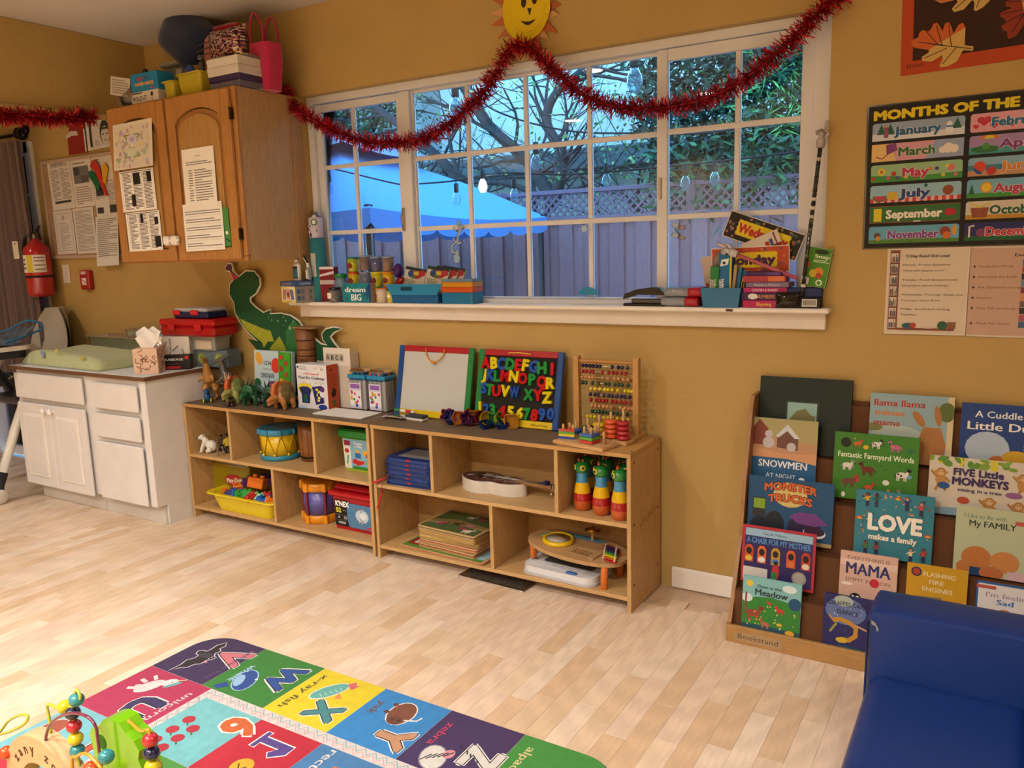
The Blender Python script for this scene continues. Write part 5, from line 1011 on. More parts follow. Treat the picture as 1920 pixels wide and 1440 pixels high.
s=B('print').sheet(.1,.03,T3(.115,-.0135,.0)); s.t('Melissa & Doug',.5,.35,.28,'#3a3016',w=.75); s.out('maker_print',lb)
LM=Matrix.Translation((.600,-.092,ST))@RX(-12.5)
cc={'r':('red','#b8161e'),'y':('yellow','#d6c41c'),'b':('blue','#1c4fa8'),'g':('green','#1c8a3c')}
rows=[('ABCDEFGHI','rybgrybgr',.235,[-.162,-.118,-.082,-.042,-.003,.030,.072,.112,.158],.052,[0,.0,-.002,-.002,-.003,-.003,-.006,-.010,-.012]),
 ('JKLMNOPQR','ybgryrgry',.185,[-.165,-.132,-.100,-.062,-.022,.026,.070,.115,.155],.050,[0,0,-.003,-.002,0,-.006,-.008,-.014,-.018]),
 ('STUVWXYZ','bgryb'+'gry',.128,[-.160,-.132,-.096,-.056,-.008,.058,.104,.145],.050,[0,-.006,-.008,-.006,-.008,-.014,-.012,-.02]),
 ('1234567890','ybgryygrbb',.040,[-.170,-.142,-.108,-.066,-.022,.022,.060,.090,.130,.166],.050,[.006,.0,0,-.002,-.002,-.004,-.004,-.006,-.0,.004])]
for txt_,cs_,z,xs,h,dzs in rows:
    for ch,cc_,x,dzz in zip(txt_,cs_,xs,dzs):
        nm,c=cc[cc_]; v0,f0=glyphs(ch,.012,.10); k=h/.80; vs=[];fs=[]
        for kk,(dx,dy) in enumerate(((0,0),(.045,0),(-.045,0),(0,.04),(0,-.04),(.03,.03),(-.03,-.03),(.03,-.03),(-.03,.03))): q0=len(vs); vs+=[(v[0]+dx,v[1]+dy,v[2]+kk*.0004) for v in v0]; fs+=[tuple(q0+i for i in f) for f in f0]
        w_=max(v[0] for v in vs)-min(v[0] for v in vs); kx=k*(1.0 if w_*k<.046 else .046/(w_*k)); ox=(max(v[0] for v in vs)+min(v[0] for v in vs))/2
        b=B('gloss').add([((v[0]-ox)*kx,-v[2]*k,v[1]*k) for v in vs],[f for f in fs],c)
        kind='numeral' if ch.isdigit() else 'letter'
        wdn={'1':'one','2':'two','3':'three','4':'four','5':'five','6':'six','7':'seven','8':'eight','9':'nine','0':'zero'}.get(ch,ch)
        o=b.out('magnet_'+kind); tag(o,f'{nm} plastic magnet {kind} {wdn} on the black letter board','magnet','plastic magnets on the letter board'); o.matrix_world=LM@T3(x,-.0135,z+dzz)@RY(random.Random(ord(ch)).uniform(-7,7))
t=T('marker','white dry erase marker with green cap and red end on the whiteboard ledge','marker',(.055,-.128,ST+.028),(0,3,2)); B('plastic').cyl(.0065,.075,'#ddd8d4',12,-.03,0,0,'x',b=.001).out('barrel',t); B('plastic').cyl(.0075,.035,'#1c7a44',12,-.064,0,0,'x',b=.002).out('cap',t); B('plastic').cyl(.0067,.03,'#b53040',12,.0,0,0,'x').out('band',t)
t=T('zip_bag','clear bag of blue pens lying flat in front of the whiteboard','bag',(.03,-.155,ST)); cushion(B('clear'),.13,.075,.018,'#b5c4d8',8); b=B('clear'); cushion(b,.13,.075,.016,'#b5c4d8',8); b.v=[(v[0],v[2]-.037,v[1]+.009) for v in b.v]; b.out('bag_film',t)
for i in range(4): B('plastic').cyl(.004,.08,['#1c3f8a','#16306a','#2a50a0','#1c3f8a'][i],8,-.045,-.018+.011*i,.006,'x').out('pen',t)
t=T('eraser','grey and white board eraser wrapped in plastic beside the bag of pens','eraser',(.135,-.155,ST),-5); B('cloth').box(-.05,.05,-.022,.022,0,.012,'#cfcac2',.003).out('felt',t); B('matte').box(-.05,.05,-.022,.022,.012,.024,'#3a3a40',.003).out('back',t)
# cookie cutters
def star(n,r1,r2): return [((r1 if i%2==0 else r2)*math.cos(PI*i/n),(r1 if i%2==0 else r2)*math.sin(PI*i/n)) for i in range(2*n)]
shapes={'star':star(5,.030,.014),'hexagon':star(3,.028,.026),'flower':[((.022+.006*math.cos(5*a))*math.cos(a),(.022+.006*math.cos(5*a))*math.sin(a)) for a in [2*PI*i/40 for i in range(40)]],'heart':[(.0017*16*math.sin(a)**3,.0017*(13*math.cos(a)-5*math.cos(2*a)-2*math.cos(3*a)-math.cos(4*a))) for a in [2*PI*i/32 for i in range(32)]],'circle':[(.026*math.cos(2*PI*i/28),.026*math.sin(2*PI*i/28)) for i in range(28)],'square':rrect(-.024,.024,-.024,.024,.004,2),'bear':[((.022+.007*max(0,math.cos(4*a))**3)*math.cos(a),(.024+.006*max(0,math.cos(4*a))**3)*math.sin(a)) for a in [2*PI*i/40 for i in range(40)]]}
cut=[('magenta','#a0204a','flower',.285,-.135,(75,10,20),'at the left end of the row'),('violet','#5a2a6a','hexagon',.31,-.15,(65,0,40),'second from the left'),('blue','#1c2f7a','star',.325,-.165,(60,20,10),'low at the left front'),('orange','#c0661c','hexagon',.365,-.165,(68,0,35),'standing at the front of the pile'),('red','#a01c1c','bear',.385,-.12,(80,0,30),'standing at the back of the pile'),('purple','#5a2458','flower',.405,-.165,(55,0,60),'slumped at the front middle'),('amber','#b87a1c','square',.42,-.125,(75,0,40),'behind the purple one'),('dark red','#7a1420','circle',.455,-.13,(60,0,60),'in the middle of the row'),('yellow','#c4a01c','circle',.48,-.13,(65,0,60),'right of the dark red one'),('navy','#1c2f6a','bear',.50,-.165,(12,5,20),'lying flat at the front'),('green','#1c7a34','star',.515,-.125,(70,10,30),'near the right end'),('lime','#8aa81c','circle',.54,-.115,(60,0,80),'large, near the right end'),('blue','#1c3a8a','heart',.565,-.145,(14,8,0),'lying flat at the right end'),('gold','#c88a1c','square',.60,-.125,(85,0,20),'square, furthest right')]
for cn,c,sh,x,y,ro,wh in cut:
    b=B('clear2').band(shapes[sh],-.009,.009,.0022,c); b.band([(p[0]*1.0,p[1]*1.0) for p in shapes[sh]],.007,.009,.006,c).prism(shapes[sh],-.0095,-.0075,c,pl='xy'); rz=.030 if ro[0]>40 else .014
    one(b,'cookie_cutter',f'{cn} translucent plastic cookie cutter {wh}','cookie cutter',(x,y,ST+rz),ro,'plastic cookie cutters on the shelf top')
# abacus
ab=T('abacus','wooden abacus with ten wires of coloured beads at the right end','abacus',(1.012,-.095,ST)); W='#b98a4c'
for x in (-.135,.113):
    o=B('woodv').prism([(-.0,.0),(.0,.0)] if False else [(-.013,0),(.013,0),(.013,.30),(.008,.31),(-.008,.31),(-.013,.30)],x,x+.022,W,pl='yz').out('post',ab); 
    B('wood').box(x-.001,x+.023,-.062,.062,0,.018,'#c2965a',.002).out('foot',ab)
B('wood').cyl(.0075,.23,'#b07a34',14,-.114,0,.290,'x').out('top_bar',ab); B('wood').box(-.114,.114,-.005,.005,.02,.032,W,.001).out('bottom_bar',ab)
bcol=['#1c1c4a','#9a1420','#c08a5a','#123f30','#d6c41c']; bmesh_=[B('gloss').sph((0,0,0),(.0072,.0085,.0085),c,12).mesh('bead') for c in bcol]
BR=[[345,390,425,465,515,565,740,820,870,935],[340,380,435,478,610,692,750,795,858,915],[340,388,428,472,612,690,770,825,885,945],[340,385,475,553,650,692,768,820,860,945],[455,510,572,640,685,738,810,908,950,990],[445,505,550,628,690,730,798,855,900,965],[450,525,570,615,660,735,785,850,910,985],[465,512,567,620,672,728,845,905,945,985],[465,510,555,600,645,690,740,800,860,930],[400,450,500,560,620,680,740,800,870,940]]
for i,row in enumerate(BR):
    z=.2715-.0222*i; B('metal').tube([(-.114,0,z),(.114,0,z)],.0012,'#c9c4bc',6).out('wire',ab); last=-9
    for X_ in row:
        x=-.107+(X_-320)/680*.214; x=max(x,last+.0146); last=x
        o=bpy.data.objects.new('bead',bmesh_[i%5]); COL.objects.link(o); o.parent=ab; o.location=(min(x,.106),0,z)
rs=T('ring_stacker','wooden ring stacker with blue, green, yellow, orange and red rings','toy',(1.015,-.170,ST),-8)
B('wood').box(-.135,.135,-.028,.028,0,.016,'#c69a66',.002).out('base',rs)
for k,(x,n_,c) in enumerate(((-.105,1,'#1c5a9a'),(-.052,2,'#123f30'),(.001,3,'#d0ae24'),(.053,4,'#d0562a'),(.106,4,'#a8222a'))):
    B('wood').cyl(.005,.03+.018*5*(k+1)/5,'#c69a66',10,x,0,.016,b=.001).out('peg',rs)
    for i in range(n_): B('gloss').lathe([(.006,0),(.020,.0005),(.0255,.005),(.0265,.009),(.0255,.013),(.020,.0175),(.006,.018)],c,20,x,0,.0165+.0182*i).out('ring',rs)
sb_=T('shape_sorter','square wooden shape sorter board with layered triangles and squares on pegs','toy',(1.0,-.245,ST),-11)
B('wood').box(-.115,.115,-.062,.042,0,.013,'#c69a66',.002).box(-.11,.11,-.058,.038,.013,.0145,'#cda574',.001).out('base',sb_)
tri=[(-.034,-.026),(.034,-.026),(.026,.020),(-.026,.026)]
for i,c in enumerate(('#1c4a9a','#d8c01c','#4a9a24','#b8281c')): B('gloss').prism([(-.078+a*.9,-.008+q*.9) for a,q in ((-.033,-.028),(.036,-.01),(-.02,.034))],.015+.0095*i,.024+.0095*i,c,pl='xy').out('triangle_layer',sb_)
for i,c in enumerate(('#b82a1c','#4a9a24','#1c5aa8')): B('gloss').box(-.002,.056,-.045,.010,.015+.0125*i,.027+.0125*i,c,.002).out('square_layer',sb_)
for x,y,h in ((-.095,-.02,.07),(-.058,-.008,.07),(-.088,.010,.07),(.012,-.030,.076),(.042,-.030,.076),(.012,-.004,.076),(.042,-.004,.076),(.085,-.01,.062),(.035,.025,.08)): B('wood').lathe([(.0055,.014),(.0055,h-.004),(.004,h),(0,h+.001)],'#c69a66',12,x,y,0).out('peg',sb_)
# =================== INSIDE THE RIGHT SHELF UNIT
wd=['lowest','second lowest','third from the bottom','third from the top','second from the top','topmost']
for i in range(6):
    t=T('drawing_board',f'blue magnetic drawing board, {wd[i]} of the stack of six','toy',(.168,-.175,SU+.0195*i),random.Random(i).uniform(-3,3),'stack of blue magnetic drawing boards')
    B('plastic').prism(rrect(-.135,.128,-.105,.10,.035),0,.006,'#12306f',pl='xy').prism(rrect(-.128,.12,-.10,.095,.032),.006,.0185,'#15397f',pl='xy').out('frame',t); B('matte').prism(rrect(-.085,.10,-.06,.07,.01),.0186,.019,'#8a8480',pl='xy').out('screen',t); B('plastic').box(-.01,.012,-.104,-.090,.010,.0195,'#b02430',.002).out('eraser_slide',t)
def pen(lab,P,Q,cordp):
    t=T('stylus_pen',lab,'pen',P); d=Vector(Q)-Vector(P); B('plastic').tube([(0,0,0),d*.08,d*.75,d],[.0015,.0048,.0048,.0035],'#b8161e',8).out('barrel',t); B('plastic').tube([d*.95,d*1.08],[.0052,.0046],'#8f0f16',8).out('end_cap',t)
    B('rubber').tube(spline([tuple(Vector(q)-Vector(P)) for q in [Q]+cordp],5),.0018,'#b02430',5).out('cord',t)
pen('red stylus pen dangling in front of the shelf edge',(.030,-.325,.232),(.058,-.322,.315),[(.062,-.325,.335),(.06,-.30,.37)]); pen('red stylus pen resting on the shelf edge pointing left',(.005,-.325,.343),(.055,-.297,.366),[(.07,-.29,.375),(.075,-.287,.39)])
gt=T('toy_guitar','small white sided toy guitar with a dark picture top lying flat','guitar',(.60,-.165,SU),-3)
def gout(k=1,n=60):
    o=[]
    for i in range(n):
        a=2*PI*i/n; x=math.cos(a)*.158; 
        t_=(x+.158)/.316; r_=.082*(math.sin(PI*min(1,t_*1.0))**.5)*(1-.22*t_)-.022*math.exp(-((t_-.56)/.13)**2)*1.0
        o.append((x*k-.07,(r_*k if math.sin(a)>=0 else -r_*k)))
    return o
B('gloss').prism(gout(),0,.052,'#cfc8bf',pl='xy').out('body',gt); B('gloss').prism(gout(.975),.052,.0545,'#4a3030',pl='xy').out('top_plate',gt)
s=B('print').sheet(.3,.16,T3(-.07,-.08,.0552)@RX(-90)); 
g=random.Random(2)
for i in range(22): s.e(g.uniform(.1,.9),g.uniform(.25,.75),g.uniform(.03,.07),g.uniform(.03,.1),g.choice(['#a08078','#6a3a34','#c9b0a4','#2c1c20','#8a5a50']),g.uniform(0,90))
s.p([(.15,.5),(.2,.75),(.42,.72),(.36,.5)],'#b5a096'); s.out('picture_print',gt); B('matte').lathe([(.018,.0553),(0,.0556)],'#120c0c',20,.035,0,0).lathe([(.022,.0551),(.018,.0558)],'#8a6a50',20,.035,0,0).out('sound_hole',gt)
B('wood').box(.05,.215,-.014,.014,.048,.062,'#8a6238',.002).out('neck',gt); B('wood').box(.215,.262,-.022,.022,.040,.054,'#7a5630',.002).out('headstock',gt)
for x in (.09,.12,.15,.18,.205): B('metal').box(x,x+.002,-.014,.014,.062,.0632,'#bbb').out('fret',gt)
for y in (-.008,-.003,.003,.008): B('metal').tube([(-.13,y,.060),(.25,y,.064)],.0006,'#d0d0d0',4).out('string',gt)
for x in (.226,.250):
    for y in (-.017,.017): B('metal').cyl(.003,.016,'#d0ccc6',8,x,y,.054).out('tuning_post',gt); B('metal').sph((x,y*1.7,.034),(.005,.007,.008),'#d8d4ce',8).out('tuning_peg',gt)
B('plastic').box(.17,.195,-.02,.016,.064,.074,'#1c2458',.003).out('capo',gt); B('wood').box(-.16,-.13,-.03,.03,.055,.061,'#3a2418',.002).out('bridge',gt)
def pin_():
    t=T('bowling_pin','','bowling pin',(0,0,0),0,'caterpillar bowling pins in the upper right compartment')
    B('gloss').lathe([(.026,0),(.031,.006),(.034,.022),(.035,.038),(.034,.055),(.032,.068),(.030,.083),(.027,.097),(.024,.108),(.0225,.118),(.0215,.128),(.022,.14),(.021,.15)],['#b8521a']*3+['#a81c1c']*2+['#d8aa14']*3+['#3a86b0']*4,28).out('body',t)
    h=B('gloss').sph((0,0,.163),(.029,.029,.027),'#1f7a34',18).out('head',t)
    for a in (-38,38):
        q=RZ(a); e=B('gloss',q).cyl(.0105,.004,'#d8c020',14,0,-.031,.168,'y',b=.001).out('eye',h); B('gloss',q).cyl(.006,.002,'#2a5a3a',12,0,-.0325,.168,'y').out('iris',h); B('gloss',q).sph((0,-.0325,.168),.0035,'#111',8).out('pupil',h)
    for a in (-50,50): B('gloss',RZ(a)).sph((0,-.012,.194),.006,'#b8502c',8).out('antenna_ball',h)
    return t
pn=pin_(); pl_=[(.963,-.215,-5,'caterpillar bowling pin standing front left, eyes towards the room'),(1.052,-.236,-62,'caterpillar bowling pin in the middle of the front row'),(1.137,-.258,-70,'caterpillar bowling pin at the front right, nearest the edge'),(.947,-.135,30,'caterpillar bowling pin behind the front left one'),(1.035,-.15,-30,'caterpillar bowling pin behind the middle one'),(1.128,-.175,-20,'caterpillar bowling pin behind the front right one'),(.985,-.062,10,'caterpillar bowling pin at the back left of the compartment'),(1.078,-.07,0,'caterpillar bowling pin at the back right of the compartment')]
for i,(x,y,a,lab) in enumerate(pl_):
    if i==0: pn.location=(x,y,SU); pn.rotation_euler.z=R(a); pn['label']=lab
    else: dup(pn,(x,y,SU),a,lab)
def puzzle(lab,x,y,z,w,d,h,c,rot,fn):
    t=T('puzzle',lab,'puzzle',(x,y,z),rot,'wooden puzzles in the lower left compartment'); B('wood').prism(rrect(-w/2,w/2,-d/2,d/2,.012,3),0,h*.5,'#a8845a',pl='xy').prism(rrect(-w/2+.001,w/2-.001,-d/2+.001,d/2-.001,.012,3),h*.5,h*.72,c,pl='xy').prism(rrect(-w/2,w/2,-d/2,d/2,.012,3),h*.72,h*.97,'#c4a070',pl='xy').out('tray',t); s=B('print').sheet(w*.94,d*.94,T3(0,-d*.47,h)@RX(-90)); fn(s); s.out('picture',t); return t
def barn(s):
    s.r(0,0,1,1,'#3f6a2c'); s.r(.03,.12,.97,.95,'#9a1f1c')
    for k in range(4):
        x=.08+.23*k; s.l([(x,.2),(x+.17,.2),(x+.17,.75),(x,.75),(x,.2)],.018,'#e0dcd2'); s.l([(x,.2),(x+.17,.75)],.018,'#e0dcd2'); s.l([(x,.75),(x+.17,.2)],.018,'#e0dcd2')
    s.r(.8,.1,1,1,'#8fb5c4'); s.r(0,0,1,.1,'#5a8a34')
puzzle('large red barn floor puzzle at the bottom of the puzzle stack',.335,-.172,SL,.45,.25,.012,'#9a1f1c',-3,barn)
cl=[('#8a2a22','wooden puzzle with a dark red edge just above the barn puzzle'),('#a83a3a','red printed wooden puzzle, third from the bottom'),('#c0b02c','yellow printed wooden puzzle in the middle of the stack'),('#b8a03a','thin edged wooden puzzle, second from the top')]
for i,(c,lab) in enumerate(cl): puzzle(lab,.355+.004*(i%2),-.165+.004*(i%3),SL+.013+.020*i,.305,.225,.0185,c,-4+2*(i%3),lambda s,c=c:s.r(0,0,1,1,c))
def farm(s):
    g=random.Random(9); s.r(0,0,1,1,'#4a5f34'); s.p([(0,.45),(.4,.62),(1,.5),(1,.3),(.5,.38),(0,.2)],'#8a7a4c')
    for i in range(9): x,y=g.uniform(.1,.9),g.uniform(.12,.88); c=g.choice(['#c07a8a','#3a2420','#b8a58a','#9a3a50','#d9c9b0']); beast(s,x,y,.06,c,None,g.choice((1,-1)))
puzzle('green farmyard picture puzzle topmost of the stack',.362,-.168,SL+.093,.31,.23,.019,'#4a5f34',-4,farm)
kb=T('toy_keyboard','white toy keyboard under the wooden music table','toy',(.885,-.185,SL),-3); B('plastic').prism(rrect(-.165,.165,-.11,.09,.045),0,.010,'#b9b9bd',pl='xy').prism(rrect(-.16,.16,-.105,.085,.045),.010,.034,'#d5d6da',pl='xy').out('case',kb); B('matte').prism(rrect(-.10,.12,-.03,.07,.01),.034,.036,'#4a4d50',pl='xy').out('panel',kb); B('plastic').box(.04,.085,-.098,-.082,.028,.041,'#1f5a9a',.003).out('slider',kb)
for y in (-.07,-.055,-.04): B('plastic').box(-.14,.1,y,y+.004,.034,.036,'#c4c5c9').out('groove',kb)
mt_=T('music_table','oval wooden toy music table with yellow drum, xylophone and cymbal','toy',(.925,-.185,SL+.098),(1.5,3,-6))
B('wood').prism([(.215*math.cos(a)*(1 if abs(math.cos(a))<.9 else 1),.118*math.copysign(abs(math.sin(a))**.75,math.sin(a))) for a in [2*PI*i/48 for i in range(48)]],0,.015,'#b48f62',pl='xy').out('board',mt_)
s=B('print').sheet(.42,.22,T3(0,-.11,.0152)@RX(-90)); s.p([(.06,.4),(.1,.7),(.25,.9),(.5,.97),(.7,.93),(.62,.8),(.4,.75),(.2,.6)],'#4f86a0'); s.p([(.08,.45),(.2,.42),(.3,.58),(.25,.64),(.1,.56)],'#c9c43a'); s.p([(.7,.9),(.85,.8),(.95,.6),(.9,.4),(.8,.6)],'#a8502c'); s.p([(.2,.75),(.3,.8),(.35,.7),(.25,.66)],'#8fb8c4'); s.out('painted_top',mt_)
B('plastic').lathe([(.062,.015),(.064,.020),(.060,.030),(.052,.031),(.050,.026)],'#d8b414',30,-.085,-.01,0).out('drum_ring',mt_); B('matte').lathe([(.052,.027),(0,.0275)],'#b5a898',30,-.085,-.01,0).out('drum_head',mt_)
for i in range(9): B('wood').tube([(.012+.0095*i,-.065,.016),(.012+.0095*i,-.048,.028),(.012+.0095*i,-.03,.016)],.0036,'#b98f60',6).out('guiro_ridge',mt_)
for i,c in enumerate(('#3a2458','#1c1c40','#1c3a6a','#2c8a2c','#c9c41c','#c9701c','#b8202c')): 
    q=B('gloss',T3(.120+.009*i,.045-.018*i,0)@RZ(-8)).box(-.030+.002*i,.038-.001*i,-.007,.007,.022,.026,c,.001).out('xylophone_bar',mt_)
    for e in (-.022,.026): B('wood',T3(.120+.009*i+e,.045-.018*i,0)).sph((0,0,.028),.0045,'#d9b59a',8).out('bar_knob',mt_)
B('wood').box(.09,.12,-.085,.06,.015,.022,'#a8845a',.002).at().out('xylophone_rail',mt_)
B('wood').cyl(.006,.045,'#b48f62',10,.02,.075,.015).out('cymbal_post',mt_); B('metal').lathe([(.032,.060),(.012,.066),(.008,.074),(0,.075)],'#b0842c',24,.02,.075,0).out('cymbal',mt_)
for x,y,l in ((-.175,-.055,.062),(.165,-.075,.10),(.15,.07,.095),(-.16,.06,.06)): B('wood').cyl(.0135,l,'#d0702a',14,x,y,-l,b=.002).out('leg',mt_)
vt=T('floor_vent','white metal floor vent grille under the right shelf unit','vent',(.60,-.275,.0005),-3); B('metal').box(-.165,.16,-.05,.05,0,.005,'#cfcac2',.002).out('frame',vt); 
for i in range(26): B('matte').box(-.145+.011*i,-.140+.011*i,-.030,.034,.005,.0056,'#4a4642').out('slot',vt)
# =================== WINDOW SILL, LEFT HALF
SZ=1.1005
t=T('box','learning kit carton with a yellow end overhanging the left end of the sill','box',(-.625,-.062,SZ),(0,0,-16)); B('print').box(-.07,.07,-.052,.05,0,.078,'#8f8c8a',.001).box(-.073,.073,-.055,.053,.078,.102,'#3d5a90',.002).out('carton',t)
s=B('print').sheet(.14,.078,T3(0,-.0525,0)); s.r(0,0,1,1,'#d6c865'); s.r(.03,.1,.97,.95,'#e3dcb5'); s.p([(.1,.2),(.3,.15),(.4,.8),(.15,.8)],'#b58a8a'); s.p([(.9,.2),(.7,.15),(.6,.8),(.85,.8)],'#6a6fa0'); s.r(.38,.2,.62,.85,'#d9a58a'); s.e(.5,.5,.09,.18,'#7a3a3a'); s.d(.25,.4,.06,'#7fa86a'); s.e(.5,.08,.2,.04,'#a89a3a'); s.out('end_print',t)
s=B('print').sheet(.105,.078,T3(.0705,0,0)@RZ(90)); 
for i in range(8): s.r(.1+.2*(i%4),.15+.4*(i//4),.24+.2*(i%4),.42+.4*(i//4),['#3f5a86','#5a6f94','#a88a8a','#5a7a6a'][i%4])
s.out('side_print',t); s=B('print').sheet(.14,.024,T3(0,-.0555,.078)); s.t('LEARNING KIT',.45,.3,.45,'#d9a8a0',w=.7); s.out('lid_lettering',t); s=B('print').sheet(.1,.024,T3(.0735,0,.078)@RZ(90)); s.t('CALMING',.5,.25,.5,'#b9c4da',w=.6,bold=.02); s.out('lid_lettering',t)
t=T('glue_bottle','white glue bottle with dark label standing on the learning kit carton','bottle',(-.612,-.07,SZ+.103),-20); B('plastic').lathe([(.026,0),(.029,.004),(.029,.070),(.022,.082),(.011,.086)],'#d6d0c6',20,sy=.6).out('body',t); B('plastic').lathe([(.012,.086),(.013,.1),(.008,.103)],'#d9d4cc',16).out('collar',t); B('plastic').lathe([(.006,.103),(.005,.118),(.002,.128)],'#1c4f9a',12).out('nozzle',t)
b=B('print'); 
for z0,z1,c in ((.012,.058,'#2f6a80'),(.058,.068,'#16181c'),(.010,.014,'#16181c')): 
    V=[]; 
    for i in range(11): a=R(-55+11*i); V+=[(.0294*math.sin(a),-.0180*math.cos(a),z0),(.0294*math.sin(a),-.0180*math.cos(a),z1)]
    b.add(V,[(2*i,2*i+2,2*i+3,2*i+1) for i in range(10)],c)
b.out('label',t)
t=T('glue_bottle','small clear bottle with a striped strap and blue cap beside the white glue','bottle',(-.548,-.062,SZ+.105),-20); B('clear2').box(-.017,.017,-.010,.010,0,.06,'#aeb6c4',.005).out('body',t); B('plastic').cyl(.008,.02,'#cfd6e4',10,0,0,.06).out('cap',t); B('print').box(-.006,.012,-.0112,-.0102,.006,.045,'#e8e8ea').out('label',t)
b=B('rubber').tube(spline([(-.045,0,.12),(-.02,-.004,.105),(0,0,.082)],5),.005,'#15161a',6).tube(spline([(-.043,-.004,.115),(-.02,-.008,.10),(0,-.004,.078)],5),.0025,'#dcdcdc',6); b.out('strap',t); B('plastic').sph((-.05,0,.118),(.012,.009,.014),'#1a4f96',10).out('strap_end',t)
t=T('craft_roll','tall teal cardboard tube standing in the left corner of the sill','tube',(-.54,.0,SZ)); B('matte').lathe([(.036,0),(.0365,.3),(.030,.3),(.030,.29)],'#2f7f8c',26).out('tube_body',t); B('print').box(-.01,.02,-.038,-.0365,.12,.23,'#b8bdb9').out('label',t)
t=T('air_freshener','lavender air freshener spray can on top of the teal tube','spray can',(-.54,.0,SZ+.301)); B('plastic').lathe([(.031,0),(.033,.003),(.033,.092),(.031,.098)],'#c4bcd0',24).out('can',t); B('metal').lathe([(.031,.098),(.022,.112),(.016,.118),(.016,.122),(.0,.123)],'#a9a8ae',24).out('shoulder',t); B('plastic').cyl(.007,.014,'#c8c4cc',10,.002,0,.122).out('nozzle',t)
b=B('print'); g=random.Random(4); q=RZ(28)
for i in range(26): a=R(g.uniform(-70,70)); z=g.uniform(.006,.062); b.sph((.0334*math.sin(a),-.0334*math.cos(a),z),(.004,.002,.005),g.choice(['#3a2a66','#5a4590','#e9e4ee','#4a3a80']),6)
b.out('lavender_print',t,stuff=True); B('print',RZ(30)).cyl(.015,.0015,'#1c5a3a',18,0,-.0345,.074,'y').cyl(.010,.001,'#d8e8dc',16,0,-.0352,.074,'y').out('round_logo',t)
t=T('box','red and white striped small box behind the glue bottles','box',(-.475,.0,SZ),10); B('print').box(-.04,.04,-.02,.02,0,.165,'#7a1824',.001).out('carton',t); s=B('print').sheet(.08,.165,T3(0,-.0204,0)); s.r(0,.5,1,.62,'#b9aeb4'); s.p([(0,.72),(1,.80),(1,.88),(0,.78)],'#d4ccd2'); s.r(0,.93,1,1,'#d9d4d9'); s.out('stripes',t)
t=T('jar','clear plastic jar with a green lid behind the bead jar','jar',(-.408,.006,SZ)); B('clear2').lathe([(.032,0),(.035,.005),(.035,.085),(.026,.105),(.028,.112)],'#8fb0cc',22).out('jar_body',t); B('plastic').lathe([(.031,.112),(.032,.114),(.032,.130),(.030,.132)],'#0f7a44',22).out('lid',t)
t=T('jar','small jar of mixed beads with a white label at the front of the sill','jar',(-.408,-.040,SZ)); B('clear').lathe([(.026,0),(.029,.004),(.030,.05),(.026,.058)],'#d5d9da',20).out('jar_body',t); B('plastic').lathe([(.027,.058),(.028,.060),(.028,.068),(.026,.069)],'#1b1a1c',20).out('lid',t); b=B('gloss')
for i in range(90): a=g.uniform(0,6.28);r_=.025*g.random()**.5; b.sph((r_*math.cos(a),r_*math.sin(a),g.uniform(.004,.05)),.0038,g.choice(['#b8303a','#2c4a8a','#c9a83a','#3a8a4a','#d5d0c9','#5a3a2c','#222']),6)
b.out('bead_filling',t,stuff=True); B('print').box(-.018,.006,-.0318,-.0305,.018,.045,'#e4ded6').out('label',t)
t=T('block_sign','teal wooden block sign lettered in white standing on the sill','sign',(-.262,-.033,SZ),-2); B('paint').box(-.088,.088,-.017,.017,0,.088,'#a88f7c',.001).out('block',t)
s=B('print').sheet(.176,.088,T3(0,-.0174,0)); s.r(0,0,1,1,'#16808c'); g=random.Random(3)
for i in range(12): s.e(g.uniform(.05,.95),g.uniform(.1,.9),g.uniform(.06,.16),g.uniform(.04,.1),g.choice(['#1f9aa8','#124a8a','#2cb0b0','#0f6a86']),g.uniform(0,90))
s.r(.93,.0,1,1,'#123f80'); s.t('dream',.45,.55,.26,'#eef4f4',w=.74,bold=.03); s.t('BIG',.48,.1,.36,'#eef4f4',w=.36,bold=.03); s.out('lettering',t)
def can(lab,x,z,lid,body,clear=False,fill=None,y=.004):
    t=T('dough_can',lab,'can',(x,y,z),0,'modelling dough cans on the sill'); B('clear2' if clear else 'plastic').lathe([(.022,0),(.024,.002),(.028,.060)],body,20).out('cup',t)
    if fill: B('matte').lathe([(.0212,.002),(.0255,.045),(0,.046)],fill,16).out('dough',t)
    B('clear2' if clear else 'plastic').lathe([(.0285,.060),(.030,.061),(.030,.068),(.028,.069),(0,.0685)],lid,20).out('lid',t)
    if not clear: B('print').cyl(.014,.0015,'#7a2a1c' if 'yellow' in lab else '#444',10,.0,-.0265,.03,'y').out('logo_patch',t)
cx=(-.322,-.250,-.181,-.113)
for x,a in zip(cx,(('yellow can with an orange lid, leftmost of the hidden bottom row','#b5541c','#c4ac1c'),('yellow can with a blue lid, second of the hidden bottom row','#1c4f8a','#c4ac1c'),('yellow can with a green lid, third of the hidden bottom row','#1c7a3c','#c4ac1c'))): can('dough '+a[0],x,SZ,a[1],a[2])
can('dough yellow can with a pink lid, fourth of the hidden bottom row',cx[3],SZ,'#b03a6a','#c4ac1c')
can('yellow dough can with a red lid, left in the middle row',cx[0],SZ+.0695,'#b8401f','#c4ac1c'); can('clear dough cup with dark purple dough, second in the middle row',cx[1],SZ+.0695,'#a9bcd8','#8a93b0',True,'#2a1c3a'); can('yellow dough can with a yellow lid, third in the middle row',cx[2],SZ+.0695,'#d0c41c','#b0b01c'); can('yellow dough can with an orange lid, right in the middle row',cx[3],SZ+.0695,'#d9801c','#c8a41c')
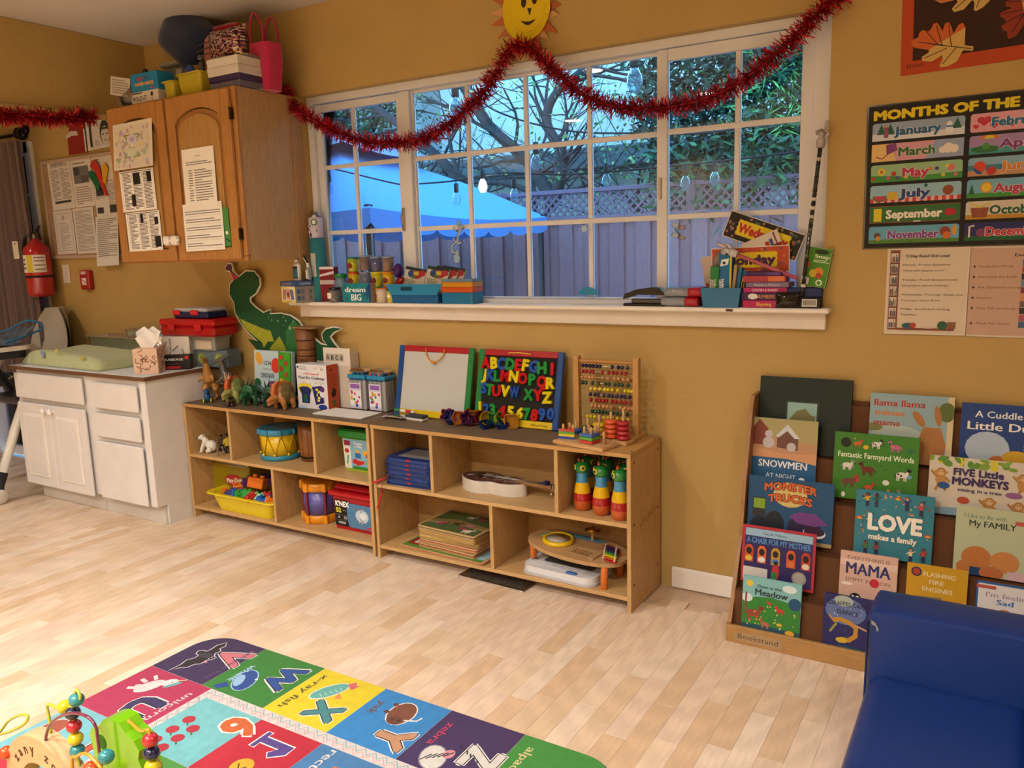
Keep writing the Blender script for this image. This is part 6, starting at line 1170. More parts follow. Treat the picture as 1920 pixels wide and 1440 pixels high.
can('yellow dough can with a teal lid, left in the top row',cx[0],SZ+.139,'#0f7a6c','#b0b02a'); can('clear dough cup with orange dough, second and tallest in the top row',cx[1],SZ+.145,'#a9bcd8','#a08a84',True,'#b0603a'); can('clear dough cup with purple dough, third in the top row',cx[2],SZ+.139,'#a9bcd8','#7a7aa8',True,'#5a1c4a'); can('clear dough cup with pale orange dough, right in the top row',cx[3],SZ+.139,'#a9bcd8','#b09080',True,'#c0703c')
t=T('cup','white cup printed with coloured pompoms right of the block sign','cup',(-.118,-.04,SZ)); B('print').lathe([(.024,0),(.028,.062)],'#c8bcaa',20).lathe([(.029,.062),(.029,.066)],'#d8702c',20).out('cup_body',t)
t=T('cup','yellow lemon printed cup beside the blue marker tray','cup',(-.068,-.036,SZ)); B('print').lathe([(.02,0),(.023,.052)],'#c9b53a',18).out('cup_body',t); B('print').cyl(.009,.0012,'#e0dcd0',10,0,-.0222,.03,'y').out('patch',t)
def egg(lab,x,y,z,c,rot): t=T('plastic_egg',lab,'egg',(x,y,z),rot,'plastic eggs'); B('clear2').sph((0,0,0),(.023,.023,.033),c,14).out('shell',t)
egg('purple and clear plastic egg right of the dough cans',-.052,.0,SZ+.142,'#5a2a8a',(0,10,0)); egg('red plastic egg below the purple one',-.042,.0,SZ+.090,'#b02c2c',(0,60,0)); egg('dull red plastic egg at the bottom behind the lemon cup',-.045,.006,SZ+.034,'#8a2c2c',(0,0,0))
t=T('desk_tray','light blue plastic tray with a darker base holding marker boxes','tray',(.075,-.018,SZ)); B('plastic').prism([(-.125,0),(.125,0),(.13,.035),(-.13,.035)],-.035,.035,'#125a92').out('base',t); b=B('plastic').prism([(-.13,.036),(.125,.036),(.15,.083),(-.155,.083)],-.040,-.036,'#2486b8').prism([(-.13,.036),(.125,.036),(.15,.083),(-.155,.083)],.030,.034,'#2486b8').box(-.13,.128,-.036,.03,.036,.040,'#1f7aa8'); b.box(-.158,.153,-.044,-.034,.078,.084,'#2c90c4',.001).out('upper_tray',t); B('matte').box(-.07,-.01,-.0425,-.040,.056,.072,'#0f3a50').out('handle_slot',t)
for i,(x,dy) in enumerate(((.028,-.012),(.150,-.010),(.185,.006),(.215,.016))):
    t=T('marker_box',f"white marker box with a rainbow print, {['leftmost','second','third','last'][i]} in the blue tray",'box',(x,dy,SZ+.044),(-14,9,0),'marker boxes in the blue tray'); B('print').box(-.058,.058,-.006,.006,0,.112,'#c0b9a6',.001).out('carton',t); s=B('print').sheet(.116,.112,T3(0,-.0064,0)); s.r(0,.88,1,1,'#1b2a26'); s.e(.5,.72,.34,.16,'#9a2a2a'); s.e(.3,.74,.14,.14,'#23407a'); s.e(.55,.78,.14,.08,'#c4a83a'); s.e(.82,.82,.16,.12,'#a8242c'); s.e(.45,.62,.12,.06,'#3a6a3a'); s.lines(.08,.6,.3,.52,4,'#5f6a62'); s.e(.66,.16,.10,.08,'#b5602c'); s.d(.66,.16,.05,'#e4dccc'); s.out('front_print',t)
for z,h,c,lab in ((0,.048,'#14709f','deep blue snack container at the bottom of the stack'),(.049,.022,'#c4501c','orange shallow container in the middle of the stack'),(.072,.020,'#c88a1c','yellow shallow container near the top of the stack'),(.093,.012,'#8fb5cc','pale clear lid topmost of the container stack')):
    t=T('food_container',lab,'container',(.302,-.012,SZ+z)); B('plastic' if z<.09 else 'clear2').prism(rrect(-.083,.083,-.042,.042,.012,3),0,h-.003,c,pl='xy').prism(rrect(-.085,.085,-.044,.044,.012,3),h-.003,h,c,pl='xy').out('body',t)
# stickers on the panes
t=T('gecko_sticker','white and blue gecko shaped gel sticker on the middle window pane','sticker',(.245,.050,1.375),(0,8,0)); B('clear2').tube(spline([(-.0,0,.06),(.01,0,.035),(.0,0,.01),(.0,0,-.01),(-.02,0,-.025),(-.028,0,-.045),(-.018,0,-.062),(.0,0,-.058),(.006,0,-.045)],5),.0065,'#cfe6f2',6,flat=1).sph((0,0,.066),(.011,.004,.014),'#9fd0ea',8).out('body',t)
for x,z in ((.03,.045),(-.026,.04),(.032,-.012),(-.024,-.008)): B('clear2').tube([(0,0,z-.008),(x*.6,0,z-.004),(x,0,z+.008)],.004,'#e4f0f4',6).out('leg',t)
one(B('clear2').sph((0,0,0),(.018,.003,.022),'#bfe4f0',10).sph((.004,0,.022),(.008,.003,.01),'#e4f4f8',8),'window_sticker','small pale egg sticker just right of the gecko sticker','sticker',(.235,.052,1.29))
one(B('clear2').prism(star(6,.02,.009),-.002,.002,'#d9eef4'),'window_sticker','small star sticker high on the middle pane near the lattice','sticker',(.855,.052,1.395))
for z,l in ((1.392,'upper'),(1.355,'lower')): one(B('clear2').sph((-.014,0,0),(.016,.003,.010),'#d6dfe4',8).sph((.014,0,-.004),(.014,.003,.009),'#c2b0b8',8).sph((.0,0,0),(.004,.004,.014),'#8a8a96',6),'butterfly_sticker',f'{l} of two butterfly stickers beside the right mullion','sticker',(1.243,.056,z),(0,12,0))
one(B('clear2').prism([(.045*math.cos(R(a)),.03*math.sin(R(a))) for a in range(0,181,12)],-.002,.002,'#3fb5d8'),'window_sticker','light blue half round sticker at the bottom of the middle window','sticker',(.865,.056,1.135))
# =================== WINDOW SILL, RIGHT HALF
t=T('hole_punch','long black hole punch lying on the sill','stapler',(1.145,-.025,SZ),-3); B('plastic').box(-.085,.085,-.022,.022,0,.010,'#15161a',.003).out('base',t); B('metal').box(-.055,.075,-.012,.012,.010,.026,'#5a5a60',.002).out('mechanism',t); B('plastic').prism([(-.088,.024),(-.08,.045),(-.03,.062),(.03,.070),(.06,.068),(.085,.045),(.085,.040),(-.03,.042)],-.016,.016,'#17191e').out('lever',t)
g=random.Random(5)
k=0
for yi,y in enumerate((-.040,-.006,.028)):
    for zi,z in enumerate((.0175,.052)):
        lab=f"clear tube with a red cap, {['front','middle','back'][yi]} of the {['lower','upper'][zi]} row on the sill"; t=T('glue_tube',lab,'tube',(1.215+.012*zi,y,SZ+z),0,'clear tubes with red caps'); B('clear2').cyl(.0165,.09,'#b5b9c4',14,0,0,0,'x',b=.002).out('tube_body',t); B('plastic').cyl(.0172,.050,'#a81a24',14,.088,0,0,'x',b=.003).out('cap',t)
t=T('card_bin','bright blue tapered plastic bin packed with card decks','bin',(1.437,-.024,SZ)); b=B('plastic'); th=.0025
b.prism([(-.062,0),(.062,0),(.072,.068),(-.072,.068)],-.036,-.033,'#146a9c').prism([(-.062,0),(.062,0),(.072,.068),(-.072,.068)],.033,.036,'#146a9c').box(-.062,.062,-.033,.033,0,.003,'#146a9c').prism([(-.062,0),(-.059,0),(-.069,.068),(-.072,.068)],-.033,.033,'#146a9c').prism([(.062,0),(.059,0),(.069,.068),(.072,.068)],-.033,.033,'#146a9c'); b.out('tub',t)
def deck(nm,lab,x,y,z,w,d,h,c,rot=0,fn=None,cat='cards'):
    t=T(nm,lab,cat,(x,y,z),rot); B('print').box(-w/2,w/2,-d/2,d/2,0,h,c,.001).out('deck',t)
    if fn: s=B('print').sheet(w,h,T3(0,-d/2-.0003,0)); fn(s); s.out('print',t)
    return t
deck('card_deck','blue alphabet card box standing tallest in the blue bin',1.442,-.015,SZ+.003,.046,.03,.182,'#14699c',(0,1,0),lambda s:(s.r(.85,0,1,1,'#c9b82c'),s.p([(.1,.76),(.7,.80),(.78,.92),(.2,.89)],'#dfe4e6'),s.d(.4,.83,.12,'#2a2a2c'),s.t('Alphabet',.42,.36,.22,'#f2f4f4',w=1.3,rot=90,bold=.02)))
deck('card_deck','green card box lettered in white left of the alphabet box',1.402,-.02,SZ+.003,.032,.03,.14,'#1c7a3c',(0,3,0),lambda s:(s.r(0,.0,.35,.3,'#d8d4cc'),s.t('Fish Alphabet',.7,.42,.25,'#e9e4da',w=2.2,rot=90)))
one(B('paper').sph((0,0,0),(.026,.02,.034),'#8a7a6a',7).sph((.01,0,.03),(.02,.015,.02),'#6a5a4c',6),'paper_bag','crumpled brown paper bag above the green card box','bag',(1.415,.0,SZ+.165),(0,20,0))
deck('flash_card','pale bent flash card leaning left out of the blue bin',1.388,.015,SZ+.02,.04,.004,.16,'#b9a89c',(0,-10,0),lambda s:s.r(.1,.1,.5,.4,'#a83a44'))
for i,(x,c,lab) in enumerate(((1.474,'#a8906c','tan card deck right of the alphabet box'),(1.488,'#1f6a94','teal spined card deck in the blue bin'),(1.500,'#c4b02c','yellow and blue card deck at the right of the bin'))): deck('card_deck',lab,x-.006,-.012,SZ+.003,.011,.03,.145-.01*i,c,(0,5+2*i,0),(lambda s:(s.r(0,.8,1,1,'#1c5a94'),s.r(.2,.3,.8,.7,'#2c2a1c'))) if i==2 else None)
stk=[('Rhyming','#b0205a','#e0b83a','pink rhyming card box at the bottom of the game box stack',.026,0),('123 NUMBERS','#3f1c4f','#c98a4a','dark purple card box with a white bird print, second from the bottom',.026,-.004),('COLORS & SHAPES','#a81c64','#e4c4d4','magenta colours and shapes box, third from the bottom',.018,.002),("Numbers Memory",'#7a6a86','#bfb4c8','lilac grey number memory box in the upper half of the stack',.018,.012),('','#a83a44','#d0704a','red and orange card box under the purple one',.022,-.002),('','#3a1c5c','#5a3a80','purple card box topmost of the game box stack',.014,.0)]
z=SZ
for i,(tx,c,tc_,lab,h,dx) in enumerate(stk):
    deck('game_box',lab,1.585+dx,-.012,z,.145 if i<5 else .12,.075,h-.0008,c,(0,-2 if i==0 else 0,(-1)**i*2) if i else (0,0,2),lambda s,tx=tx,tc_=tc_,i=i:((s.t(tx,.5,.25,.5,tc_,w=.6 if i else .34,bold=.03) if tx else s.r(.6,.1,.97,.9,tc_)),(s.e(.28,.5,.12,.4,'#d9d4d0') if i==1 else (s.r(.8,.15,.97,.85,tc_) if i==0 else None))),'box'); z+=h
def daysign(nm,lab,x,y,z,w,h,ry,c,dots,tx,tcol,cut=0):
    t=T(nm,lab,'sign',(x,y,z),(0,ry,0)); B('paper').box(-w/2,w/2,-.0008,.0008,0,h,'#d8d2c8').out('card',t); s=B('print').sheet(w-.006,h-.006,T3(0,-.001,.003)); s.r(0,0,1,1,c); g=random.Random(int(w*999)+len(tx))
    for i in range(46): 
        x_,y_=g.random(),g.random()
        if .12<x_<.88 and .2<y_<.8: continue
        cc2=g.choice(dots); s.d(min(.97,max(.03,x_)),min(.92,max(.08,y_)),.017,cc2,10); s.d(min(.97,max(.03,x_)),min(.92,max(.08,y_)),.008,c,8)
    P=[];N=26
    for i in range(N*4):
        k=i/(N*4); e=.012*abs(math.sin(k*N*4*PI/4)); 
        if k<.375: P.append((.15+.7*k/.375,.2-e))
        elif k<.5: P.append((.85+e,.2+.6*(k-.375)/.125))
        elif k<.875: P.append((.85-.7*(k-.5)/.375,.8+e))
        else: P.append((.15-e,.8-.6*(k-.875)/.125))
    s.p(P,'#d9c21c'); s.t(tx,.5,.33,.36,tcol,w=.68,bold=.06); s.out('print',t)
daysign('day_sign','black bordered day of the week sign tilted down to the right',1.545,.016,1.303,.272,.094,20.5,'#171417',['#c06a5a','#8a6a94','#b08a6a','#5a7a6a','#d09080'],'Wednesday','#b02a2c')
daysign('day_sign','orange dotted day of the week sign behind the pink pointer',1.522,.002,1.217,.272,.092,-1.5,'#b8482a',['#c9b03a','#1c4a8a','#1c6a44','#a83a5a','#cf7a3a'],'Monday','#4a1c50')
t=paper('flash_card','white striped card fanned between the two day signs','card',1.498,.004,1.300,.135,.045,0,-22,'#cfc6bc',lambda s:(s.r(.72,.0,.8,.5,'#2c3f86'),s.r(.6,.05,.7,.4,'#a8303a'),s.r(.86,0,.9,.9,'#8a2a3a')))
def pointer(lab,P,Q,c,hc_,pat=None):
    t=T('hand_pointer',lab,'pointer',P); d=Vector(Q)-Vector(P); L_=d.length; u=d.normalized()
    B('plastic').tube([(0,0,0),d],.0062,c,10).out('rod',t)
    if pat:
        g=random.Random(3); b=B('print'); k=int(L_/.014)
        for i in range(k):
            p=u*(.01+L_*i/k); a=g.uniform(0,360)
            b.tube([p,p+u*.010],.0072,g.choice(['#1c1c1a','#d8d0c4','#c8c0b4','#6a6454','#15151a']),g.choice([3,4,10]))
        b.out('camouflage_pattern',t,stuff=True)
    rot=Vector((0,0,1)).rotation_difference(u).to_matrix().to_4x4(); h=B('plastic',Matrix.Translation(d)@rot)
    h.tube([(0,0,-.02),(0,0,.0),(0,0,.01)],[.012,.015,.012],hc_,10).tube([(0,0,.005),(0,0,.028)],[.015,.016],hc_,10,flat=.6).tube([(.009,0,.025),(.010,0,.045),(.010,0,.066)],[.006,.0058,.005],hc_,8)
    for x,l in ((.0,.034),(-.006,.032),(-.012,.029)): h.tube([(x,-.004,.022),(x,-.012,l),(x,-.010,.020)],[.0055,.0055,.0045],hc_,8)
    h.tube([(.014,-.002,.010),(.022,-.008,.024),(.016,-.012,.034)],[.006,.0052,.0045],hc_,8); h.out('pointing_hand',t)
pointer('pink rod pointer ending in a white pointing hand, lying across the cards',(1.695,-.045,1.200),(1.470,-.035,1.290),'#b85a6a','#c4c0c4')
pointer('black and white camouflage rod pointer with a white hand leaning in the window corner',(1.708,-.048,SZ+.004),(1.752,-.030,1.640),'#2a2a26','#b5acb0',True)
deck('game_box','black box with a barcode label at the right end of the sill',1.712,-.012,SZ,.115,.08,.036,'#15161a',0,lambda s:(s.r(.5,.15,.92,.85,'#c9c4be'),[s.r(.54+.03*i,.3,.555+.03*i,.75,'#222') for i in range(12)]),'box')
deck('game_box','dark blue box lying on the black barcode box',1.710,-.004,SZ+.0365,.12,.075,.030,'#1a2a5c',3,None,'box')
one(cushion(B('clear2'),.09,.055,.03,'#2c2320',8),'pouch','small dark glossy pouch beside the game box stack','bag',(1.672,-.052,SZ),(0,0,10))
deck('game_box','green card game box with fruit print leaning in the right window corner',1.738,-.012,SZ+.070,.082,.024,.130,'#4a8a24',(-4,9,0),lambda s:(s.l([(.0,.0),(1,.0),(1,1),(0,1),(0,0)],.03,'#cfd4b0'),s.e(.6,.9,.28,.06,'#1c2c1a'),s.t('Snap',.66,.74,.09,'#e8ecd8',w=.6,bold=.03),s.lines(.35,.95,.62,.7,2,'#dce4c8'),s.d(.62,.38,.2,'#d8862c'),s.d(.42,.34,.16,'#c9b02c'),s.d(.66,.3,.12,'#b03a2c'),s.d(.72,.12,.13,'#dfe8d0'),s.d(.72,.12,.08,'#4a8a24'),s.r(.02,.04,.32,.22,'#ddd8d0'),s.e(.1,.55,.14,.1,'#b5502c')),'box')
one(B('rubber').box(-.012,.012,-.001,.001,-.004,.004,'#4a1c14'),'tape_scrap','small dark brown tape scrap stuck on the sill edge','tape',(1.47,-.0615,1.091),(0,2,0))
# =================== RIGHT WALL PART
t=T('leaf_artwork','painted autumn leaves on dark paper with an orange mat','artwork',(2.20,-.001,1.823),(0,-1.2,0)); B('paper').box(-.225,.225,-.0015,0,0,.36,'#b5492a').out('mat',t); B('paper').box(-.192,.21,-.003,-.0015,.040,.345,'#3a2620').out('dark_sheet',t)
LF=[(2.001,1.917),(2.010,1.925),(2.022,1.928),(2.024,1.940),(2.034,1.948),(2.047,1.940),(2.055,1.945),(2.062,1.960),(2.072,1.962),(2.080,1.950),(2.087,1.935),(2.093,1.955),(2.103,1.958),(2.112,1.94),(2.116,1.922),(2.128,1.945),(2.14,1.950),(2.147,1.935),(2.147,1.885),(2.170,1.878),(2.169,1.866),(2.143,1.871),(2.128,1.842),(2.105,1.832),(2.086,1.831),(2.082,1.838),(2.09,1.855),(2.088,1.866),(2.06,1.852),(2.035,1.858),(2.033,1.870),(2.052,1.880),(2.052,1.888),(2.012,1.900)]
def leafpiece(t,nm,P,cx,cz,sc,rot,tx,tz,y,top='#c4602a'):
    q=R(rot); f=lambda p:(((p[0]-cx)*math.cos(q)-(p[1]-cz)*math.sin(q))*sc+tx,((p[0]-cx)*math.sin(q)+(p[1]-cz)*math.cos(q))*sc+tz)
    B('paper').prism([f(p) for p in P],y-.002,y,'#c9a964').out(nm,t)
    s=B('print').sheet(1,1,T3(0,y-.002,0)); 
    up=[p for p in P if p[1]>1.885]; s.p([(f(p)[0]+.5,f(p)[1]) for p in up],top)
    for a,b_ in (((2.02,1.915),(2.09,1.895)),((2.045,1.94),(2.075,1.90)),((2.07,1.955),(2.088,1.892)),((2.103,1.95),(2.112,1.888)),((2.04,1.865),(2.10,1.884)),((2.09,1.84),(2.125,1.882)),((2.06,1.902),(2.165,1.872))): s.l([(f(p)[0]+.5,f(p)[1]) for p in (a,b_)],.0022,'#2a140c')
    s.out('painted_veins',t)
leafpiece(t,'leaf',LF,2.085,1.895,1.0,0,2.085-2.20,1.895-1.823,-.004)
leafpiece(t,'leaf',LF,2.085,1.895,1.0,20,2.15-2.20,2.035-1.823,-.0065,'#c9783a')
leafpiece(t,'leaf',LF,2.085,1.895,.95,75,2.30-2.20,1.955-1.823,-.005,'#8a2f1c')
s=B('print').sheet(.45,.36,T3(0,-.0018,0)); s.t('Dillon',.09,.055,.035,'#4a1c18',w=.10,rot=3); s.lines(.78,.93,.02,.05,1,'#6a2c20'); s.out('signature',t)
# months chart
t=T('months_chart','black laminated chart of the months of the year on the wall','chart',(2.170,-.001,1.296),(0,-.3,0)); W_,H_=.556,.440
B('gloss').box(-W_/2-.006,W_/2+.006,-.0015,0,-.004,H_+.004,'#3a3836').out('laminate',t); B('print').box(-W_/2,W_/2,-.0022,-.0015,0,H_,'#0d0b0c').out('sheet',t)
s=B('print').sheet(W_,H_,T3(0,-.0024,0)); s.t('MONTHS OF THE YEAR',.5,.905,.062,'#d9c41c',w=.95,bold=.06); s.out('title',t)
mo=[('January','#8fa3c0','#1c5a8a'),('February','#d49aa8','#2c6a94'),('March','#c996a8','#3a6a3c'),('April','#9a80b0','#7a3a80'),('May','#8fb58a','#b02c5c'),('June','#7fa8c0','#c9803a'),('July','#8fb8d0','#1c3f80'),('August','#6fa8c4','#a83a5a'),('September','#2f6a34','#e4e0d4'),('October','#c9c0b0','#1c5a3a'),('November','#5fa3c4','#7a3a8a'),('December','#23285f','#b83048')]
g=random.Random(31)
for i,(m_,bgc,tc_) in enumerate(mo):
    cx_=i%2; ry_=i//2; x0=.022+.488*cx_; y1=.880-.1455*ry_; 
    s=B('print').sheet(W_*.462,H_*.122,T3(-W_/2+(x0+.231)*W_,-.0024,(y1-.122)*H_)); s.p(rrect(0,1,0,1,.04,3) if False else [(.02,0),(.98,0),(1,.1),(1,.9),(.98,1),(.02,1),(0,.9),(0,.1)],bgc)
    def D(x,y,r_,c,ry=None,rot=0): s.e(x,y,r_,(ry or r_)*4.4*.82/4.4*4.6 if False else r_*W_*.462/(H_*.122) if ry is None else ry,c,rot,10)
    if m_=='January':
        s.p([(0,0),(1,0),(1,.42),(.7,.3),(.4,.22),(0,.4)],'#cfd4e0')
        for x in (.1,.2,.92): s.p([(x-.05,.35),(x+.05,.35),(x,.95)],'#1c5a44')
        D(.84,.3,.045,'#dfe2ea'); D(.84,.62,.032,'#dfe2ea'); s.r(.81,.45,.88,.52,'#23508a'); s.r(.13,.15,.18,.75,'#8a4a6a'); D(.155,.82,.02,'#c08a5a')
    elif m_=='February':
        for x,y,r_ in ((.14,.6,.07),(.06,.3,.03),(.24,.3,.04),(.9,.75,.035),(.42,.25,.025),(.8,.25,.03)): s.e(x-r_*.45,y+.05,r_*.6,r_*2.4,'#b82a44'); s.e(x+r_*.45,y+.05,r_*.6,r_*2.4,'#c03a54'); s.p([(x-r_,y),(x+r_,y),(x,y-r_*4.2)],'#b82a44')
    elif m_=='March':
        s.p([(0,0),(.28,0),(.2,1),(0,1)],'#d9b878'); s.p([(.6,0),(1,0),(1,1),(.7,1)],'#8f9fc0'); s.p([(.17,.35),(.29,.6),(.27,1),(.16,.95)],'#7a3a7a'); D(.84,.5,.06,'#ddd6cc'); D(.9,.45,.05,'#ddd6cc'); D(.78,.42,.04,'#ddd6cc'); D(.5,-.0,.08,'#d8d0cc') if 0 else None; s.l([(.18,.4),(.12,.15),(.05,.3)],.012,'#8a3050')
    elif m_=='April': s.p([(0,0),(1,0),(1,.4),(0,.4)],'#3f8f94'); s.e(.16,.25,.14,.2,'#2c6a3a'); D(.17,.42,.04,'#4a8a3a'); s.e(.2,.8,.10,.22,'#c9702c',0,10,0,180); s.e(.2,.8,.05,.22,'#d0b83a',0,10,0,180)
    elif m_=='May':
        s.p([(0,0),(1,0),(1,.35),(.5,.25),(0,.4)],'#3f8a3a'); D(.12,.6,.045,'#d8c43a'); D(.12,.6,.02,'#a8702c')
        for x,c in ((.03,'#b02c3a'),(.2,'#b85a74'),(.3,'#4a4a8a'),(.4,'#c9a83a'),(.5,'#b02c5a'),(.66,'#c9702c'),(.73,'#2c3f80'),(.8,'#c9b43a'),(.93,'#c86a84')): D(x,.22 if x not in (.66,.73) else .6,.022,c)
        D(.26,.45,.03,'#a83a2c'); D(.88,.6,.04,'#c9707f'); D(.84,.7,.02,'#d8c43a')
    elif m_=='June': s.r(0,0,1,.3,'#b58a6a'); s.r(0,.3,1,.6,'#3f7a9a'); D(.12,.5,.065,'#c9442c'); s.e(.12,.5,.065,.4,'#23488a',0,10,180,300); D(.24,.25,.05,'#b02c2c')
    elif m_=='July':
        s.r(0,0,1,.25,'#b83a44'); 
        for k in range(12): s.r(.04+.08*k,0,.08+.08*k,.25,'#d9b0ac')
        s.e(.11,.4,.08,.36,'#2c7a3c',0,10,180,360); s.e(.11,.4,.065,.3,'#b83a5a',0,10,180,360); s.r(.2,.15,.31,.6,'#c9a83a'); D(.86,.55,.06,'#8a4a2c'); D(.62,.88,.02,'#1c5a44')
    elif m_=='August': s.r(0,0,1,.25,'#3f8a3c'); D(.2,.55,.065,'#c98a2c'); D(.2,.55,.05,'#e0c03a'); s.p([(.02,.2),(.08,.2),(.05,.8)],'#1c5a44')
    elif m_=='September': s.l([(.0,.0),(1,0),(1,1),(0,1),(0,0)],.02,'#7a4a2c'); s.r(.05,.1,.14,.85,'#d8c82c'); D(.88,.5,.045,'#b02030'); D(.92,.5,.04,'#b02030'); s.r(.5,.02,.58,.08,'#ddd')
    elif m_=='October': s.r(0,0,1,.25,'#b5862c'); s.p([(.07,.1),(.22,.1),(.24,.65),(.05,.65)],'#8a4a34'); s.l([(.05,.9),(.14,.65),(.25,.9)],.02,'#c9b83a')
    elif m_=='November': s.p([(0,0),(1,0),(1,.2),(.5,.3),(0,.2)],'#4a7a34'); D(.1,.45,.04,'#5a3f3a'); D(.11,.3,.03,'#c98a3a'); D(.85,.6,.06,'#8a3a2c'); D(.87,.38,.045,'#c9682c'); s.e(.95,.65,.025,.3,'#c9963a')
    else: s.r(0,0,1,.25,'#1c5a34'); s.l([(.05,.2),(.05,.8),(.1,.85)],.02,'#d9d0d0'); D(.17,.45,.05,'#7a3a6a'); s.l([(.3,.3),(.6,.35),(1,.28)],.02,'#cfd4e0')
    s.t(m_,.5,.27,.48,tc_,w=.13+.055*len(m_),bold=.045,out='#d9d4cc' if m_ not in('September',) else '#2c5a30',ow=.03); s.out('month_panel',t,f'{m_} panel')
def rd(s):
    s.r(.02,.02,.98,.98,'#d2c3ae'); s.r(.04,.05,.16,.97,'#7a4030'); g=random.Random(3)
    for k in range(7):
        s.r(.05,.07+.127*k,.14,.07+.127*k+.105,'#cfc6bc')
        for j in range(6): x=.055+.014*j; s.r(x,.075+.127*k,x+.011,.075+.127*k+g.uniform(.05,.095),g.choice(['#1c3a54','#7a2c34','#2c5a44','#b58a3a','#3a2c4a']))
    s.t('5 Day Read Out Loud',.50,.885,.032,'#2a2624',w=.52,bold=.03)
    for y,a,b_ in ((.79,'Monday- Predict Questions','What will happen next?'),(.62,'Tuesday- Recall Questions and','Questions about feelings.'),(.45,'Wednesday- Thursday- Recall, and','Concepts about Print.'),(.285,'Friday- Recall and reading','Together.')): s.t(a,.20+.0115*len(a)*1.0,y,.022,'#5a524a',w=.023*len(a)); s.t(b_,.20+.0115*len(b_),y-.065,.022,'#6a625a',w=.023*len(b_))
    s.r(.16,.05,.86,.075,'#7a4030'); s.e(.3,.10,.08,.035,'#2c5a6a'); s.e(.36,.105,.04,.03,'#a83a2c'); s.e(.72,.11,.06,.05,'#2c5a3c'); s.r(.78,.075,.88,.15,'#8a5a3a'); s.e(.55,.085,.1,.015,'#c9b8a8')
paper('reading_poster','white reading plan poster with a bookshelf border under the months chart','poster',1.963,-.001,1.018,.232,.276,0,0,'#d9cebf',rd,curl=.003,cloc=1)
def ev(s):
    s.r(0,.02,1,.98,'#bf9f8c'); s.t('Every Day',.66,.885,.034,'#2a2624',w=.34,bold=.03)
    for y,a in ((.77,'Vocabulary Words'),(.655,'Introduce the book'),(.54,'Ask Questions through'),(.425,'Summary'),(.31,'How Tall can you go now'),(.14,'Think-Pair-Share')): s.d(.05,y+.01,.014,'#2a2624'); s.t(a,.09+.0125*len(a),y,.024,'#4a3f38',w=.024*len(a))
    for k,c in enumerate(['#4a6a8a','#a83a34','#1c2a4a','#5a8aa0','#7a3444','#c98a5a','#6a5a54','#3a322c','#a85a64','#3f5a78']): s.r(.58,.86-.075*k-.075,1,.86-.075*k-.008,c)
paper('reading_poster','pinkish every day reading poster with a stack of books photo, right of the reading plan','poster',2.197,-.0025,1.016,.235,.276,0,0,'#cfc4b8',ev)
# =================== BOOK DISPLAY STAND
bs=T('book_stand','wooden book display stand with stepped brown hardboard tiers','shelf',(1.56,-.345,0)); PB='#5f3b1f'
pr=[(0,0),(.34,0),(.34,.80),(.255,.80),(.235,.765),(.165,.52),(.13,.33),(.07,.2),(.012,.064),(0,.062)]
for x in (0,.925): B('woodv').prism([(p[0],p[1]) for p in pr],x,x+.013,'#9a6f40',pl='yz').out('side_panel',bs)
B('wood').box(-.002,.94,-.001,.014,0,.060,'#a97f4a',.002).out('front_lip',bs)
s=B('print').sheet(.16,.042,T3(.105,-.0012,.008),'paper'); s.p([(.02,.15),(.3,.05),(.98,.1),(1.0,.8),(.7,.9),(.45,1.0),(.3,.75),(.1,.9),(.03,.6)],'#a58a66'); s.t('Bookstand',.5,.3,.42,'#5a4630',w=.82); s.out('torn_label',bs)
tiers=[(.031,.040,.165,.030),(.099,.165,.305,.032),(.172,.305,.462,.034),(.243,.462,.594,.030),(.304,.594,.775,.025)]
for k,(y,z0,z1,dy) in enumerate(tiers):
    b=B('matte').add([(.013,y,z0),(.925,y,z0),(.925,y+dy*.6,z1),(.013,y+dy*.6,z1),(.013,y+.004,z0),(.925,y+.004,z0),(.925,y+dy*.6+.004,z1),(.013,y+dy*.6+.004,z1)],[(0,1,2,3),(5,4,7,6),(3,2,6,7),(0,4,5,1)],PB); b.out('tier_panel',bs)
    nx=tiers[k-1][0]+tiers[k-1][3]*.6 if k else .014
    if k: B('matte').box(.013,.925,nx,y+.003,z0-.003,z0+.002,PB).out('ledge',bs)
    for x in (.22,.46,.7): B('metal').cyl(.004,.002,'#b5a890',8,x,y+.006,z0+.05,'y').out('screw',bs)
B('matte').box(.013,.925,.332,.336,.05,.79,PB).out('back_panel',bs)
def book(lab,x0,x1,z0,z1,y,th,c,fn,lean=7,tw=0,paper_=True):
    w=x1-x0;h=z1-z0; t=T('book',lab,'book',((x0+x1)/2,y,z0),(-lean,0,tw),'picture books on the display stand'); B('gloss').box(-w/2,w/2,0,.0022,0,h,c,.0005).box(-w/2,w/2,th-.0022,th,0,h,c,.0005).box(-w/2,-w/2+.0022,0,th,0,h,c).out('cover',t); B('paper').box(-w/2+.002,w/2-.003,.0022,th-.0022,.003,h-.003,'#cfc4a8').out('pages',t)
    s=B('print').sheet(w,h,T3(0,-.0002,0)); fn(s); s.out('cover_print',t); return t
rg=random.Random
def dots(s,n,sd,cols,r0=.02,r1=.05,x0=.05,x1=.95,y0=.05,y1=.95):
    g=rg(sd)
    for i in range(n): s.e(g.uniform(x0,x1),g.uniform(y0,y1),g.uniform(r0,r1),g.uniform(r0,r1),g.choice(cols),g.uniform(0,180),8)
def f1(s): s.r(0,0,1,1,'#14241d'); s.r(.30,.28,.66,.69,'#2a3c34'); s.r(.32,.3,.64,.67,'#8fb5b0'); s.p([(.33,.42),(.42,.56),(.52,.60),(.57,.52),(.63,.5),(.62,.36),(.33,.33)],'#75744c')
book('tall dark green cloth book with a small inset picture, back row left',1.576,1.879,.600,.862,-.058,.014,'#14241d',f1)
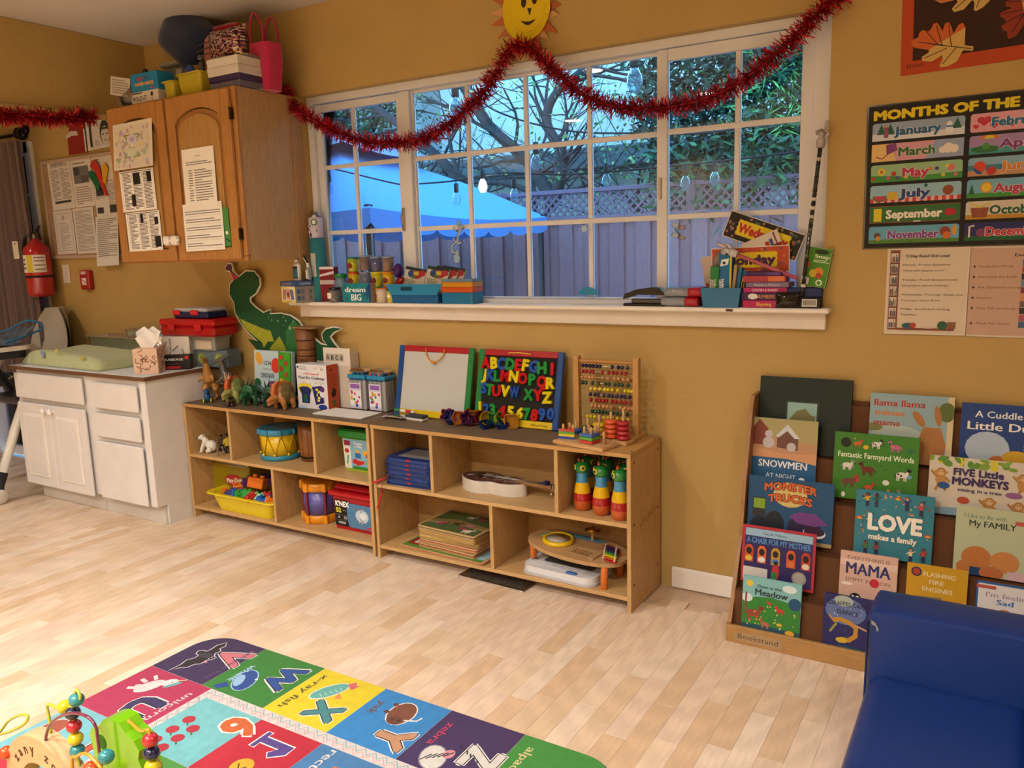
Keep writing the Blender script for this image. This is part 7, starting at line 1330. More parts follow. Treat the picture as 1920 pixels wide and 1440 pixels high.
def f2(s):
    s.r(0,0,1,1,'#8aa8b0'); s.e(.35,.25,.4,.3,'#a9bcb8'); s.r(.93,0,1,1,'#cdbf94'); s.e(.92,.78,.1,.14,'#5a6a34'); s.e(.05,.5,.12,.06,'#7a7a4a'); s.p([(.62,.0),(.6,.35),(.66,.55),(.86,.55),(.93,.3),(.9,0)],'#a5713f'); s.e(.6,.66,.05,.13,'#a5713f',35); s.e(.82,.72,.04,.15,'#a5713f',10)
    s.t('llama llama',.36,.82,.10,'#a83226',w=.62,bold=.03); s.t('misses',.25,.68,.09,'#c9702c',w=.36,bold=.03); s.t('mama',.22,.53,.09,'#a83226',w=.32,bold=.03)
book('pale blue llama picture book with red and orange title, back row middle',1.936,2.180,.605,.826,-.058,.012,'#8aa8b0',f2)
def f3(s): s.r(0,0,1,1,'#1c3f80'); s.e(.3,.35,.24,.25,'#a9bcd0'); s.e(.42,.17,.1,.09,'#b5682c'); s.e(.62,.25,.16,.1,'#c9a02c'); s.t('A Cuddle for',.5,.80,.10,'#e4e4e0',w=.7,bold=.02); s.t('Little Duck',.5,.62,.12,'#e4e4e0',w=.85,bold=.03); s.lines(.68,.95,.35,.45,2,'#8fa3c0')
book('dark blue duckling picture book with white title, back row right',2.200,2.450,.60,.813,-.058,.012,'#1c3f80',f3)
def f4(s):
    s.r(0,0,1,1,'#1c5a8a'); s.r(0,.45,1,1,'#b58a6a'); s.p([(0,1),(1,1),(1,.68),(0,.75)],'#a39a6a'); s.p([(.02,.62),(.02,.85),(.12,.98),(.26,.85),(.26,.62)],'#7a3a30'); s.p([(.4,.6),(.4,.78),(.55,.9),(.72,.75),(.72,.58)],'#6a4a3c'); s.p([(.38,.76),(.55,.93),(.74,.74),(.66,.74),(.55,.84),(.42,.74)],'#c4c8d0'); s.d(.27,.66,.09,'#b9b4b8'); s.d(.27,.78,.06,'#b9b4b8'); s.d(.62,.62,.07,'#b9b4b8'); s.p([(0,.45),(0,.58),(.5,.52),(1,.55),(1,.4),(.5,.46)],'#c9936c')
    s.t('SNOWMEN',.5,.32,.10,'#e4e6e8',w=.74,bold=.03); s.t('AT NIGHT',.48,.17,.07,'#c9d4d8',w=.46,bold=.02); s.d(.8,.17,.05,'#e0e8ea')
    for i in range(6): s.d(.08+.17*i,.04,.05,'#4a80a8')
book('snowmen picture book with houses on its cover, second row left',1.566,1.786,.478,.726,-.120,.006,'#1c5a8a',f4)
def f5(s):
    s.r(0,0,1,1,'#3a7a24'); s.t('Fantastic Farmyard Words',.5,.63,.085,'#e4e8d0',w=.9,bold=.02); s.d(.14,.85,.065,'#15201a')
    for x,y,rx,ry,c in ((.28,.84,.06,.06,'#c9602c'),(.38,.80,.04,.04,'#d0b03a'),(.5,.84,.09,.06,'#d9d4cc'),(.53,.85,.04,.04,'#222'),(.73,.83,.08,.07,'#b5608a'),(.9,.8,.05,.04,'#1c6a4a'),(.16,.5,.08,.07,'#d9d4cc'),(.22,.5,.04,.05,'#8a8a90'),(.42,.45,.09,.1,'#6a2a1c'),(.6,.50,.06,.05,'#a8302c'),(.82,.42,.1,.08,'#d9d4cc'),(.8,.44,.05,.05,'#222'),(.9,.42,.04,.04,'#6aa0c0'),(.2,.25,.1,.09,'#6a4034'),(.3,.3,.03,.05,'#b0402c'),(.64,.3,.05,.05,'#d9dcd4'),(.44,.2,.07,.06,'#c4502c'),(.62,.12,.08,.05,'#d0a03a'),(.86,.12,.09,.07,'#c4b9a8'),(.12,.08,.06,.1,'#222'),(.14,.06,.03,.05,'#ddd')):
        if rx<.06: s.e(x,y,rx*.8,ry*.8,c)
    for x,y,k,c,c2,f,sp_ in ((.28,.85,.045,'#c9602c','#b04a1c',1,0),(.5,.86,.055,'#d9d4cc','#1c1a1a',1,2),(.73,.84,.06,'#b5608a','#c070a0',-1,0),(.17,.51,.06,'#d9d4cc','#8a8a90',1,0),(.42,.47,.075,'#6a2a1c','#4a1c12',-1,0),(.82,.44,.07,'#d9d4cc','#1c1a1a',1,2),(.2,.27,.075,'#6a4034','#a8302c',1,0),(.44,.21,.05,'#c4502c','#b0401c',1,0),(.62,.14,.05,'#d0a03a','#c08a2c',1,0),(.86,.14,.06,'#c4b9a8','#8a8078',-1,0)): beast(s,x,y,k,c,c2,f,1,1,sp_)
    dots(s,16,3,['#2a5a1c','#c98a3a','#1c4a1c'],.008,.016)
book('green farmyard words board book with little animal cut-outs, second row middle',1.841,2.093,.482,.700,-.122,.016,'#3a7a24',f5)
def f6(s):
    s.r(0,0,1,1,'#c9c0b0'); dots(s,26,5,['#7a9a3a','#5a8a34','#c9c03a'],.03,.06,0,1,.85,1); s.e(.35,.02,.4,.12,'#7fa0b8')
    for x,y in ((.12,.72),(.9,.75),(.6,.3),(.87,.28)): s.e(x,y-.12,.055,.10,'#b5854a'); s.e(x,y,.05,.075,'#a8763c'); s.e(x,y-.01,.033,.05,'#d0a878'); s.d(x-.014,y+.01,.006,'#1a1210',6); s.d(x+.014,y+.01,.006,'#1a1210',6); s.e(x-.055,y,.014,.025,'#b5854a'); s.e(x+.055,y,.014,.025,'#b5854a'); s.l([(x-.04,y-.08),(x-.10,y+.02)],.022,'#a8763c'); s.l([(x+.04,y-.08),(x+.09,y-.16)],.022,'#a8763c'); s.l([(x-.02,y-.2),(x-.05,y-.32)],.024,'#a8763c'); s.l([(x+.02,y-.2),(x+.05,y-.32)],.024,'#a8763c')
    s.e(.15,.5,.06,.06,'#23508a'); s.e(.82,.45,.08,.05,'#8a5a8a'); s.e(.35,.28,.06,.06,'#b5482c'); s.e(.4,.12,.1,.04,'#3a6a2c')
    s.t('FIVE Little',.48,.70,.12,'#3a2a5a',w=.48,bold=.04); s.t('MONKEYS',.5,.54,.13,'#3a2a5a',w=.54,bold=.05); s.t('sitting in a tree',.5,.43,.06,'#3a2a5a',w=.42,bold=.02)
book('five little monkeys picture book with leafy border, second row right',2.124,2.404,.470,.652,-.122,.006,'#c9c0b0',f6)
def f7(s):
    s.r(0,0,1,1,'#164a74'); s.e(.5,.75,.2,.2,'#c9b06a'); s.r(.06,.35,.22,.66,'#2a2c30'); s.r(.07,.48,.21,.64,'#7a9a2c'); s.e(.15,.18,.12,.18,'#0f1c2c'); s.e(.33,.25,.12,.22,'#14202e'); s.e(.68,.22,.2,.24,'#2a1c44'); s.p([(.5,.42),(.62,.5),(.8,.5),(.95,.35),(.8,.3),(.6,.32)],'#6a3a80'); s.e(.8,.2,.13,.09,'#d9d4d8'); s.e(.8,.22,.12,.07,'#3a1c3c'); s.r(0,0,1,.06,'#a59468')
    s.t('MONSTER',.5,.78,.12,'#c9602c',w=.62,bold=.04,arc=.04,out='#1a1c24'); s.t('TRUCKS',.5,.6,.12,'#c9602c',w=.52,bold=.04,arc=.04,out='#1a1c24')
book('dark blue monster trucks picture book with orange title, third row left',1.580,1.857,.325,.538,-.192,.006,'#164a74',f7)
def f8(s):
    s.r(0,0,1,1,'#2f7a8c'); dots(s,60,8,['#b5602c','#8a3a4a','#c9a05a','#1c4a5c','#d0886a','#1c5a6a'],.008,.02,.03,.97,.3,.97)
    for x,y,c in ((.15,.85,'#c9a02c'),(.27,.85,'#1c4a4a'),(.66,.85,'#1c3a6a'),(.84,.8,'#b5484a'),(.16,.12,'#4a7a3c'),(.3,.12,'#8a3a3c'),(.74,.1,'#d9c4a0'),(.9,.12,'#b5382c')): figure(s,x,y,.075,c,random.Random(int(x*99)).choice(['#7a4a34','#c08a68','#4a2c1e']))
    for x,y in ((.4,.62),(.54,.9),(.94,.4),(.06,.55)): s.e(x,y,.05,.05,'#b5502c',0,10,0,180); s.e(x,y,.03,.03,'#c9b04a',0,10,0,180)
    s.t('LOVE',.52,.42,.24,'#e9e4d8',w=.70,bold=.05); s.t('makes a family',.5,.27,.085,'#e9e4d8',w=.62,bold=.04)
book('teal family board book with big white title, third row middle',1.924,2.149,.322,.533,-.192,.014,'#2f7a8c',f8)
def f9(s):
    s.r(0,0,1,1,'#b0b898'); s.e(.3,.25,.2,.18,'#b5713a'); s.e(.66,.24,.19,.16,'#c08048'); s.e(.14,.1,.1,.1,'#b5713a'); s.r(.22,.0,.42,.12,'#1c3f6a'); s.r(.7,0,.95,.12,'#c9a8b0'); s.e(.5,.06,.16,.1,'#b0683a'); s.t('I Like to Be with',.38,.84,.06,'#5a7a6a',w=.54); s.t('My FAMILY',.48,.72,.09,'#1c2a24',w=.60,bold=.02); s.r(.76,.80,.95,.86,'#b5584a')
book('pale green family picture book with tan figures, third row right',2.208,2.410,.314,.520,-.192,.004,'#b0b898',f9)
def f10(s):
    s.r(0,0,1,1,'#a82a34'); s.r(.035,.04,.965,.955,'#2a2058'); s.p([(.04,.82),(.96,.82),(.96,.95),(.04,.95)],'#8fb0c8'); s.t('Vera B. Williams',.45,.86,.045,'#1c1c24',w=.32); s.t('A CHAIR FOR MY MOTHER',.5,.70,.10,'#4a80b8',w=.88,bold=.04)
    for i,x in enumerate((.1,.28,.47,.68,.88)): s.p([(x-.06,.36),(x+.06,.36),(x+.06,.6),(x+.03,.66),(x-.03,.66),(x-.06,.6)],['#b5482c','#c9602c','#b58a2c','#c9502c','#b0382c'][i]); s.e(x,.55,.04,.06,'#1c1418'); s.e(x,.42,.05,.05,['#c9b03a','#d0d0d0','#3a7ab0','#c9702c','#d0c9b0'][i])
    s.e(.48,.25,.05,.14,'#b02c34'); s.d(.48,.4,.03,'#1a1214'); s.r(.42,.12,.5,.24,'#2c7a3c'); s.r(.03,.05,.37,.27,'#c4c0bc'); s.d(.80,.2,.10,'#8a8580'); s.d(.80,.2,.075,'#a5a09a')
book('red bordered picture book with a row of little windows, fourth row left',1.582,1.819,.190,.384,-.262,.006,'#a82a34',f10)
def f11(s): s.r(0,0,1,1,'#c9a494'); s.r(0,.74,1,.86,'#d4b8aa'); s.t('EVERYTHING IS',.5,.86,.07,'#6a5450',w=.74); s.t('MAMA',.5,.58,.23,'#23306a',w=.78,bold=.035); s.t('JIMMY FALLON',.5,.44,.07,'#6a5450',w=.78); s.d(.62,.46,.085,'#b82434'); s.e(.3,.1,.11,.12,'#1c1a1c'); s.d(.26,.14,.03,'#e4e0dc'); s.d(.34,.14,.03,'#e4e0dc'); s.e(.14,.38,.1,.03,'#ddd0c8')
book('pale pink board book with navy title and red dot, fourth row middle',1.895,2.062,.180,.346,-.262,.012,'#c9a494',f11)
def f12(s):
    s.r(0,0,1,1,'#c0921c'); s.d(.16,.86,.09,'#1c2a4a'); s.d(.16,.86,.065,'#a83a2c'); s.t('FLASHING',.54,.80,.085,'#d9cba8',w=.52,bold=.02); s.t('FIRE',.50,.66,.085,'#d9cba8',w=.24,bold=.02); s.t('ENGINES',.52,.52,.085,'#d9cba8',w=.5,bold=.02); s.r(.1,.2,.9,.32,'#a8241c'); s.r(.6,.14,.92,.4,'#a8241c'); s.r(.66,.28,.8,.38,'#8fa8b0'); s.l([(.08,.38),(.6,.42)],.03,'#6a6a64'); s.l([(.08,.33),(.6,.36)],.02,'#6a6a64'); s.d(.25,.17,.06,'#222'); s.d(.75,.13,.06,'#222'); s.d(.2,.38,.03,'#c02a20')
book('yellow fire engine board book with round badge, fourth row right',2.088,2.252,.176,.340,-.262,.012,'#c0921c',f12)
def f13(s): s.r(0,0,1,1,'#2c5a90'); s.r(.03,.03,.97,.96,'#d4d0d0'); s.r(.0,.86,.3,.93,'#b5584a'); s.t("I'm feeling",.5,.70,.10,'#a08a9a',w=.7,bold=.02); s.t('Sad',.45,.56,.11,'#2c6aa8',w=.26,bold=.03); s.e(.45,.35,.14,.13,'#b5713a')
book('white and blue feelings picture book just above the blue chair',2.275,2.440,.176,.320,-.262,.005,'#2c5a90',f13)
def f14(s):
    s.r(0,0,1,1,'#7ab0b0'); s.e(.5,.25,.7,.42,'#2f7a30'); s.r(0,0,1,.12,'#1c4a5c'); s.d(.12,.87,.06,'#d8b83a'); s.d(.9,.62,.11,'#1c4a70'); s.e(.8,.88,.12,.07,'#c9d8d8'); s.e(.08,.6,.1,.08,'#c9d8d8'); beast(s,.2,.33,.12,'#8a3f2c','#7a3426',1); beast(s,.42,.16,.07,'#a8604a','#98503a',-1); beast(s,.66,.46,.06,'#b8382a','#c8482a',-1); beast(s,.48,.56,.035,'#b8402c',None,-1); s.r(.05,.35,.08,.7,'#8a3a4a')
    dots(s,24,4,['#d0a070','#c9583a','#a3c04a','#d9c9a0'],.01,.02,.1,.95,.1,.5); s.e(.66,.2,.05,.03,'#c9a83a'); s.e(.84,.08,.08,.05,'#c99a2c'); s.t('Over in the',.46,.82,.06,'#15282c',w=.42); s.t('Meadow',.5,.68,.12,'#15282c',w=.56,bold=.02)
book('meadow picture book with deer and foxes, front row left',1.604,1.792,.050,.230,-.328,.010,'#7ab0b0',f14)
def f15(s):
    s.r(0,0,1,1,'#23245c'); s.e(.45,.72,.42,.25,'#5a6a9a'); s.e(.4,.9,.2,.1,'#9aa89a'); s.l([(.2,.52),(.35,.56),(.55,.52),(.68,.45),(.68,.3),(.55,.2),(.38,.2)],.10,'#b5822c'); s.l([(.2,.52),(.12,.62)],.04,'#b5822c'); s.l([(.65,.5),(.95,.42)],.04,'#b58a6a'); s.l([(.28,.48),(.15,.3)],.05,'#8a8a3a'); s.e(.4,.18,.12,.05,'#c9a42c')
    dots(s,22,6,['#c9d0e0','#8a94c0'],.006,.012); s.t("GIRAFFES CAN'T",.5,.80,.075,'#141628',w=.84,rot=0,arc=.02); s.t('DANCE',.5,.66,.085,'#141628',w=.44); s.p([(0,0),(1,0),(1,.06),(.5,.1),(0,.04)],'#1c4a5c')
book('dark blue giraffe picture book, front row right next to the chair',1.862,2.005,.048,.222,-.328,.010,'#23245c',f15)
# =================== BLUE CHAIR
bc_=T('child_armchair','blue vinyl children armchair at the lower right corner with a torn corner','chair',(2.05,-.68,0)); BL='#0c2f72'
def soft(b,x0,x1,y0,y1,z0,z1,c,r_,n=8):
    P=rrect(x0,x1,z0,z1,r_,n); k=len(P); V=[];cx_,cz_=(x0+x1)/2,(z0+z1)/2; ys=[(y0,.90),(y0+.008,.95),(y0+.025,.985),(y0+.05,1),(y1-.05,1),(y1-.025,.985),(y1-.008,.95),(y1,.90)]
    for y,sc in ys:
        for p in P: ix=r_*(1-sc)*3; V.append((min(max(p[0],x0+ix),x1-ix),y,min(max(p[1],z0+ix),z1-ix)))
    F=[(a*k+i,(a+1)*k+i,(a+1)*k+(i+1)%k,a*k+(i+1)%k) for a in range(len(ys)-1) for i in range(k)]
    b.add(V,F,c,True); b.add(V[:k],[tuple(range(k))],c); return b.add(V[-k:],[tuple(range(k))[::-1]],c)
soft(B('vinyl'),.0,.60,-.145,.0,.0,.425,BL,.035).out('backrest',bc_); soft(B('vinyl'),.006,.36,-.86,-.135,.0,.255,BL,.05).out('seat',bc_); soft(B('vinyl'),.345,.56,-.86,-.13,.0,.33,BL,.045).out('armrest',bc_); 
B('rubber').tube([(.004,-.146,.03),(.002,-.148,.2),(.003,-.146,.39)],.003,'#0c2a60',6).out('seam',bc_)
s=B('matte').sheet(1,1,T3(0,-.1475,0),'matte'); s.p([(.510,.395),(.520,.388),(.528,.372),(.524,.366),(.520,.380),(.510,.384)],'#8f8c88'); s.out('tear',bc_,'torn patch showing pale backing')
# =================== ALPHABET RUG
rug=T('rug','colourful alphabet play rug with letters, animals and numbers','rug',(0,0,0)); X0,X1,Y1,Y0=-.036,1.535,-1.138,-3.25
def rr(r_): return rrect(X0+r_,X1-r_,Y0+r_,Y1-r_,.11-r_,8)
B('rug').prism(rr(0),.0006,.004,'#3a2c54',pl='xy').prism(rr(.004),.004,.0065,'#c9c4c4',pl='xy').out('backing',rug)
AM=T3(0,0,.0066)@RX(-90)
def clip(P):  # keep inside rounded rug outline
    o=[]
    for x,y in P: o.append((min(max(x,X0+.004),X1-.004),min(max(y,Y0+.004),Y1-.004)))
    return o
def cell(x0,x1,y0,y1,c,lab,rc=None):
    P=[(x0,y0),(x1,y0),(x1,y1),(x0,y1)]
    if rc=='tl': a=[( x0+.11-.11*math.sin(R(q)),y1-.11+.11*math.cos(R(q))) for q in range(0,91,10)]; P=[(x1,y0),(x1,y1)]+a+[(x0,y0)]
    if rc=='tr': a=[( x1-.11+.11*math.sin(R(q)),y1-.11+.11*math.cos(R(q))) for q in range(90,-1,-10)]; P=[(x0,y0),(x1,y0)]+a+[(x0,y1)]
    s=B('rug').sheet(1,1,AM,'rug'); s.p([(a+.5,b) for a,b in P],c); s.lab=lab; return s
def gl(s,ch,x,y,h,c,w=None,out='#e4dfdc',rot=-90,bold=.045,blk=True):
    s.t(ch,x+.5,y,h,out,w=w*1.16 if w else None,rot=rot,bold=bold+.05)
    if blk: s.t(ch,x+.5,y,h,'#1c1a22',w=w*1.06 if w else None,rot=rot,bold=bold+.025)
    s.t(ch,x+.5,y,h,c,w=w,rot=rot,bold=bold)
def wrd(s,tx,x,y,h,c,w,c1=None,rot=-90): s.t(tx,x+.5,y,h,c,w=w,rot=rot,bold=.02)
def E_(s,x,y,rx,ry,c,rot=0,o=None):
    if o: s.e(x+.5,y,rx+.004,ry+.004,o,rot)
    s.e(x+.5,y,rx,ry,c,rot)
def fin(s): s.out('printed_cell',rug,s.lab)
yr=-1.40
s=cell(X0+.003,.216,yr,Y1-.003,'#33214f','purple bat cell','tl'); gl(s,'V',.110,-1.235,.11,'#c9707c',.10); P=[(.060,-1.175),(.075,-1.195),(.072,-1.215),(.088,-1.225),(.085,-1.245),(.100,-1.262),(.112,-1.262),(.108,-1.280),(.098,-1.290),(.100,-1.315),(.085,-1.325),(.080,-1.350),(.062,-1.362),(.045,-1.392),(.048,-1.350),(.040,-1.320),(.052,-1.300),(.050,-1.280),(.030,-1.275),(.022,-1.262),(.034,-1.252),(.050,-1.250),(.052,-1.230),(.046,-1.205)]; s.p([(a+.5,b) for a,b in grow(P,.004)],'#cfc4d0'); s.p([(a+.5,b) for a,b in P],'#1c1820'); E_(s,.070,-1.268,.030,.016,'#38343c',10); s.d(.5+.098,-1.268,.003,'#c9b4bc'); s.d(.5+.098,-1.280,.003,'#c9b4bc'); s.p([(.5+.102,-1.290),(.5+.118,-1.302),(.5+.104,-1.306)],'#c9707c'); wrd(s,'vampire bat',.185,-1.27,.020,'#5a3a6a',.20); s.t('v',.5+.185,-1.18,.02,'#c9707c',rot=-90); fin(s)
s=cell(.217,.489,yr,Y1-.003,'#2f7a2c','green whale cell'); gl(s,'W',.375,-1.245,.085,'#1c4a94',.14); E_(s,.315,-1.315,.060,.036,'#1c4590',-60,'#9ac0dc'); E_(s,.300,-1.325,.035,.016,'#8fb8d8',-60); s.p([(.5+.27,-1.35),(.5+.25,-1.385),(.5+.275,-1.392),(.5+.30,-1.365)],'#1c4590'); s.d(.5+.345,-1.295,.005,'#fff'); wrd(s,'whale',.262,-1.29,.024,'#9ac0dc',.105); fin(s)
s=cell(.490,.744,yr,Y1-.003,'#d8c41c','yellow fish cell'); gl(s,'X',.615,-1.325,.10,'#3f8088',.095); E_(s,.600,-1.235,.062,.028,'#5fa8a0',62,'#e4dfdc'); s.p([(.5+.625,-1.18),(.5+.64,-1.155),(.5+.655,-1.175),(.5+.665,-1.165),(.5+.655,-1.2)],'#c9606a'); s.p([(.5+.635,-1.23),(.5+.665,-1.25),(.5+.64,-1.26)],'#d98a4a')
for k in range(5): s.l([(.5+.585+.008*k,-1.262+.014*k),(.5+.600+.008*k,-1.270+.014*k)],.002,'#c9e0dc')
wrd(s,'x-ray fish',.518,-1.27,.024,'#5a5424',.20); fin(s)
s=cell(.745,.991,yr,Y1-.003,'#2a80c4','blue yak cell'); gl(s,'Y',.878,-1.33,.10,'#b98a68',.10); E_(s,.873,-1.225,.040,.055,'#7a4632',8,'#e4dfdc'); E_(s,.876,-1.262,.026,.020,'#653826',0); s.l([(.5+.835,-1.20),(.5+.822,-1.192)],.014,'#5a3020'); s.l([(.5+.835,-1.24),(.5+.820,-1.236)],.014,'#5a3020'); s.l([(.5+.90,-1.25),(.5+.935,-1.235),(.5+.94,-1.215)],.006,'#e4dfdc'); s.d(.5+.868,-1.262,.004,'#221'); s.d(.5+.888,-1.258,.004,'#221'); wrd(s,'yak',.775,-1.235,.026,'#6a4a3c',.07); fin(s)
s=cell(.992,1.239,yr,Y1-.003,'#3a2458','purple zebra cell'); gl(s,'Z',1.145,-1.29,.10,'#cfccc8',.09)
for k in range(6): s.l([(.5+1.11+.015*k,-1.262-.008*k),(.5+1.118+.015*k,-1.280-.006*k)],.004,'#1c1a22')
E_(s,1.075,-1.345,.035,.05,'#cfccc8',30,'#8a8494'); E_(s,1.105,-1.315,.016,.02,'#c98a94'); 
for k in range(5): s.l([(.5+1.05+.012*k,-1.37+.01*k),(.5+1.065+.012*k,-1.335+.008*k)],.004,'#1c1a22')
wrd(s,'zebra',1.02,-1.25,.026,'#b5385a',.11); fin(s)
s=cell(1.240,X1-.003,yr,Y1-.003,'#3a8a34','green corner cell','tr'); gl(s,'A',1.40,-1.29,.11,'#c9606c',.10); wrd(s,'alpaca',1.275,-1.25,.026,'#c9c08a',.13); fin(s)
s=cell(X0+.003,.262,-1.655,yr-.001,'#a82a52','magenta unicorn cell'); gl(s,'U',.115,-1.575,.10,'#33285c',.11); E_(s,.075,-1.485,.026,.048,'#d4caca',-20); E_(s,.115,-1.440,.020,.026,'#d8d0d0',-40); s.l([(.5+.05,-1.51),(.5+.02,-1.525)],.014,'#d4caca'); s.l([(.5+.045,-1.475),(.5+.015,-1.47)],.014,'#d4caca'); s.l([(.5+.06,-1.45),(.5+.035,-1.435)],.012,'#d4caca'); s.l([(.5+.125,-1.425),(.5+.150,-1.405)],.005,'#e0c9a0'); s.d(.5+.122,-1.437,.003,'#221'); E_(s,.135,-1.445,.03,.008,'#5fa0a0',60); E_(s,.05,-1.50,.02,.01,'#cfc4c4',10); wrd(s,'unicorn',.222,-1.53,.026,'#c9b4bc',.16); fin(s)
s=cell(X0+.003,.262,-1.91,-1.656,'#6fb0bc','light blue cell next to the unicorn cell'); gl(s,'T',.12,-1.80,.11,'#b5482c',.11); E_(s,.03,-1.77,.035,.05,'#9a4a34',0,'#cfc4c4'); fin(s)
s=cell(X0+.003,.262,-2.17,-1.911,'#b02038','red snake cell'); gl(s,'S',.12,-2.04,.11,'#2c7a3c',.10); fin(s)
s=cell(X0+.003,.262,-2.43,-2.171,'#3f8a3a','green cell'); gl(s,'R',.12,-2.3,.11,'#c9702c',.10); fin(s)
s=cell(X0+.003,.262,Y0+.12,-2.431,'#3a2458','purple cell'); gl(s,'Q',.12,-2.6,.11,'#c9b03a',.10); fin(s)
# zigzag border strips
s=B('rug').sheet(1,1,AM,'rug'); s.r(.5+.2625,-1.442,.5+X1-.003,-1.4005,'#cfc6c4')
def zig(P0,P1,off,c,n):
    P=[];d=Vector(P1)-Vector(P0); nn=Vector((-d.y,d.x)).normalized()
    for i in range(n+1): q=Vector(P0)+d*i/n+nn*((.010 if i%2 else -.010)+off); P.append((q.x+.5,q.y))
    s.l(P,.004,c)
zig((.27,-1.421),(1.52,-1.421),-.006,'#c99aa0',70); zig((.27,-1.421),(1.52,-1.421),.006,'#6fa8ac',70); s.out('zigzag_border',rug)
s=B('rug').sheet(1,1,AM,'rug'); s.r(.5+.2625,Y0+.13,.5+.290,-1.4425,'#cfc6c4'); zig((.276,-1.45),(.276,-3.1),-.004,'#c99aa0',90); zig((.276,-1.45),(.276,-3.1),.004,'#6fa8ac',90); s.out('zigzag_border',rug)
s=cell(.2905,.532,-1.692,-1.4425,'#6fb5bc','pale blue six apples cell'); gl(s,'6',.452,-1.50,.115,'#c4602c',.075,blk=False)
for k,(a,b) in enumerate(((.345,-1.545),(.345,-1.60),(.345,-1.655),(.395,-1.57),(.395,-1.62),(.395,-1.67))): E_(s,a,b,.020,.018,'#a82438'); s.l([(.5+a+.012,b-.015),(.5+a+.022,b-.022)],.005,'#3a6a2c')
fin(s)
s=cell(.533,.772,-1.692,-1.4425,'#b51c34','red number one cell'); P1=[(.60,-1.475),(.60,-1.545),(.615,-1.545),(.615,-1.52),(.685,-1.52),(.67,-1.545),(.685,-1.56),(.72,-1.53),(.72,-1.495),(.615,-1.495),(.615,-1.475)]; s.p([(a+.5,b) for a,b in grow(P1,.005)],'#e4dfdc'); s.p([(a+.5,b) for a,b in P1],'#54408a'); E_(s,.655,-1.62,.032,.034,'#d0a82c',0); s.l([(.5+.64,-1.615),(.5+.655,-1.632),(.5+.67,-1.615)],.004,'#2a1c10'); s.p([(.5+.69,-1.63),(.5+.715,-1.62),(.5+.70,-1.65)],'#5a8a3a'); fin(s)
s=cell(.773,1.012,-1.692,-1.4425,'#3f78ac','blue shapes cell'); wrd(s,'rectangle',.815,-1.55,.028,'#d4d0cc',.2); s.r(.5+.87,-1.65,.5+.96,-1.5,'#c9702c'); fin(s)
s=cell(1.013,1.28,-1.692,-1.4425,'#c9b02c','yellow cell'); gl(s,'2',1.15,-1.55,.12,'#a82c4a',.08); fin(s)
s=cell(1.281,X1-.004,-1.692,-1.4425,'#5a3a7a','violet cell'); gl(s,'3',1.4,-1.55,.12,'#3f9a8a',.08); fin(s)
s=cell(.2905,.532,-1.94,-1.693,'#4a8f3c','green red letter cell'); gl(s,'7',.42,-1.80,.11,'#b82c34',.08,blk=False); E_(s,.36,-1.74,.03,.03,'#b02c34',0,'#d9c9c4'); fin(s)
s=cell(.533,.772,-1.94,-1.693,'#6fb5bc','pale blue cell'); gl(s,'8',.655,-1.80,.11,'#c9702c',.08); fin(s)
s=cell(.773,1.28,-1.94,-1.693,'#c95a2c','orange cell'); gl(s,'9',1.0,-1.80,.11,'#3a5aa0',.08); fin(s)
s=cell(.2905,1.28,Y0+.14,-1.941,'#b8b02c','yellow green centre cell'); E_(s,.45,-2.1,.06,.08,'#a8502c'); E_(s,.7,-2.2,.1,.08,'#c9783a'); gl(s,'0',.95,-2.2,.14,'#2c5a9a',.1); fin(s)
s=cell(1.281,X1-.004,Y0+.14,-1.693,'#2a80c4','blue cell'); fin(s)
# =================== BEAD MAZE TOY
bm_=T('bead_maze','wooden activity cube top with coloured wires, beads, a green tree and a lettered arch','toy',(.56,-2.12,.0066)); ox,oy,oz=.56,-2.12,.0066
def V3(L,y): return [(a-ox,y-oy,b-oz) for a,b in L]
B('wood').box(-.26,.30,-.34,.06,0,.10,'#c9a070',.006).out('cube_body',bm_)
n=24; P=[]; A0=(.487-ox,.13-oz)
for i in range(n+1): a=PI*(1-i/n); P.append((A0[0]+.150*math.cos(a),A0[1]+.140*math.sin(a)))
P+=[(A0[0]+.150,.094),(A0[0]+.085,.094)]
for i in range(n+1): a=PI*i/n; P.append((A0[0]+.085*math.cos(a),A0[1]+.075*math.sin(a)))
P+=[(A0[0]-.085,.094),(A0[0]-.150,.094)]
ar=B('wood').prism(P,-2.03-oy,-1.99-oy,'#cda67a').out('arch',bm_)
b=B('print')
for i,ch in enumerate('zany zoo'):
    if ch==' ': continue
    a=R(148-14.5*i-4); vs,fs=glyphs(ch,.03); k=.024/.72; q=T3(A0[0]+.108*math.cos(a),-2.0304-oy,A0[1]+.098*math.sin(a))@RY(90-math.degrees(a)); b.add([(v[0]*k,0,v[1]*k) for v in vs],fs,'#4a2a18',False,q)
b.out('lettering',bm_)
def wirep(L,y,c,r_=.0035): 
    L2=[]; 
    for i,p in enumerate(L): yy=y[i] if isinstance(y,list) else y; L2.append((p[0]-ox,yy-oy,p[1]-oz))
    B('gloss').tube(spline(L2,6),r_,c,8).out('wire',bm_)
wirep([(.20,.09),(.22,.17),(.261,.2),(.308,.242),(.363,.274),(.404,.285),(.395,.265),(.341,.233),(.25,.188),(.22,.15),(.24,.10),(.31,.09)],[-2.0,-2.0,-2.0,-2,-2,-2,-2.005,-2.01,-2.01,-2.01,-2.02,-2.05],'#a8b03a')
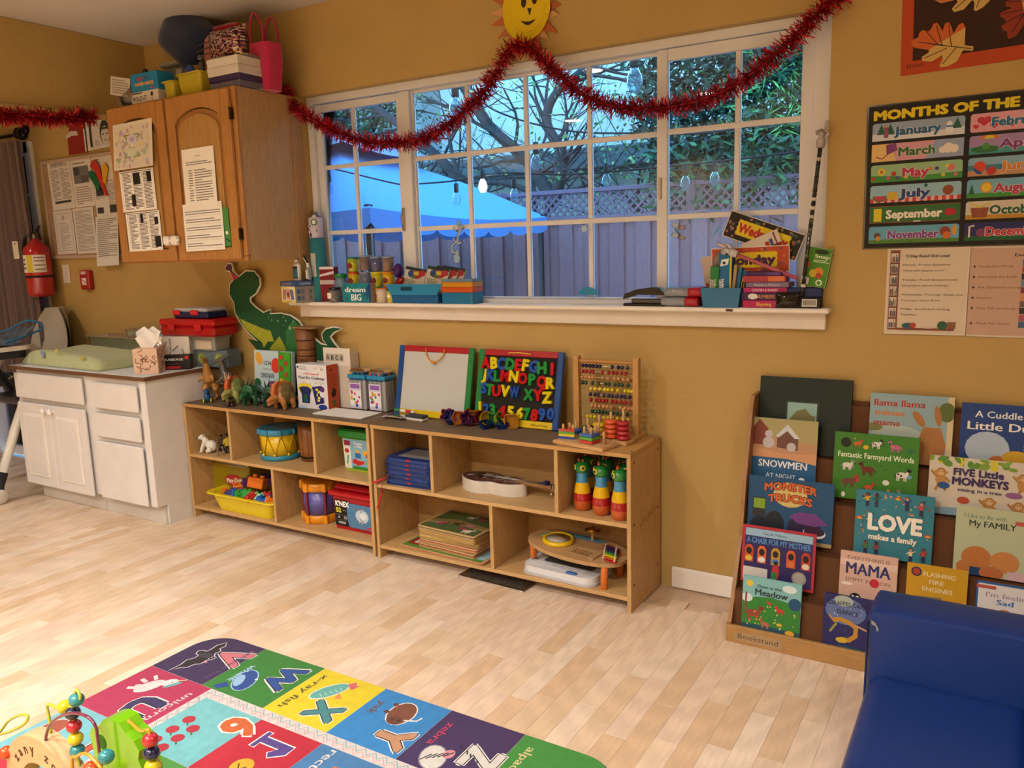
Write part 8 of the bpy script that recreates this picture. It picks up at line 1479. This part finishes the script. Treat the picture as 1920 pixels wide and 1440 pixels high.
wirep([(.44,.10),(.471,.246),(.497,.276),(.498,.309),(.496,.336),(.512,.344),(.534,.344),(.572,.355),(.613,.372),(.638,.398),(.628,.412),(.615,.395),(.600,.36),(.598,.25),(.598,.10)],-2.0,'#b0b83a')
wirep([(.505,.10),(.509,.244),(.518,.284),(.547,.322),(.595,.353),(.649,.375),(.698,.379),(.720,.364),(.722,.33),(.722,.10)],-2.02,'#6a2440')
wirep([(.70,.10),(.70,.31),(.712,.339),(.735,.361),(.775,.372),(.83,.372),(.868,.392),(.876,.383),(.875,.31),(.873,.10)],[-1.97]*4+[-1.98,-1.99,-2.0,-2,-2,-2],'#cf8a2a')
wirep([(.72,.10),(.725,.31),(.747,.340),(.779,.358),(.807,.355),(.836,.335),(.85,.28),(.85,.10)],-2.08,'#cf8a2a')
bd={'yellow':'#c9b81c','teal':'#2c7f84','navy':'#141c3c','red':'#b02430','orange':'#c4481c'}
for (x,z,y,c) in ((.572,.357,-2.0,'yellow'),(.622,.388,-2.0,'teal'),(.6,.350,-2.0,'navy'),(.598,.318,-2.0,'red'),(.598,.288,-2.0,'yellow'),(.598,.259,-2.0,'teal'),(.875,.372,-2,'red'),(.875,.343,-2,'navy'),(.875,.315,-2,'yellow'),(.875,.286,-2,'orange'),(.775,.317,-2.07,'orange'),(.80,.340,-2.05,'teal'),(.752,.292,-2.09,'yellow'),(.345,.190,-2.03,'orange'),(.60,.205,-2.06,'orange'),(.64,.195,-2.07,'yellow')):
    B('gloss').sph((x-ox,y-oy,z-oz),(.0165,.0165,.0148),bd[c],18).out('bead',bm_)
lp=[(.664,.10),(.664,.285),(.655,.318),(.668,.335),(.696,.348),(.715,.368),(.744,.378),(.771,.376),(.790,.360),(.817,.350),(.832,.332),(.826,.31),(.838,.285),(.838,.10)]
B('gloss').prism([(a-ox,b-oz) for a,b in lp],-2.0-oy,-1.955-oy,'#6aa812').out('green_tree',bm_); B('matte').cyl(.017,.0012,'#2f5a12',16,.700-ox,-2.0008-oy,.312-oz,'y').out('tree_hole',bm_)
